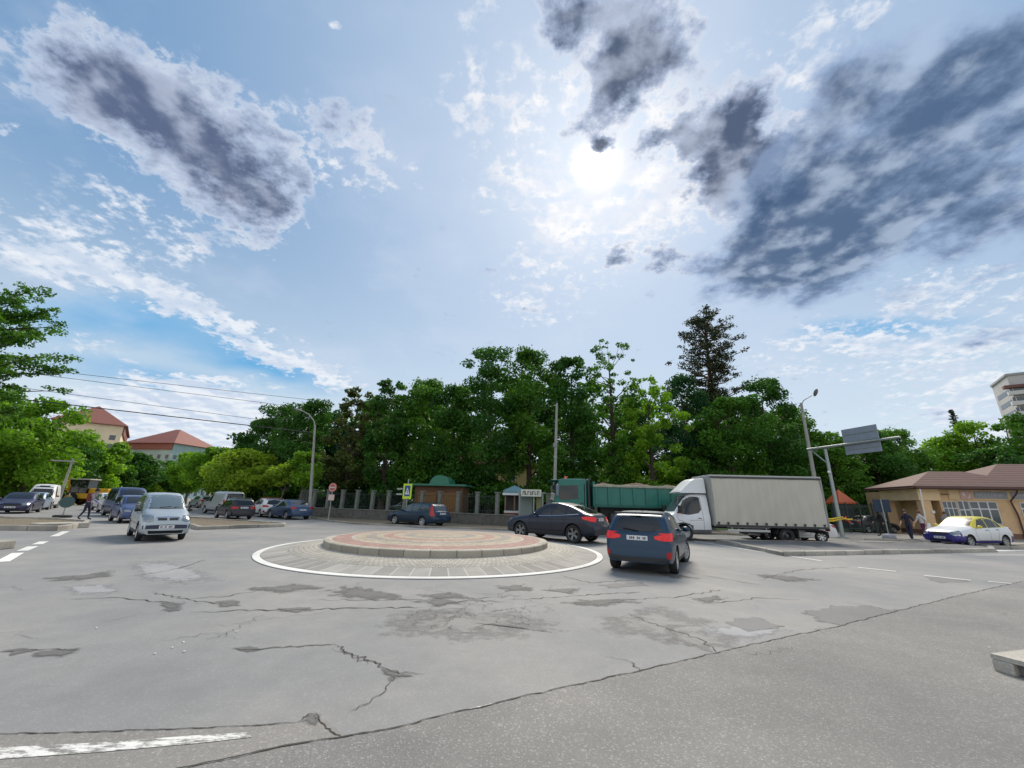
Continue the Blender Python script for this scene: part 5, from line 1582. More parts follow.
    MB().add([(7.765, -1.06, 1.72), (7.765, 1.06, 1.72), (7.60, 1.0, 2.66), (7.60, -1.0, 2.66), (7.80, -1.06, 1.73), (7.80, 1.06, 1.73), (7.635, 1.0, 2.67), (7.635, -1.0, 2.67)],
             [(0, 3, 2, 1), (4, 5, 6, 7), (0, 1, 5, 4), (1, 2, 6, 5), (2, 3, 7, 6), (3, 0, 4, 7)]).build('windscreen', M_glass_l, t)
    MB().bbox(7.68, 7.84, -1.0, 1.0, .98, 1.55, .03).build('grille', dk, t)
    MB().bbox(7.55, 7.86, -1.2, 1.2, .42, .74, .05).build('bumper', gr2, t)
    MB().bbox(7.38, 7.95, -1.05, 1.05, 2.86, 2.92, .02).build('sun_visor', gr2, t)
    # exhaust stack and air intake behind the cab
    ex = MB(); ex.tube([(5.75, .95, 1.1), (5.75, .95, 2.9), (5.66, .95, 3.02)], .085, 12); ex.build('exhaust_stack', dk, t, True)
    ai = MB(); ai.bbox(5.62, 5.84, .4, .82, 1.2, 3.0, .05); ai.build('air_intake', gr, t)
    ai2 = MB(); ai2.bbox(5.60, 5.86, -1.15, -.3, 1.2, 2.7, .05); ai2.build('air_intake', dk, t)
    bc = MB(); bc.lathe([(.001, .16), (.05, .155), (.075, .10), (.08, 0), (.001, 0)], 16, Matrix.Translation((7.05, .7, 2.98)))
    bc.build('beacon', mat('orange_beacon', (.8, .16, .04), .25, coat=.5), t, True)
    t.location = (10.35, 23.6 + W2 - .2, 0); t.rotation_euler = (0, 0, PI)
    return t


dump_truck()

# ------------------------------------------------------------------ trees
def leaf_mat(name, dark, light, trans=.35):
    m = bpy.data.materials.new(name); m.use_nodes = True
    nt = m.node_tree; nt.nodes.clear(); N = nt.nodes.new; L = nt.links.new
    at = N('ShaderNodeAttribute'); at.attribute_name = 'tint'
    mx = N('ShaderNodeMix'); mx.data_type = 'RGBA'; L(at.outputs['Fac'], mx.inputs[0])
    mx.inputs[6].default_value = (*dark, 1); mx.inputs[7].default_value = (*light, 1)
    d = N('ShaderNodeBsdfPrincipled'); d.inputs['Roughness'].default_value = .55; d.inputs['Specular IOR Level'].default_value = .25
    L(mx.outputs[2], d.inputs['Base Color'])
    t = N('ShaderNodeBsdfTranslucent')
    sc = N('ShaderNodeVectorMath'); sc.operation = 'MULTIPLY'; sc.inputs[1].default_value = (1.25, 1.35, .6); L(mx.outputs[2], sc.inputs[0])
    L(sc.outputs[0], t.inputs['Color'])
    ms = N('ShaderNodeMixShader'); ms.inputs[0].default_value = trans
    L(d.outputs[0], ms.inputs[1]); L(t.outputs[0], ms.inputs[2])
    o = N('ShaderNodeOutputMaterial'); L(ms.outputs[0], o.inputs[0])
    return m


LM = dict(
    dark=leaf_mat('leaves_dark', (.020, .075, .012), (.065, .185, .022)),
    mid=leaf_mat('leaves_mid', (.034, .11, .012), (.115, .27, .028)),
    bright=leaf_mat('leaves_bright', (.080, .20, .014), (.23, .41, .034), .45),
    yellow=leaf_mat('leaves_yellow', (.15, .27, .02), (.36, .48, .05), .45),
    brown=leaf_mat('leaves_brown', (.042, .062, .018), (.105, .14, .034)),
    pine=leaf_mat('needles', (.022, .040, .018), (.060, .075, .030), .12),
    cool=leaf_mat('leaves_cool', (.014, .062, .022), (.040, .125, .045)),
)
M_bark = mat('bark', (.060, .045, .034), .9, noise=.35, nscale=9, bump=.6)
M_barkp = mat('pine_bark', (.12, .065, .040), .9, noise=.35, nscale=9, bump=.6)
M_barkl = mat('pale_bark', (.17, .15, .12), .9, noise=.3, nscale=9, bump=.5)


def leaf_cloud(name, clumps, n_leaves, size, seed, m, parent, flat=0.0, shell=.45):
    """leaf-sized faces gathered round many clumps; each clump has its own tint"""
    rg = np.random.default_rng(seed)
    C_ = np.array([c[:3] for c in clumps]); Rr = np.array([c[3] for c in clumps]); Z = np.array([c[4] for c in clumps])
    wgt = Rr ** 2; wgt /= wgt.sum()
    idx = rg.choice(len(clumps), n_leaves, p=wgt)
    d = rg.normal(size=(n_leaves, 3)); d /= np.linalg.norm(d, axis=1)[:, None]
    rad = shell + (1 - shell) * rg.random(n_leaves) ** .6
    rad *= 1 + .25 * rg.normal(size=n_leaves) * (rg.random(n_leaves) < .3)
    P = C_[idx] + d * (rad * Rr[idx])[:, None] * np.c_[np.ones(n_leaves), np.ones(n_leaves), Z[idx]]
    nrm = d * .5 + rg.normal(size=(n_leaves, 3)) * .7 + np.array([0, 0, .35 + flat])
    nrm /= np.linalg.norm(nrm, axis=1)[:, None]
    a = np.cross(nrm, rg.normal(size=(n_leaves, 3))); a /= np.linalg.norm(a, axis=1)[:, None]
    b = np.cross(nrm, a)
    s = size * (.6 + .8 * rg.random(n_leaves))
    a = a * s[:, None]; b = b * (s * .62)[:, None]
    V = np.empty((n_leaves, 4, 3))
    V[:, 0] = P - a; V[:, 1] = P - b * .9 + a * .1; V[:, 2] = P + a; V[:, 3] = P + b * 1.1
    me = bpy.data.meshes.new(name)
    me.vertices.add(n_leaves * 4); me.vertices.foreach_set('co', V.reshape(-1))
    me.loops.add(n_leaves * 4); me.loops.foreach_set('vertex_index', np.arange(n_leaves * 4, dtype=np.int32))
    me.polygons.add(n_leaves); me.polygons.foreach_set('loop_start', np.arange(0, n_leaves * 4, 4, dtype=np.int32))
    ct = rg.random(len(clumps))
    tint = np.clip(ct[idx] * .75 + rg.random(n_leaves) * .35 - .05, 0, 1)
    at = me.attributes.new('tint', 'FLOAT', 'POINT'); at.data.foreach_set('value', np.repeat(tint, 4).astype(np.float32))
    me.update(calc_edges=True); me.materials.append(m)
    o = bpy.data.objects.new(name, me); COL.objects.link(o); o.parent = parent
    return o


def crown_clumps(rg, H, base, rx, n, top_round=.5, cr=(.9, 1.7), taper=0.0, open_=0.0):
    """clump centres filling an uneven crown between the heights base and H"""
    out = []
    ph = [rg.uniform(0, 6.28) for _ in range(4)]
    for i in range(n):
        t = rg.random() ** .85
        z = base + (H - base) * t
        # half width of the crown at that height
        w = rx * math.sin(min(1, (t + .10) / .55) * PI / 2) if t < .45 else rx * math.sqrt(max(0, 1 - ((t - .45) / .58) ** 2)) * (1 - taper * (t - .45))
        a = rg.uniform(0, 2 * PI)
        w *= 1 + .22 * math.sin(2 * a + ph[0] + 3 * t) + .15 * math.sin(3 * a + ph[1] - 5 * t)
        r = w * math.sqrt(rg.uniform(.08 if open_ == 0 else .3, 1.0))
        c = rg.uniform(*cr)
        c *= (1 - .45 * t)
        out.append((r * math.cos(a) * .92, r * math.sin(a) * .92, min(z, H - c * .7), c, rg.uniform(.55, .85)))
    return out


def grow_trunk(rg, H, base, clumps, r0, m, parent, limbs=9, lean=(0, 0)):
    mb = MB()
    n = 8; pts = []; rad = []
    for i in range(n + 1):
        t = i / n; z = H * .86 * t
        pts.append((lean[0] * t * t * H + rg.uniform(-.08, .08) * (i > 0), lean[1] * t * H + rg.uniform(-.08, .08) * (i > 0), z - (.1 if i == 0 else 0)))
        rad.append(r0 * (1.35 if i == 0 else 1.0) * (1 - .88 * t))
    mb.tube(pts, rad, 9)
    for c in rg.sample(clumps, min(limbs, len(clumps))):
        z0 = max(base * .75, min(H * .8, c[2] - rg.uniform(.8, 2.2)))
        t = z0 / (H * .86); i = min(n - 1, int(t * n)); f = t * n - i
        p = Vector(pts[i]).lerp(Vector(pts[i + 1]), f); q = Vector(c[:3]); mid = p.lerp(q, .5) + Vector((0, 0, -.25))
        rr = rad[i] * .45
        mb.tube([p, mid, q], [rr, rr * .65, rr * .2], 6)
    return mb.build('trunk', m, parent, True)


def tree(name, label, x, y, H, rx, kind='mid', base=2.0, n=45, leaves=7000, leaf=.20, seed=1, bark=None, group=None, cat='tree', cr=(1.0, 1.9), taper=0.0, lean=(0, 0), r0=None, limbs=9, open_=0.0, z0=0.0):
    rg = random.Random(seed)
    t = thing(name, label, cat, (x, y, z0), rg.uniform(0, 6.28), group)
    cl = crown_clumps(rg, H, base, rx, n, cr=cr, taper=taper, open_=open_)
    leaf_cloud('crown', cl, leaves, leaf, seed, LM[kind], t)
    grow_trunk(rg, H, base, cl, r0 or .11 + H * .014, bark or M_bark, t, limbs, lean)
    return t


def at_px(px, Y):
    """ground point on the line of sight of an image column, at the depth Y"""
    x = atY(px, 503, Y)[0]
    return x


def top_h(px, py, Y):
    return atY(px, py, Y)[2]


GP = 'trees of the park'
# main row: (column, top row, depth, half width m, kind, label)
ROW = [
    (232, 440, 62, 2.6, 'mid', 'low dark round tree at the left end of the park'),
    (268, 403, 47, 3.4, 'dark', 'round dark tree at the left end of the park, behind the yellow green saplings'),
    (296, 400, 44, 3.0, 'dark', 'dark tree just left of the left lamp post top'),
    (344, 389, 42, 3.0, 'brown', 'thin brownish tree with sky showing through it'),
    (381, 381, 40, 2.7, 'dark', 'dark dense tree right of the thin brownish one'),
    (416, 379, 41, 2.9, 'mid', 'broad green tree left of the tallest crowns'),
    (449, 386, 40, 2.5, 'dark', 'lower dark tree against the left side of the tall rounded one'),
    (487, 347, 40, 3.8, 'dark', 'tall rounded dark tree above the brown kiosk'),
    (529, 350, 41, 3.6, 'mid', 'tall broad tree left of the middle pole'),
    (573, 357, 41, 3.4, 'dark', 'tall dark tree right behind the middle pole'),
    (616, 340, 42, 3.4, 'mid', 'airy tall tree with loose sprays at its top'),
    (655, 380, 40, 3.6, 'bright', 'lighter green tree right of the airy tall one'),
    (692, 376, 43, 3.0, 'cool', 'dark tree standing left of the big pine'),
    (738, 398, 39, 3.4, 'mid', 'green tree in front of the foot of the big pine'),
    (778, 380, 41, 3.8, 'dark', 'broad dark tree right of the big pine'),
    (806, 404, 43, 2.6, 'mid', 'tree behind the head of the right street lamp'),
    (838, 432, 42, 3.0, 'mid', 'loose green tree behind the left part of the overhead sign'),
    (884, 434, 44, 3.2, 'dark', 'rounded tree behind the overhead sign panel'),
    (912, 430, 48, 3.0, 'mid', 'green tree left of the gap in the trees on the right'),
]
for i, (px, py, Y, rx, kind, lab) in enumerate(ROW):
    x = at_px(px, Y); H = top_h(px, py, Y)
    airy = 'airy' in lab or 'loose' in lab or 'thin' in lab
    tree('park_tree', lab, x, Y, H, rx, kind, base=1.9 if px > 300 else 1.6, n=64 if not airy else 120, leaves=(20000 if not airy else 14000), leaf=.135 if not airy else .13,
         seed=10 + i, group=GP, cr=(1.0, 1.9) if not airy else (.4, 1.05), taper=.2 if not airy else .1, limbs=10 if not airy else 34, open_=0 if not airy else 1)
# second row fills the depth of the park
BACK = [(250, 420, 60), (318, 412, 56), (362, 402, 58), (400, 396, 60), (433, 400, 58), (466, 384, 58), (508, 376, 60), (551, 372, 58), (596, 380, 60), (636, 392, 58), (676, 390, 60), (716, 394, 58), (758, 396, 60), (796, 410, 58), (824, 436, 60), (860, 440, 60), (898, 446, 62)]
for i, (px, py, Y) in enumerate(BACK):
    x = at_px(px, Y); H = top_h(px, py, Y)
    tree('park_tree', 'dark tree deep in the park, filling the gap between nearer crowns', x, Y, H, 4.2, ('dark', 'cool', 'mid')[i % 3], base=1.3, n=60, leaves=7000, leaf=.30, seed=50 + i, group='trees deep in the park', cr=(1.4, 2.4))
# bushes under the trees, inside the fence
BUSH = [(255, 44), (283, 42), (355, 44), (470, 47), (505, 44), (590, 40), (620, 42), (660, 40), (700, 41), (760, 40), (800, 40), (835, 44), (870, 48), (900, 52), (380, 52), (545, 44)]
for i, (px, Y) in enumerate(BUSH):
    tree('bush', 'leafy dark bush under the park trees', at_px(px, Y), Y, 3.6, 2.6, ('dark', 'mid', 'cool')[i % 3], base=.4, n=26, leaves=3200, leaf=.19, seed=90 + i, group='bushes under the park trees', cat='bush', cr=(.8, 1.3), r0=.06, limbs=5)

# the big pine: bare stem, flat boughs near the top
def pine(px, py, Y, label):
    rg = random.Random(5)
    x = at_px(px, Y); H = top_h(px, py, Y)
    t = thing('pine_tree', label, 'pine', (x, Y, 0))
    cl = []; mb = MB()
    pts = [(0, 0, -.1), (.05, 0, H * .3), (-.10, 0, H * .6), (.10, 0, H * .8), (.2, 0, H * .97)]
    mb.tube(pts, [.42, .34, .26, .17, .04], 10)
    for k in range(84):
        f = k / 83; z = H * (.46 + .50 * f) + rg.uniform(-.4, .4)
        a = k * 2.4 + rg.uniform(-.4, .4)
        ln = (3.9 * math.sqrt(max(0.03, 1 - (abs(f - .40) / .63) ** 3)) + .1) * rg.uniform(.35, 1.05)
        if .10 < f < .24 and k % 3: ln *= .35
        e = Vector((math.cos(a) * ln, math.sin(a) * ln, z + rg.uniform(.2, 1.3)))
        p = Vector((0, 0, z - .5)); m1 = p.lerp(e, .5) + Vector((0, 0, -.30))
        mb.tube([p, m1, e], [.09, .06, .02], 6)
        for q in range(5):
            u = .45 + .6 * q / 4
            c = p.lerp(e, u) + Vector((rg.uniform(-.5, .5), rg.uniform(-.5, .5), rg.uniform(0, .3)))
            cl.append((c.x, c.y, c.z, rg.uniform(.35, .75), .55))
    leaf_cloud('crown', cl, 21000, .105, 5, LM['pine'], t, shell=.1)
    mb.build('trunk', M_barkp, t, True)
    return t


pine(726, 314, 45, 'tall pine with a bare stem and flat boughs, highest tree of the park')

# spruce on the right
def spruce(px, py, Y, label, rx=2.0, seed=3):
    rg = random.Random(seed); x = at_px(px, Y); H = top_h(px, py, Y)
    t = thing('spruce_tree', label, 'spruce', (x, Y, 0)); cl = []; mb = MB()
    mb.tube([(0, 0, -.1), (0, 0, H * .98)], [.28, .03], 8)
    for k in range(110):
        f = (k / 110) ** .9; z = H * (.12 + .86 * f); ln = rx * (1 - f) * rg.uniform(.6, 1.05) + .15; a = k * 2.4
        mb.tube([(0, 0, z), (math.cos(a) * ln, math.sin(a) * ln, z - ln * .25)], [.04, .01], 4)
        for u in (.5, .95): cl.append((math.cos(a) * ln * u, math.sin(a) * ln * u, z - ln * .25 * u, .30 + .25 * (1 - f), .4))
    leaf_cloud('crown', cl, 6000, .14, seed, LM['pine'], t, shell=.1); mb.build('trunk', M_bark, t, True)
    return t


spruce(979, 408, 70, 'dark pointed spruce rising behind the trees on the right', 3.0)
# right-hand mass behind the pavilion
for i, (px, py, Y, rx, kind, lab) in enumerate([
    (945, 452, 62, 3.4, 'yellow', 'yellowish tree at the left of the mass behind the pavilion'),
    (966, 436, 58, 3.6, 'bright', 'bright green tree left of the spruce'),
    (994, 422, 56, 4.4, 'bright', 'large bright green tree under the spruce'),
    (1030, 416, 54, 4.4, 'mid', 'large green tree in front of the high block'),
    (1064, 418, 56, 4.4, 'dark', 'dark green tree at the right edge of the photo'),
    (930, 470, 58, 3.0, 'mid', 'low tree behind the left end of the pavilion roof'),
    (1012, 446, 50, 3.6, 'dark', 'darker lower tree right behind the pavilion roof')]):
    tree('street_tree', lab, at_px(px, Y), Y, top_h(px, py, Y), rx, kind, base=1.5, n=50, leaves=14000, leaf=.19, seed=130 + i, group='trees behind the pavilion', cr=(1.3, 2.2))

# saplings with yellow-green leaves before the park, along the left street
for i, (px, py, Y, rx, kind, lab) in enumerate([
    (281, 464, 36.5, 1.2, 'yellow', 'slender yellow green sapling over the parked white hatchback'),
    (300, 452, 36.0, 1.4, 'bright', 'bright sapling leaning towards the left lamp post'),
    (262, 466, 40.5, 1.4, 'yellow', 'low yellow green sapling over the black estate car'),
    (243, 450, 42.0, 2.1, 'yellow', 'yellow green young tree over the light grey van'),
    (225, 450, 47.0, 2.6, 'yellow', 'yellow green young tree left of the light grey van'),
    (205, 447, 56.0, 3.0, 'bright', 'bright green tree over the far parked cars, right of the street'),
    (185, 452, 66.0, 3.2, 'bright', 'bright green tree at the far right side of the left street')]):
    tree('sapling' if rx < 2 else 'street_tree', lab, at_px(px, Y), Y, top_h(px, py, Y), rx, kind, base=2.6, n=26 if rx < 2 else 40, leaves=4500 if rx < 2 else 10000, leaf=.12 if rx < 2 else .17, seed=160 + i,
         bark=M_barkl, group='trees along the park side of the left street', cr=(.4, .8) if rx < 2 else (1.0, 1.8), r0=.07 if rx < 2 else None, limbs=12, open_=1 if rx < 2 else 0)
# far end of the left street
for i, (px, py, Y, rx, kind, lab) in enumerate([
    (165, 473, 105, 5.0, 'yellow', 'hazy yellow green tree at the end of the left street'),
    (150, 470, 95, 4.5, 'yellow', 'yellow green tree between the two apartment blocks'),
    (176, 458, 80, 4.5, 'mid', 'green tree before the blue green apartment block'),
    (118, 452, 66, 3.6, 'dark', 'round dark tree before the cream apartment block'),
    (131, 466, 74, 3.2, 'bright', 'low bright tree right of the round dark one'),
    (100, 462, 62, 3.0, 'mid', 'green tree left of the round dark one'),
    (84, 440, 56, 3.6, 'bright', 'tall bright tree covering the foot of the cream block'),
    (62, 440, 56, 3.6, 'mid', 'green tree behind the yellow excavator'),
    (66, 466, 60, 2.8, 'dark', 'dark low tree behind the excavator arm'),
    (40, 432, 50, 3.8, 'dark', 'dark tree behind the leaning pole on the left'),
    (16, 400, 42, 4.6, 'bright', 'broad bright tree over the parked cars at the left edge'),
    (-22, 392, 40, 5.0, 'bright', 'broad bright tree at the very left edge')]):
    tree('street_tree', lab, at_px(px, Y), Y, top_h(px, py, Y), rx, kind, base=1.8, n=48, leaves=12000, leaf=.12 + Y * .0014, seed=190 + i, group='trees along the left street', cr=(1.1, 2.0))


def edge_tree():
    """the dark open-boughed tree that reaches in from the left edge"""
    rg = random.Random(77); Y = 23.0; x = at_px(-104, Y); H = top_h(-40, 286, Y)
    t = thing('maple_tree', 'tall dark tree whose open boughs reach in at the left edge', 'tree', (x, Y, 0)); cl = []; mb = MB()
    mb.tube([(0, 0, -.1), (0, 0, H * .4), (.1, 0, H * .7), (.2, 0, H * .95)], [.36, .28, .18, .05], 10)
    for k in range(90):
        f = k / 89; z = H * (.22 + .74 * f) + rg.uniform(-.5, .5); a = k * 2.4 + rg.uniform(-.3, .3)
        ln = (1.0 + 3.4 * math.sin(PI * (.14 + .80 * (1 - f)))) * rg.uniform(.6, 1.05)
        e = Vector((math.cos(a) * ln, math.sin(a) * ln, z + rg.uniform(.1, 1.2))); p = Vector((0, 0, z - .8)); m1 = p.lerp(e, .5) + Vector((0, 0, .1))
        mb.tube([p, m1, e], [.08, .05, .015], 6)
        for q in range(5):
            c = p.lerp(e, .4 + .65 * q / 4) + Vector((rg.uniform(-.45, .45), rg.uniform(-.45, .45), rg.uniform(-.1, .35)))
            cl.append((c.x, c.y, c.z, rg.uniform(.3, .7), .55))
    leaf_cloud('crown', cl, 36000, .09, 7, LM['mid'], t, shell=.15); mb.build('trunk', M_bark, t, True)


edge_tree()

# ------------------------------------------------------------------ park wall with pillars
M_wall = mat('wall_concrete', (.125, .12, .11), .9, noise=.35, nscale=3, bump=.4)
M_pil = mat('pillar_concrete', (.17, .18, .165), .85, noise=.25, nscale=5, bump=.3)
M_iron = mat('fence_iron', (.035, .05, .045), .5, .3)


def park_wall(name, label, a, b, h=.70, ph=2.15, sp=1.55, skip=()):
    t = thing(name, label, 'fence', (0, 0, 0))
    a, b = Vector(a), Vector(b); d = (b - a); Ln = d.length; d.normalize(); ang = math.atan2(d.y, d.x)
    M = Matrix.Translation((a.x, a.y, 0)) @ Matrix.Rotation(ang, 4, 'Z')
    MB().bbox(0, Ln, -.13, .13, -.05, h, .01, M).build('wall', M_wall, t)
    MB().bbox(-.02, Ln + .02, -.17, .17, h + .002, h + .07, .015, M).build('coping', M_pil, t)
    n = int(Ln / sp)
    for i in range(n + 1):
        x = i * sp
        p = MB(); p.bbox(x - .12, x + .12, -.12, .12, h + .072, ph, .012, M); p.bbox(x - .17, x + .17, -.17, .17, ph + .002, ph + .09, .02, M)
        p.build('pillar', M_pil, t)
    for i in range(n):
        x = i * sp + .125
        r = MB()
        for z in (h + .25, ph - .25): r.box(x, x + sp - .25, -.015, .015, z, z + .035, M)
        for k in range(1, 9):
            xx = x + (sp - .25) * k / 9; r.box(xx - .009, xx + .009, -.009, .009, h + .12, ph - .1, M)
        r.build('railing', M_iron, t)
    return t


park_wall('park_fence', 'low concrete park wall with square pillars and railings behind the roundabout', (-16.6, 35.2), (.45, 28.25))
park_wall('park_fence', 'concrete park wall with pillars going on behind the green dump truck', (.45 + 2.2, 27.9), (14.6, 29.6), sp=1.7)
park_wall('park_fence', 'park wall with pillars along the left street behind the parked cars', (-31.0, 56.0), (-17.2, 36.0))


# ------------------------------------------------------------------ buildings
def hip_roof(mb, x0, x1, y0, y1, z0, h, over=.5, M=None, ridge=None):
    x0 -= over; x1 += over; y0 -= over; y1 += over
    w, d = x1 - x0, y1 - y0; k = min(w, d) / 2
    if w >= d: r0, r1 = (x0 + k, (y0 + y1) / 2), (x1 - k, (y0 + y1) / 2)
    else: r0, r1 = ((x0 + x1) / 2, y0 + k), ((x0 + x1) / 2, y1 - k)
    v = [(x0, y0, z0), (x1, y0, z0), (x1, y1, z0), (x0, y1, z0), (*r0, z0 + h), (*r1, z0 + h),
         (x0, y0, z0 - .18), (x1, y0, z0 - .18), (x1, y1, z0 - .18), (x0, y1, z0 - .18)]
    if w >= d: f = [(0, 1, 5, 4), (1, 2, 5), (2, 3, 4, 5), (3, 0, 4)]
    else: f = [(0, 1, 4), (1, 2, 5, 4), (2, 3, 5), (3, 0, 4, 5)]
    f += [(0, 6, 7, 1), (1, 7, 8, 2), (2, 8, 9, 3), (3, 9, 6, 0), (9, 8, 7, 6)]
    mb.add(v, f, M)


def roof_mat(name, a, b, scale=1.0):
    m = bpy.data.materials.new(name); m.use_nodes = True
    nt, bs, N, L = nodes(m)
    tc = N('ShaderNodeTexCoord')
    w = N('ShaderNodeTexWave'); w.wave_type = 'BANDS'; w.bands_direction = 'Z'; w.inputs['Scale'].default_value = 1.6 * scale; w.inputs['Distortion'].default_value = .3
    L(tc.outputs['Object'], w.inputs['Vector'])
    n = N('ShaderNodeTexNoise'); n.inputs['Scale'].default_value = 2.2; n.inputs['Detail'].default_value = 6; L(tc.outputs['Object'], n.inputs['Vector'])
    mx = N('ShaderNodeMix'); mx.data_type = 'RGBA'; mx.inputs[6].default_value = (*a, 1); mx.inputs[7].default_value = (*b, 1)
    L(n.outputs['Fac'], mx.inputs[0])
    m2 = N('ShaderNodeMix'); m2.data_type = 'RGBA'; m2.blend_type = 'MULTIPLY'; m2.inputs[0].default_value = .18
    L(mx.outputs[2], m2.inputs[6]); L(w.outputs['Color'], m2.inputs[7]); L(m2.outputs[2], bs.inputs['Base Color'])
    bs.inputs['Roughness'].default_value = .75
    bp = N('ShaderNodeBump'); bp.inputs['Strength'].default_value = .6; bp.inputs['Distance'].default_value = .03; L(w.outputs['Fac'], bp.inputs['Height']); L(bp.outputs[0], bs.inputs['Normal'])
    return m


M_roofb = roof_mat('brown_roof_tiles', (.105, .052, .042), (.150, .078, .062))
M_roofr = roof_mat('red_roof_tiles', (.22, .075, .058), (.30, .12, .09), .3)
M_ochre = mat('ochre_plaster', (.68, .46, .26), .85, noise=.12, nscale=1.5, bump=.1)
M_ochre2 = mat('pale_ochre_plaster', (.76, .57, .34), .85, noise=.10, nscale=1.5)
M_frame = mat('window_frame_white', (.70, .72, .74), .5)
M_win = mat('window_glass', (.05, .07, .085), .06, spec=.8)
M_brown = mat('brown_gutter', (.09, .04, .035), .5)


def window(t, M, x0, x1, z0, z1, nx=2, rows=(.66,), frame=.06, y=0.0, name='window'):
    """framed window set on the wall plane y = 0 facing -y of the frame M"""
    w = MB(); w.bbox(x0, x1, y - .05, y + .04, z0, z1, .004, M)
    fr = w.build(name, M_frame, t)
    for i in range(nx):
        a = x0 + (x1 - x0) * i / nx + frame / 2; b = x0 + (x1 - x0) * (i + 1) / nx - frame / 2
        zs = [z0] + [z0 + (z1 - z0) * r for r in rows] + [z1]
        for j in range(len(zs) - 1):
            MB().box(a, b, y - .056, y - .052, zs[j] + frame / 2, zs[j + 1] - frame / 2, M).build('pane', M_win, fr)
    return fr


def pavilion():
    t = thing('pavilion_building', 'ochre single storey pavilion with a brown hipped roof on the right', 'building')
    cx, cy = atY(918, 503, 29.9)[:2]
    ang = R(-15)
    M = Matrix.Translation((cx, cy, 0)) @ Matrix.Rotation(ang, 4, 'Z')
    We, D, Hh = 17.0, 9.0, 3.25
    # main block: from the glazed hall to beyond the frame; x runs right, y runs away
    w = MB(); w.box(1.3, We, 0, D, 0, Hh, M); w.build('wall', M_ochre, t)
    pl = MB(); pl.box(1.26, We + .04, -.05, D, 0, .35, M); pl.build('plinth', mat('plinth_brown', (.20, .11, .08), .8), t)
    # porch on the left: lintel band on pillars, cut back to the left
    lb = MB(); lb.prism([(-.1, 4.1), (.0, -.2), (1.295, -.2), (1.295, .5), (.6, .5), (.45, 4.1)], 2.45, Hh, M); lb.build('porch_lintel', M_ochre2, t)
    for (x, y) in ((.40, .10), (.20, 3.8)):
        p = MB(); p.bbox(x - .30, x + .30, y - .25, y + .25, 0, 2.448, .02, M); p.build('porch_pillar', M_ochre, t)
    cl = MB(); cl.box(1.0, 1.89, 6.5, 6.6, 0, 2.44, M); cl.build('porch_back_wall', M_frame, t)
    bd = MB(); bd.box(1.9, We, -.06, -.004, 2.55, Hh - .02, M); bd.build('fascia', M_ochre2, t)
    # roof: low hip on the left, higher hip on the right
    r = MB(); hip_roof(r, .0, 7.2, -.2, 4.9, Hh + .20, 1.25, .5, M); r.build('roof', M_roofb, t)
    r = MB(); hip_roof(r, 3.9, We + 2, -.1, 9.0, Hh + .22, 2.0, .55, M); r.build('roof', M_roofb, t)
    g = MB(); g.bbox(-.4, We + 2, -.90, -.76, Hh + .0, Hh + .14, .02, M); g.build('gutter', M_brown, t)
    for x in (5.30,):
        d = MB(); d.tube([M @ Vector((x, -.82, Hh)), M @ Vector((x, -.7, Hh - .25)), M @ Vector((x - .05, -.14, Hh - .75)), M @ Vector((x + .12, -.12, 1.6)), M @ Vector((x + .12, -.12, .1))], .05, 8); d.build('downpipe', M_brown, t, True)
    # glazed hall and shop windows
    window(t, M, 1.40, 2.20, .95, 2.40, 3, (.68,), .05, 0.0)
    dr = window(t, M, 2.28, 2.92, .12, 2.46, 2, (.30, .74), .07, 0.0, 'glazed_door')
    window(t, M, 2.96, 4.5, .95, 2.44, 3, (.66,), .08, 0.0)
    window(t, M, 5.75, 6.7, 1.15, 2.42, 2, (.68,), .10, 0.0)
    window(t, M, 7.9, 9.2, 1.15, 2.42, 2, (.68,), .10, 0.0)
    # banner signs: grey boards with pale lettering too small to read, and the pink panel with a figure
    gb = mat('sign_grey', (.32, .33, .36), .6, noise=.1, nscale=4); lt = mat('sign_letters', (.52, .52, .56), .6); pk = mat('sign_pink', (.62, .40, .34), .6)
    for a, b in ((3.35, 5.20), (5.42, 8.2)):
        s = MB().box(a, b, -.10, -.062, 2.64, 3.12, M); so = s.build('sign_board', gb, t)
        l = MB(); x = a + .12
        rr = random.Random(int(a * 10))
        while x < b - .15:
            wd = rr.uniform(.06, .13)
            l.box(x, x + wd * .3, -.108, -.102, 2.78, 2.98, M); l.box(x + wd * .32, x + wd, -.108, -.102, rr.choice((2.78, 2.86, 2.94)), rr.choice((2.98, 2.97)), M)
            x += wd + .05
        l.build('sign_lettering', lt, so)
    s = MB().box(2.55, 3.25, -.10, -.062, 2.58, 3.16, M).build('sign_panel', pk, t)
    f = MB(); f.prism([(3.75, 0), (3.95, 0), (3.9, 0)], 0, 0.001)
    l = MB(); l.add([tuple(M @ Vector(p)) for p in ((2.66, -.105, 2.95), (2.76, -.105, 3.08), (2.84, -.105, 2.9), (2.76, -.105, 2.72), (2.95, -.106, 2.66), (3.14, -.106, 3.0), (3.05, -.106, 2.64))], [(0, 3, 2, 1), (4, 6, 5)]); l.build('sign_emblem', mat('sign_white', (.75, .70, .68), .6), s)
    n = MB().box(1.5, 1.95, -.075, -.063, 2.84, 2.94, M).build('name_board', mat('board_brown', (.25, .16, .09), .7), t)
    # round blue grey panel low on the right wall
    o = MB(); o.lathe([(.001, 0), (.62, 0), (.62, .04), (.001, .04)], 28, M @ Matrix.Translation((7.3, -.06, 1.0)) @ Matrix.Rotation(R(90), 4, 'X')); o.build('round_panel', mat('panel_blue_grey', (.17, .22, .32), .6), t)
    MB().bbox(.55, .75, -.22, -.19, 1.55, 1.75, .01, M).build('notice', M_frame, t)
    # cable drum like bench of pale wood beside the hall
    return t


pavilion()


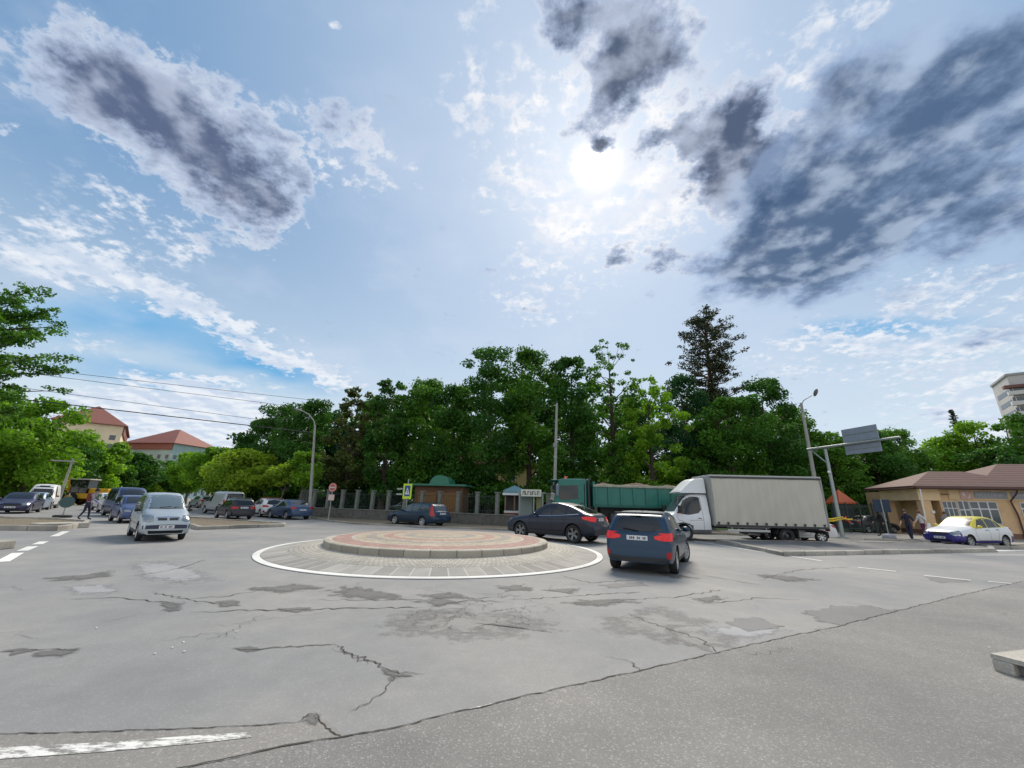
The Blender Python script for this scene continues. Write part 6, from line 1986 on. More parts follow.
def block(name, label, cx, cy, ang, W, D, H, cols, floors, wallm, roofm, roof_h, accent=None, balconies=True, roofs=1, cell=3.0, seed=1):
    """many-storeyed block of flats: own walls, roof(s), windows and balconies on the two faces turned to the street"""
    rg = random.Random(seed)
    t = thing(name, label, 'building', (cx, cy, 0), ang)
    MB().box(-W / 2, W / 2, -D / 2, D / 2, 0, H).build('wall', wallm, t)
    for k in range(roofs):
        a = -W / 2 + W * k / roofs; b = a + W / roofs
        r = MB(); hip_roof(r, a + (.8 if k else 0), b - (.8 if k < roofs - 1 else 0), -D / 2, D / 2, H + .2, roof_h, .9); r.build('roof', roofm, t)
        r = MB(); r.box(a + .1, b - .1, -D / 2 - .35, D / 2 + .35, H - 2.2, H - .05); 
        r.build('attic_band', roofm, t)
    fh = H / floors
    wd = mat('flat_window', (.07, .08, .10), .15, spec=.7); bal = mat('balcony_pale', (.62, .60, .55), .8)
    nb = 0
    for face, (n, half, M) in enumerate(((int(W / cell), W, Matrix.Translation((0, -D / 2, 0))), (int(D / cell), D, Matrix.Translation((W / 2, 0, 0)) @ Matrix.Rotation(R(90), 4, 'Z')))):
        for i in range(n):
            x = -half / 2 + (i + .5) * half / n
            for fl in range(floors - 1):
                z = fl * fh + .9
                if balconies and (i % 3 == 1):
                    b = MB(); b.bbox(x - 1.25, x + 1.25, -1.1, -.02, z - .8, z + .25, .04, M); bo = b.build('balcony', accent if (accent and i % 2) else bal, t)
                    MB().box(x - 1.2, x + 1.2, -.95, -.90, z + .3, z + 1.55, M).build('balcony_glass', wd, bo)
                else:
                    MB().box(x - .65, x + .65, -.05, -.01, z, z + 1.4, M).build('window', wd, t)
    return t


M_cream = mat('cream_plaster', (.76, .63, .44), .85, noise=.12, nscale=.3)
M_tealb = mat('blue_green_plaster', (.32, .44, .44), .85, noise=.12, nscale=.3)
M_ter = mat('terracotta_panels', (.48, .22, .14), .85)
def facing(px, py, w):
    d = ray(px, py); t = w / (d.dot(fw)); return d.x * t, d.y * t
x1, y1 = facing(105, 480, 124)
block('apartment_building', 'cream and terracotta apartment block with two red hipped roofs, far left', x1 - 6, y1 - 2, R(-48), 34, 14, 20.5, 8, 8, M_cream, M_roofr, 6.0, M_ter, True, 2, seed=2)
x2, y2 = facing(170, 480, 150)
block('apartment_building', 'blue green apartment block with one red hipped roof, right of the cream one', x2 - 2, y2, R(-8), 20, 18, 19.0, 6, 6, M_tealb, M_roofr, 6.5, None, False, 1, seed=3)
x3, y3 = facing(216, 480, 185)
block('apartment_building', 'small distant block with a red roof over the saplings', x3, y3, R(0), 18, 12, 17.0, 4, 5, M_cream, M_roofr, 5, None, False, 1, seed=4)


def tower():
    x, y = facing(1046, 440, 112)
    M_t = mat('tower_pale', (.52, .50, .50), .85, noise=.1, nscale=.3)
    t = thing('tower_block', 'pale high rise block with long balconies at the right edge', 'building', (x + 6.5, y, 0), R(-38))
    MB().box(-9, 9, -7, 7, 0, 41).build('wall', M_t, t)
    MB().bbox(-9.3, 9.3, -7.3, 7.3, 41.0, 41.7, .1).build('parapet', mat('tower_grey', (.36, .36, .38), .8), t)
    wd = mat('flat_window', (.07, .08, .10), .15)
    for fl in range(13):
        z = 1.5 + fl * 3.05
        if fl < 12:
            b = MB(); b.bbox(-10.0, 5.0, -8.4, -7.002, z, z + 1.15, .05); bo = b.build('balcony', mat('balcony_white', (.62, .61, .62), .7), t)
            g = MB(); g.box(-9.6, 1.0 if fl % 2 else 4.6, -8.1, -8.05, z + 1.2, z + 2.35); g.build('balcony_glass', wd, bo)
            for k in range(5):
                MB().box(-9.0 + k * 2.6, -8.9 + k * 2.6, -8.16, -8.11, z + 1.2, z + 2.35).build('balcony_mullion', M_frame, bo)
            w = MB(); w.box(-9.06, -9.01, -5, 5, z + 1.0, z + 2.3); w.build('window', wd, t)
        else:
            for k in range(3): MB().box(-5.5 + k * 3.4, -3.6 + k * 3.4, -7.06, -7.01, z + .9, z + 2.2).build('window', wd, t)
    MB().bbox(-10.6, 3.4, -8.9, -7.0, 37.0, 37.9, .1).build('awning', mat('awning_brown', (.16, .07, .06), .7), t)
    MB().box(3.5, 9.01, -7.05, -7.01, 30, 37).build('yellow_panel', mat('tower_yellow', (.55, .42, .16), .8), t)
tower()


# kiosk with a green rounded roof, behind the wall
def kiosk():
    x, y = at_px(443, 36.2), 36.2
    t = thing('kiosk', 'brown shuttered kiosk with a rounded green roof behind the park wall', 'kiosk', (x, y, 0), R(-6))
    MB().box(-2.2, 2.0, -1.2, 1.2, 0, 2.75).build('wall', mat('kiosk_brown', (.13, .065, .035), .8, noise=.15, nscale=2), t)
    for a in (-1.95, .15):
        MB().bbox(a, a + 1.65, -1.25, -1.205, .5, 2.2, .01).build('shutter', mat('shutter_orange_brown', (.21, .10, .03), .7), t)
    MB().bbox(-2.5, 2.3, -1.6, 1.4, 2.76, 2.92, .02).build('roof_slab', mat('kiosk_green', (.035, .17, .115), .5), t)
    d = MB(); n = 14
    v = []
    for i in range(n + 1):
        a = PI * i / n
        for y_ in (-1.3, 1.2): v.append((-.1 + .85 * math.cos(a), y_, 2.925 + .75 * math.sin(a)))
    f = [(2 * i, 2 * i + 1, 2 * i + 3, 2 * i + 2) for i in range(n)] + [tuple(range(0, 2 * n + 2, 2))[::-1], tuple(range(1, 2 * n + 2, 2))]
    d.add(v, f); d.build('barrel_roof', mat('kiosk_green_bright', (.03, .18, .12), .45), t)
kiosk()


def villa(label, px, Y, w, d, h, m, rh=2.5, ang=0):
    t = thing('park_house', label, 'building', (at_px(px, Y), Y, 0), ang, None)
    MB().box(-w / 2, w / 2, -d / 2, d / 2, 0, h).build('wall', m, t)
    r = MB(); hip_roof(r, -w / 2, w / 2, -d / 2, d / 2, h + .2, rh, .5); r.build('roof', M_roofr, t)
    for k in range(int(w / 2.6)):
        for z in ([1.0, 4.2] if h > 5 else [1.0]):
            x = -w / 2 + 1.4 + k * 2.6
            fr = MB().bbox(x - .55, x + .55, -d / 2 - .05, -d / 2 - .01, z, z + 1.5, .01).build('window', M_frame, t)
            MB().box(x - .46, x + .46, -d / 2 - .06, -d / 2 - .052, z + .09, z + 1.41).build('pane', M_win, fr)
villa('yellow house seen in slivers between the trunks left of the middle pole', 480, 58, 15, 9, 6.2, mat('yellow_plaster', (.62, .48, .22), .85))
villa('pinkish house glimpsed between the trunks behind the no entry sign', 335, 66, 9, 8, 6.0, mat('rose_plaster', (.55, .40, .32), .85))
villa('white low house seen through the pavilion porch', 893, 52, 12, 8, 3.2, mat('white_plaster', (.62, .64, .60), .85), 2.0)


# small buildings at the bus stop
def shelter():
    t = thing('bus_shelter', 'grey shelter with a white lettered sign board left of the middle pole', 'bus shelter', (at_px(531, 30.2), 30.2, 0))
    g = mat('shelter_grey', (.30, .36, .36), .6)
    MB().box(-.85, .15, .9, .96, .1, 2.2).build('back_panel', g, t)
    for x in (-.85, .2, .85): MB().bbox(x - .05, x + .05, -.05, .05, 0, 2.25, .01).build('post', g, t)
    MB().bbox(-1.0, 1.05, -.1, 1.1, 2.25, 2.33, .02).build('roof', g, t)
    MB().bbox(.4, .8, .3, .4, .2, 2.0, .01).build('side_panel', mat('shelter_ochre', (.30, .30, .14), .7), t)
    s = MB().bbox(-.75, .75, -.16, -.10, 2.02, 2.52, .01).build('sign_board', mat('sign_cream', (.68, .68, .60), .6), t)
    l = MB(); x = -.62; rr = random.Random(2)
    for k in range(7):
        l.box(x, x + .045, -.168, -.162, 2.14, 2.40)
        l.box(x + .047, x + .12, -.168, -.162, 2.14 if k % 2 else 2.34, 2.20 if k % 2 else 2.40)
        if k % 3 == 0: l.box(x + .122, x + .155, -.168, -.162, 2.14, 2.40)
        x += .175
    l.build('sign_lettering', mat('sign_dark', (.05, .06, .06), .6), s)
shelter()


def booth():
    t = thing('market_booth', 'small booth with a white edged roof and red brown base, left of the bus shelter', 'booth', (at_px(514.5, 32.0), 32.0, 0))
    MB().box(-.8, .8, 0, 1.6, 0, .8).build('base', mat('booth_red', (.22, .05, .04), .7), t)
    MB().box(-.8, .8, 0, 1.6, .802, .95).build('counter', M_frame, t)
    for x in (-.72, 0, .72): MB().box(x - .05, x + .05, .02, .12, .952, 2.1).build('post', mat('booth_wood', (.28, .17, .12), .7), t)
    MB().box(-.7, .7, .5, 1.5, .952, 2.1).build('interior', mat('booth_dark', (.06, .05, .05), .8), t)
    r = MB(); r.bbox(-.95, .95, -.2, 1.8, 2.102, 2.26, .02); r.build('roof_edge', M_frame, t)
    r = MB(); hip_roof(r, -.85, .85, -.1, 1.7, 2.45, .45, .05); r.build('roof', mat('booth_blue', (.14, .26, .30), .5), t)
booth()


def red_kiosk():
    t = thing('kiosk', 'small dark kiosk with an orange red roof behind the sign gantry', 'kiosk', (at_px(846, 36), 36, 0), R(5))
    t.scale = (.6, .6, .82)
    MB().box(-1.0, 1.0, 0, 1.8, 0, 2.6).build('wall', mat('kiosk_dark', (.07, .08, .08), .7), t)
    MB().bbox(-.8, .8, -.05, -.002, .9, 2.1, .01).build('window', M_win, t)
    r = MB(); hip_roof(r, -1.0, 1.0, 0, 1.8, 2.8, 1.3, .35); r.build('roof', mat('orange_red_roof', (.55, .13, .05), .6), t)
    f = thing('metal_fence', 'dark metal fence and gate right of the curtain-sided truck', 'fence', (at_px(832, 31), 31, 0), R(-3))
    for k in range(5): MB().bbox(k * .95 - .04, k * .95 + .04, -.04, .04, 0, 2.2, .01).build('post', M_iron, f)
    for k in range(4):
        r = MB(); 
        for z in (.3, 1.9): r.box(k * .95 + .045, k * .95 + .905, -.015, .015, z, z + .05)
        for q in range(9): r.box(k * .95 + .10 + q * .095, k * .95 + .12 + q * .095, -.01, .01, .15, 2.1)
        r.build('railing', M_iron, f)
red_kiosk()


def orange_stall():
    t = thing('market_stall', 'far stall with an orange awning behind the yellow excavator', 'stall', (at_px(87, 78), 78, 0), R(30))
    MB().box(-2.0, 2.0, 0, 2.5, 0, 2.7).build('wall', mat('stall_grey', (.25, .24, .22), .8), t)
    a = MB(); a.add([(-2.4, -1.3, 2.6), (2.4, -1.3, 2.6), (2.4, 1.2, 3.7), (-2.4, 1.2, 3.7), (-2.4, -1.3, 2.5), (2.4, -1.3, 2.5), (2.4, 1.2, 3.6), (-2.4, 1.2, 3.6)], [(0, 1, 2, 3), (7, 6, 5, 4), (0, 4, 5, 1), (1, 5, 6, 2), (2, 6, 7, 3), (3, 7, 4, 0)])
    a.build('awning', mat('orange_awning', (.70, .22, .05), .6), t)
    v = thing('timber_fence', 'reddish board fence behind the cars parked on the left', 'fence', (at_px(-10, 47), 47, 0), math.atan2(24, -5) - PI)
    v.location = (at_px(-14, 46), 46, 0); v.rotation_euler = (0, 0, math.atan2(68 - 46, at_px(46, 60) - at_px(-14, 46)))
    for k in range(9):
        MB().bbox(k * 1.9, k * 1.9 + 1.82, -.03, .03, .1, 2.1 + .1 * (k % 2), .01).build('board_panel', mat('boards_red' if k % 3 else 'boards_tan', (.24, .10, .06) if k % 3 else (.34, .25, .16), .8, noise=.3, nscale=3), v)
        MB().bbox(k * 1.9 - .06, k * 1.9 - .004, -.05, .05, 0, 2.35, .01).build('post', M_pil, v)
orange_stall()

# ------------------------------------------------------------------ poles, lamps, wires
M_conc = mat('pole_concrete', (.31, .305, .28), .8, noise=.15, nscale=4, bump=.2)
M_steel = mat('pole_steel', (.34, .38, .37), .5, .5)
M_lampg = mat('lamp_grey', (.22, .22, .22), .5)


def base_top(px_b, py_b, px_t, py_t, Y=None):
    x, y = G(px_b, py_b) if Y is None else (at_px(px_b, Y), Y)
    return x, y, atY(px_t, py_t, y)


# left street lamp with its curved arm
x, y, tp_ = base_top(309, 519, 315, 425)
t = thing('street_lamp', 'concrete street lamp with a curved arm, left of the park', 'street lamp', (x, y, 0))
H = tp_[2]; dx = tp_[0] - x
MB().tube([(0, 0, -.1), (dx * .5, 0, H * .5), (dx, 0, H)], [.125, .10, .07], 12).build('pole', M_conc, t, True)
MB().tube([(dx, 0, H - .1), (dx - .15, 0, H + .35), (dx - .6, -.1, H + .85), (dx - 1.25, -.2, H + 1.15)], [.05, .045, .04, .035], 8).build('arm', M_conc, t, True)
lh = MB(); lh.ico((0, 0, 0), (.34, .13, .08), Matrix.Translation((dx - 1.5, -.22, H + 1.18)) @ Matrix.Rotation(R(12), 4, 'Y'), sub=2); lh.build('lamp_head', M_lampg, t, True)

# middle pole
x, y = at_px(553.5, 26.3), 26.3; tp_ = atY(556.8, 405, 26.3)
t = thing('utility_pole', 'plain pale concrete pole standing behind the crossover', 'utility pole', (x, y, .05))
MB().tube([(0, 0, -.1), ((tp_[0] - x), 0, tp_[2])], [.13, .075], 12).build('pole', M_conc, t, True)
MB().lathe([(.001, .1), (.05, .08), (.09, 0)], 12, Matrix.Translation(((tp_[0] - x), 0, tp_[2]))).build('cap', M_lampg, t)
b = MB(); b.bbox(-.02, .18, -.14, .0, 5.1, 5.35, .02); b.build('junction_box', M_lampg, t)
for z in (2.6, 4.4): MB().lathe([(.135, 0), (.135, .08)], 12, Matrix.Translation((z * .03, 0, z))).build('strap', M_steel, t)

# right street lamp
x, y = at_px(815, 27.2), 27.2; b_ = atY(815, 480, y); tp_ = atY(801, 403, y)
t = thing('street_lamp', 'pale street lamp post rising behind the curtain-sided truck', 'street lamp', (tp_[0], y, 0))
H = tp_[2]
MB().tube([(-.1, 0, -.1), (0, 0, H)], [.15, .085], 12).build('pole', M_conc, t, True)
MB().tube([(0, 0, H - .15), (.10, -.15, H + .15), (.42, -.6, H + .42)], [.035, .03, .03], 8).build('arm', M_steel, t, True)
lh = MB(); lh.ico((0, 0, 0), (.13, .40, .085), Matrix.Translation((.52, -.85, H + .55)) @ Matrix.Rotation(R(-22), 4, 'Z') @ Matrix.Rotation(R(-28), 4, 'X'), sub=2); lh.build('lamp_head', M_lampg, t, True)

# gantry with the back of an overhead sign
gx, gy = G(843, 538)
t = thing('sign_gantry', 'grey steel post carrying an arm with the blank grey back of a direction sign', 'sign gantry', (gx, gy, 0))
Ht = atY(831, 449, gy)[2]
A_ = atY(813, 451.5, gy)
MB().tube([(0, 0, 0), (0, 0, Ht)], [.115, .085], 14).build('post', M_steel, t, True)
MB().bbox(-.22, .22, -.22, .22, 0, .06, .01).build('base_plate', M_steel, t)
# arm: level, runs from behind the post towards the road
arm_z = Ht + .10
ex, ey = G(900, 437, arm_z); e = Vector((ex - gx, ey - gy, 0)); s_ = Vector((A_[0] - gx, (A_[1] - gy) + .35, 0))
armd = e.normalized(); st = Vector((-.05, 0, 0)) - armd * 1.2
p0 = Vector((st.x, st.y, arm_z)); p1 = Vector((e.x, e.y, arm_z))
MB().tube([p0, p1], [.085, .06], 10).build('arm', M_steel, t, True)
MB().tube([Vector((0, 0, Ht - .95)), Vector((0, 0, arm_z - .08)) - armd * 1.0], .035, 8).build('brace', M_steel, t, True)
ln = e.length; f0 = (G(851, 445, arm_z)[1] - gy) / (ey - gy); f1 = (G(880, 440, arm_z)[1] - gy) / (ey - gy)
ang = math.atan2(e.y, e.x)
SM = Matrix.Translation((0, 0, arm_z)) @ Matrix.Rotation(ang, 4, 'Z')
sb = MB(); sb.bbox(ln * f0, ln * f1, .075, .115, -.62, .92, .01, SM)
sp_ = sb.build('sign_panel', mat('sign_back_grey', (.30, .34, .40), .55, .3, noise=.08, nscale=3), t)
for z in (-.35, .1, .55):
    MB().box(ln * f0 + .03, ln * f1 - .03, .045, .073, z, z + .05, SM).build('stiffener', M_steel, sp_)
cm = MB(); cm.ico((-.12, -.10, 3.9), (.10, .08, .08), sub=2); cm.build('camera', M_frame, t, True)

# concrete T pole leaning look on the left, pole further down the street
def t_pole(px, pyb, pyt, Y, label, cross=1.1, r=.13):
    x = at_px(px, Y); tp = atY(px, pyt, Y)
    b = thing('utility_pole', label, 'utility pole', (x, Y, 0), R(20))
    MB().tube([(0, 0, -.1), (0, 0, tp[2])], [r, r * .6], 10).build('pole', M_conc, b, True)
    if cross:
        MB().bbox(-cross, cross * .1, -.05, .05, tp[2] - .35, tp[2] - .22, .02).build('crossarm', M_conc, b)
    return b, tp
t_pole(58, 500, 458, 40, 'concrete pole with a one sided crossarm behind the cars parked on the left', 1.6)
t_pole(108.5, 500, 463, 62, 'thin pale pole down the left street', 0, .11)

# overhead cables on the left
far_l = thing('utility_pole', 'tall cable pole hidden by the tree at the left edge', 'utility pole', (-47, 24.0, 0))
MB().tube([(0, 0, -.1), (0, 0, 13.6)], [.17, .10], 10).build('pole', M_conc, far_l, True)
MB().bbox(-.8, .8, -.05, .05, 12.8, 12.92, .02).build('crossarm', M_conc, far_l)
for k, (a, b_, c, Ya, Yb) in enumerate((((-20, 362.5), (150, 382), (330, 402), 25, 44), ((-20, 367), (150, 388.5), (330, 411), 25, 44), ((-20, 382), (150, 405), (300, 425), 25, 44), ((-20, 394.5), (150, 414), (315, 433), 25, 33))):
    P = [Vector(atY(*a, Ya)), Vector(atY(*b_, (Ya + Yb) / 2)), Vector(atY(*c, Yb))]
    pts = []
    for i in range(25):
        u = i / 24; q = P[0] * (1 - u) * (1 - 2 * u) + P[1] * 4 * u * (1 - u) + P[2] * u * (2 * u - 1); pts.append(q)
    w = MB(); w.tube(pts, .020 if k < 3 else .034, 6)
    o = w.build('overhead_cable', mat('cable_black', (.03, .03, .035), .6), None, True)
    tag(o, ['uppermost of the four overhead cables on the left', 'second overhead cable from the top on the left', 'third overhead cable from the top on the left', 'lowest and thickest overhead cable on the left'][k], 'cable', 'overhead cables on the left')

# ------------------------------------------------------------------ signs
def disc_sign(t, z, r, face, border=None, y=-.03, name='sign_face'):
    m = MB(); m.lathe([(.001, -.004), (r, -.004), (r, .012), (.001, .012)], 32, Matrix.Translation((0, y, z)) @ Matrix.Rotation(R(90), 4, 'X'))
    return m.build(name, face, t)


x, y = G(328, 521)
t = thing('road_sign', 'round red and white no entry sign with small panel below, by the park wall', 'road sign', (x, y, .05), R(-8))
MB().tube([(0, 0, -.05), (0, 0, 2.55)], .03, 8).build('post', M_steel, t, True)
MB().tube([(0, 0, -.05), (0, 0, .9)], .045, 8).build('post_sleeve', M_conc, t, True)
f = disc_sign(t, 2.25, .31, mat('sign_red', (.42, .09, .07), .6)); 
MB().box(-.21, .21, -.056, -.052, 2.20, 2.30).build('bar', mat('sign_dusty_white', (.50, .46, .44), .6), f)
ring = MB(); ring.lathe([(.26, .022), (.235, .022), (.235, .018), (.26, .018)], 28, Matrix.Translation((0, -.03, 2.25)) @ Matrix.Rotation(R(90), 4, 'X'), True); ring.build('white_ring', M_frame, f)
MB().bbox(-.22, .22, -.04, -.01, 1.35, 1.75, .01).build('sub_panel', mat('sign_pinkish', (.60, .48, .44), .6), t)

x, y = at_px(406.5, 28.0), 28.0
t = thing('crossing_sign', 'pedestrian crossing sign on a bright yellow green board, before the park wall', 'road sign', (x, y, .05), R(-4))
MB().tube([(0, 0, -.05), (0, 0, 2.9)], .035, 8).build('post', M_steel, t, True)
zc = atY(407, 491.3, 28.0)[2] - .05
b = MB().bbox(-.30, .30, -.065, -.035, zc - .50, zc + .50, .01).build('board', mat('fluorescent_yellow', (.55, .75, .04), .5), t)
p = MB().box(-.19, .19, -.072, -.067, zc - .32, zc + .38).build('blue_panel', mat('sign_blue', (.02, .07, .28), .5), b)
tr = MB(); tr.add([(-.15, -.077, zc - .20), (.15, -.077, zc - .20), (0, -.077, zc + .26)], [(0, 1, 2)]); tr.build('white_triangle', M_frame, b)
MB().box(-.02, .03, -.081, -.079, zc - .14, zc + .10).build('walker_symbol', M_ink, b)
MB().bbox(-.75, -.35, -.04, -.02, zc - .25, zc - .15, .01).build('side_plate', M_steel, t)
MB().bbox(-.75, -.35, -.04, -.02, zc + .1, zc + .2, .01).build('side_plate', M_steel, t)

# round-backed temporary sign on the left island
x, y = G(62, 517.5)
t = thing('road_sign', 'dark back of a round sign on a thin post with a black base, left', 'road sign', (x, y, .0), R(42))
Hs = atY(64.5, 502, y)[2]
MB().tube([(0, 0, 0), (0, 0, Hs + .55)], .03, 8).build('post', M_steel, t, True)
disc_sign(t, Hs, .34, mat('sign_back_green', (.05, .10, .10), .5), name='disc')
b = MB()
b.lathe([(.12, .0), (.38, 0), (.44, .04), (.44, .11), (.38, .15), (.14, .15)], 28, close=True); b.build('base', M_tyre, t, True)

# square dark sign with a round concrete foot, on the right
x, y = G(890, 540.5)
t = thing('road_sign', 'dark blue square sign on a pole with a round grey foot, right', 'road sign', (x, y, .0), R(-38))
z0_, z1_ = atY(889, 512, y)[2], atY(886, 500, y)[2]
MB().tube([(0, 0, 0), (0, 0, z1_ + .05)], .028, 8).build('post', M_steel, t, True)
MB().bbox(-.37, .37, .03, .055, z0_ - .02, z1_ + .02, .02).build('panel', mat('sign_navy', (.012, .03, .07), .5), t)
ft = MB(); ft.lathe([(.001, .0), (.27, 0), (.32, .12), (.30, .26), (.20, .36), (.001, .38)], 20); ft.build('concrete_foot', mat('foot_grey', (.30, .30, .33), .8, noise=.3, nscale=6), t, True)

# barrier boom, raised
x, y = G(930, 538.5)
t = thing('barrier_boom', 'white barrier boom standing raised behind the pedestrians on the right', 'barrier', (x, y, 0), 0)
MB().bbox(-.14, .14, -.14, .14, 0, .95, .02).build('cabinet', M_frame, t)
a = atY(920, 489, y); 
MB().tube([(.0, 0, .8), (a[0] - x, 0, a[2])], [.035, .03], 8).build('boom', M_frame, t, True)

# warning tape round the gantry post
gt = MB(); 
for (a, b) in (((-1.25, 0, 1.05), (.15, -.13, 1.22)), ((-1.2, .02, .92), (.2, -.14, 1.12)), ((.1, -.14, 1.15), (.9, .1, 1.10))):
    a, b = Vector(a), Vector(b); m = (a + b) / 2 + Vector((0, -.05, -.05)); gt.tube([a, m, b], [.035, .05, .03], 6)
o = gt.build('warning_tape', [mat('tape_yellow', (.75, .52, .03), .5)], None, True); o.location = (gx, gy, 0)
tag(o, 'yellow and red warning tape tied to the gantry post', 'warning tape')
for k in range(3):
    k_ = MB(); a = Vector((.25 + k * .12, -.02, 1.08 - k * .05)); k_.tube([a, a + Vector((.22, 0, .16 - k * .14))], .035, 6); q = k_.build('red_tail', mat('tape_red', (.65, .06, .05), .5), o)

# ------------------------------------------------------------------ white saloon behind the truck: only its lower part shows
sc_ = make_sedan('sedan', 'white saloon seen underneath and behind the curtain-sided truck', wht)
by_wheel(sc_, (1, 1), *G(823, 542.5), heading(-.97, .10), (1, 1, .92))
# dark parked car by the metal fence
c9 = make_sedan('sedan', 'dark grey saloon parked behind the gantry post', paint('paint_graphite', (.07, .075, .085), .5, .35))
c9.place(at_px(862, 33), 32.6, R(5)); c9.root.scale = (.8, .9, .9)

# gravel heap on the left
gh = MB(); n = 22; v = []; f = []
for i in range(n + 1):
    for j in range(n + 1):
        a = (i / n - .5) * 2; b = (j / n - .5) * 2; r = math.hypot(a, b)
        v.append((a * 3.0, b * 3.0, max(0, 1.9 * (1 - r ** 1.1)) + rn.uniform(-.05, .05) - .03))
f = [(i * (n + 1) + j, (i + 1) * (n + 1) + j, (i + 1) * (n + 1) + j + 1, i * (n + 1) + j + 1) for i in range(n) for j in range(n)]
gh.add(v, f); o = gh.build('gravel_heap', mat('gravel_pale', (.42, .42, .40), .95, noise=.3, nscale=30, bump=.6), None, True)
o.location = (at_px(56.5, 52), 52, 0); tag(o, 'pale gravel heap behind the white van on the left', 'gravel heap')

# ------------------------------------------------------------------ yellow backhoe excavator
def excavator():
    t = thing('backhoe_loader', 'yellow backhoe excavator with its folded arm, far down the left street', 'excavator', (at_px(83, 50), 50, 0), R(12))
    Y_ = mat('digger_yellow', (.75, .42, .02), .5, noise=.15, nscale=3); dk = mat('digger_dark', (.035, .035, .04), .6); dkb = M_glass
    MB().bbox(-1.4, 2.1, -.8, .8, .75, 1.35, .06).build('chassis', Y_, t)
    MB().bbox(.5, 2.5, -.55, .55, 1.352, 1.95, .10).build('bonnet', Y_, t)
    c = MB(); c.bbox(-1.2, .45, -.75, .75, 1.352, 2.9, .06); c.build('cab', dkb, t)
    MB().bbox(-1.4, .6, -.9, .9, 2.905, 3.05, .04).build('cab_roof', mat('digger_roof', (.55, .54, .50), .5), t)
    for x, y in ((-1.2, -.76), (.4, -.76), (-1.2, .74), (.4, .74), (-.4, -.76)): MB().box(x, x + .08, y, y + .04, 1.36, 2.9).build('cab_pillar', dk, t)
    for sg in (1, -1):
        truck_wheel(t, -.9, sg * .95, .72, .42, False, Y_, sg); truck_wheel(t, 1.9, sg * .88, .48, .32, False, Y_, sg)
    for sg in (1, -1):
        MB().tube([(1.6, sg * .6, 1.3), (2.7, sg * .6, 1.15), (3.1, sg * .6, .5)], .10, 6).build('loader_arm', Y_, t)
    b = MB(); b.add([(3.0, -1.1, .15), (3.0, 1.1, .15), (3.0, -1.1, 1.0), (3.0, 1.1, 1.0), (3.8, -1.1, .12), (3.8, 1.1, .12)], [(0, 1, 5, 4), (0, 2, 3, 1), (0, 4, 2), (1, 3, 5)]); b.build('front_bucket', dk, t)
    # folded arm to the left of the cab
    MB().tube([(-1.4, 0, 1.1), (-2.2, 0, 2.4), (-2.35, 0, 3.5)], [.26, .24, .18], 6).build('boom', Y_, t)
    MB().tube([(-2.3, 0, 3.5), (-3.0, 0, 2.6), (-3.7, 0, 1.6)], [.20, .22, .15], 6).build('dipper', Y_, t)
    bk = MB(); bk.bbox(-4.4, -3.3, -.4, .4, 1.2, 2.0, .2); bk.build('bucket', Y_, t)
    MB().bbox(-1.75, -1.35, -.9, .9, .3, 1.3, .04).build('rear_frame', dk, t)
    for sg in (1, -1): MB().bbox(-1.9, -1.5, sg * 1.0 - .12, sg * 1.0 + .12, .0, 1.2, .03).build('stabiliser', Y_, t)
excavator()

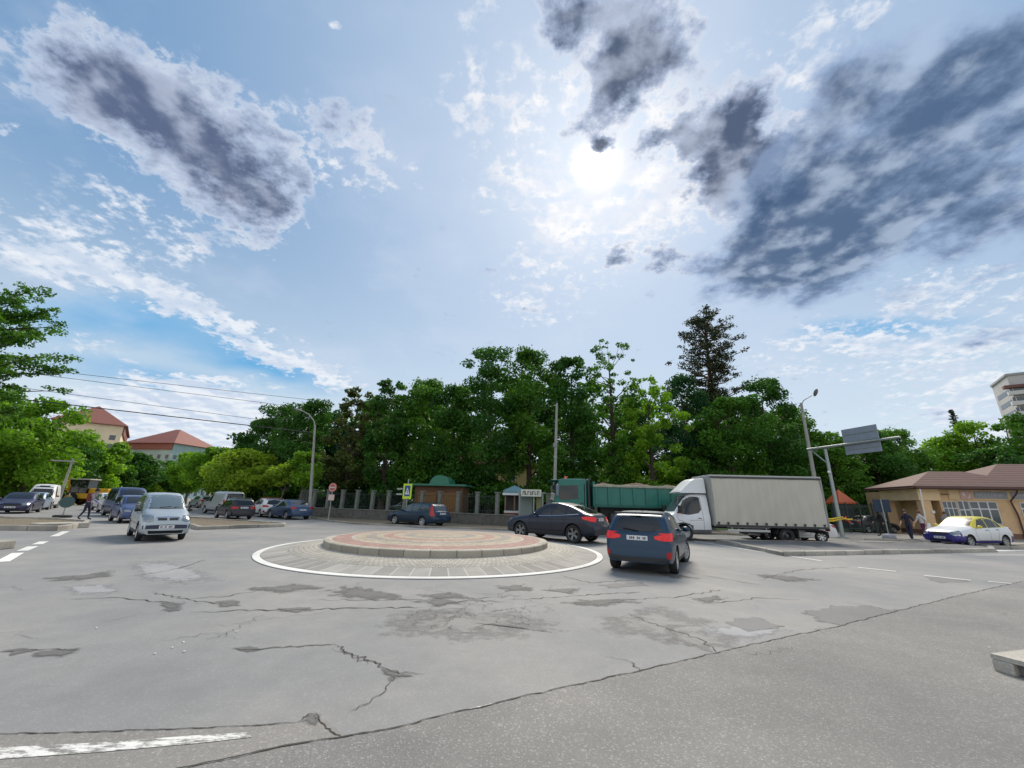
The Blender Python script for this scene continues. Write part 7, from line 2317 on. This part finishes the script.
# ------------------------------------------------------------------ people
def person(label, x, y, head, joints, cols, hair, parts=None, h=1.72):
    """one skinned body; cols maps limb name -> material; the trousers and the top are parts of the body's surface"""
    t = thing('person', label, 'person', (x, y, 0), head)
    J = joints
    names = list(J); idx = {n: i for i, n in enumerate(names)}
    E_ = [('pelvis', 'waist'), ('waist', 'chest'), ('chest', 'neck'), ('neck', 'head0'), ('head0', 'head1'),
          ('pelvis', 'hipL'), ('hipL', 'kneeL'), ('kneeL', 'ankL'), ('ankL', 'toeL'), ('pelvis', 'hipR'), ('hipR', 'kneeR'), ('kneeR', 'ankR'), ('ankR', 'toeR'),
          ('chest', 'shL'), ('shL', 'elL'), ('elL', 'wrL'), ('wrL', 'handL'), ('chest', 'shR'), ('shR', 'elR'), ('elR', 'wrR'), ('wrR', 'handR')]
    rad = dict(pelvis=.145, waist=.125, chest=.15, neck=.055, head0=.085, head1=.095, hipL=.095, hipR=.095, kneeL=.062, kneeR=.062, ankL=.042, ankR=.042, toeL=.035, toeR=.035,
               shL=.065, shR=.065, elL=.045, elR=.045, wrL=.032, wrR=.032, handL=.03, handR=.03)
    k = h / 1.72
    me = bpy.data.meshes.new('body'); me.from_pydata([tuple(Vector(J[n]) * k) for n in names], [(idx[a], idx[b]) for a, b in E_], [])
    o = bpy.data.objects.new('body', me); COL.objects.link(o)
    sk = o.modifiers.new('s', 'SKIN'); sk.use_smooth_shade = True
    for i, n in enumerate(names):
        r = rad[n] * k; sv = me.skin_vertices[0].data[i]
        sv.radius = (r, r * (1.0 if n not in ('chest', 'waist', 'pelvis') else .72)); sv.use_root = (n == 'pelvis')
    sb_ = o.modifiers.new('d', 'SUBSURF'); sb_.levels = 1; sb_.render_levels = 1
    dg = bpy.context.evaluated_depsgraph_get(); nm = bpy.data.meshes.new_from_object(o.evaluated_get(dg)); o.modifiers.clear(); o.data = nm
    seg = {('chest', 'shL'): 'top', ('chest', 'shR'): 'top', ('shL', 'elL'): 'top', ('shR', 'elR'): 'top', ('waist', 'chest'): 'top', ('pelvis', 'waist'): 'top', ('chest', 'neck'): 'top',
           ('elL', 'wrL'): 'sleeve', ('elR', 'wrR'): 'sleeve', ('wrL', 'handL'): 'skin', ('wrR', 'handR'): 'skin', ('neck', 'head0'): 'skin', ('head0', 'head1'): 'skin',
           ('pelvis', 'hipL'): 'legs', ('pelvis', 'hipR'): 'legs', ('hipL', 'kneeL'): 'legs', ('hipR', 'kneeR'): 'legs', ('kneeL', 'ankL'): 'legs', ('kneeR', 'ankR'): 'legs', ('ankL', 'toeL'): 'shoe', ('ankR', 'toeR'): 'shoe'}
    keys = ['skin', 'top', 'sleeve', 'legs', 'shoe']
    nm.materials.clear()
    for q in keys: nm.materials.append(cols[q])
    for p in nm.polygons:
        best = None
        for (a, b), w in seg.items():
            A, B = Vector(J[a]) * k, Vector(J[b]) * k; d = B - A; u = max(0, min(1, (p.center - A).dot(d) / d.length_squared)); dist = (p.center - A - d * u).length - rad[a] * .5
            if best is None or dist < best[0]: best = (dist, w)
        p.material_index = keys.index(best[1]); p.use_smooth = True
    o.parent = t
    hd = Vector(J['head0']).lerp(Vector(J['head1']), .5) * k
    hr = MB(); hr.ico((hd.x - .025, hd.y, hd.z + .045), (.115 * k, .10 * k, .125 * k), sub=2, jit=.05)
    hr.build('hair', hair, t, True)
    ns = MB(); ns.ico((hd.x + .10 * k, hd.y, hd.z - .01), (.02, .012, .022), sub=1); ns.build('nose', cols['skin'], t, True)
    # fingers: five short bent chains on each hand
    for s_ in ('L', 'R'):
        a = Vector(J['wr' + s_]) * k; b = Vector(J['hand' + s_]) * k; d = (b - a).normalized(); side = d.cross(Vector((0, 1, 0))).normalized()
        fg = MB()
        for q in range(4):
            o0 = b + side * (.024 - .016 * q) * 1.0; ln_ = (.055, .065, .06, .048)[q]
            fg.tube([o0, o0 + d * ln_ * .6, o0 + d * ln_ + Vector((0, .012 if s_ == 'R' else -.012, 0))], [.009, .008, .006], 5)
        th = a + d * .03 + side * .02; fg.tube([th, th + side * .03 + d * .02, th + side * .035 + d * .05], [.010, .009, .007], 5)
        fg.build('fingers', cols['skin'], t, True)
    return t


def pose(lean=0.0, stride=.22, arm=.25, bend=0.0, arms=None):
    """walking towards +x"""
    J = dict(pelvis=(0, 0, .93), waist=(.02 + lean * .3, 0, 1.10), chest=(.03 + lean, 0, 1.34), neck=(.04 + lean * 1.25, 0, 1.48), head0=(.06 + lean * 1.4, 0, 1.56), head1=(.07 + lean * 1.5, 0, 1.66),
             hipL=(0, .09, .88), kneeL=(stride * .75, .09, .50), ankL=(stride * .95, .085, .08), toeL=(stride * .95 + .16, .09, .035),
             hipR=(0, -.09, .88), kneeR=(-stride * .15, -.09, .48), ankR=(-stride * 1.3, -.085, .12), toeR=(-stride * 1.3 + .15, -.09, .035),
             shL=(.02 + lean, .19, 1.40), elL=(-.02 + lean * .6 - arm * .4, .23, 1.13), wrL=(.04 + lean * .6 - arm * .6, .23, .90), handL=(.07 + lean * .6 - arm * .65, .225, .82),
             shR=(.02 + lean, -.19, 1.40), elR=(.06 + lean * .8 + arm * .3, -.23, 1.13), wrR=(.16 + lean * .8 + arm * .7, -.22, .94), handR=(.20 + lean * .8 + arm * .85, -.21, .87))
    return J


skin = mat('skin', (.52, .33, .25), .6)
hair_d = mat('hair_dark', (.03, .02, .015), .7); hair_b = mat('hair_brown', (.10, .055, .03), .7)
cl_navy = mat('cloth_navy', (.02, .022, .05), .85); cl_blk = mat('cloth_black', (.012, .012, .014), .85); cl_blue = mat('cloth_blue', (.10, .10, .35), .85)
cl_wht = mat('cloth_white', (.62, .60, .60), .85); cl_plum = mat('cloth_plum', (.10, .015, .06), .85); cl_grey = mat('cloth_grey', (.25, .23, .27), .85); sh_w = mat('shoe_white', (.6, .58, .56), .7)
x, y = G(83, 519.8)
w = person('person with a dark red backpack walking across the left street', x, y, R(22), pose(.14, .17, .40), dict(skin=skin, top=cl_grey, sleeve=cl_blue, legs=cl_navy, shoe=cl_blk), hair_d, h=1.74)
bp_ = MB(); bp_.bbox(-.17, .06, -.16, .16, 1.04, 1.50, .07); bp_.build('backpack', mat('pack_red', (.16, .03, .03), .8), None, True)
o = bpy.data.objects['backpack']; o.location = (x + .06, y + .02, 0); o.rotation_euler = (0, 0, R(22)); tag(o, 'dark red backpack worn by the person crossing the left street', 'backpack')
x, y = G(884.5, 536.3)
person('person in black walking away left of the square sign', x, y, R(150), pose(.02, .22, .2), dict(skin=skin, top=cl_blk, sleeve=cl_blk, legs=cl_blk, shoe=cl_blk), hair_d, h=1.72)
x, y = G(912.5, 541)
person('person in dark blue with pale shoes walking between the sign and the pavilion pillar', x, y, R(200), pose(.02, .12, .2), dict(skin=skin, top=cl_navy, sleeve=skin, legs=cl_navy, shoe=sh_w), hair_b, h=1.70)
x, y = G(926.5, 538.8)
person('person in a white top and plum trousers left of the taxi', x, y, R(170), pose(.03, .18, .2), dict(skin=skin, top=cl_wht, sleeve=skin, legs=cl_plum, shoe=sh_w), hair_b, h=1.66)
x, y = at_px(941, 28.2), 28.2
person('person in grey standing before the pavilion door behind the taxi', x, y, R(250), pose(.02, .06, .1), dict(skin=skin, top=cl_grey, sleeve=cl_grey, legs=cl_navy, shoe=cl_blk), hair_b, h=1.65)
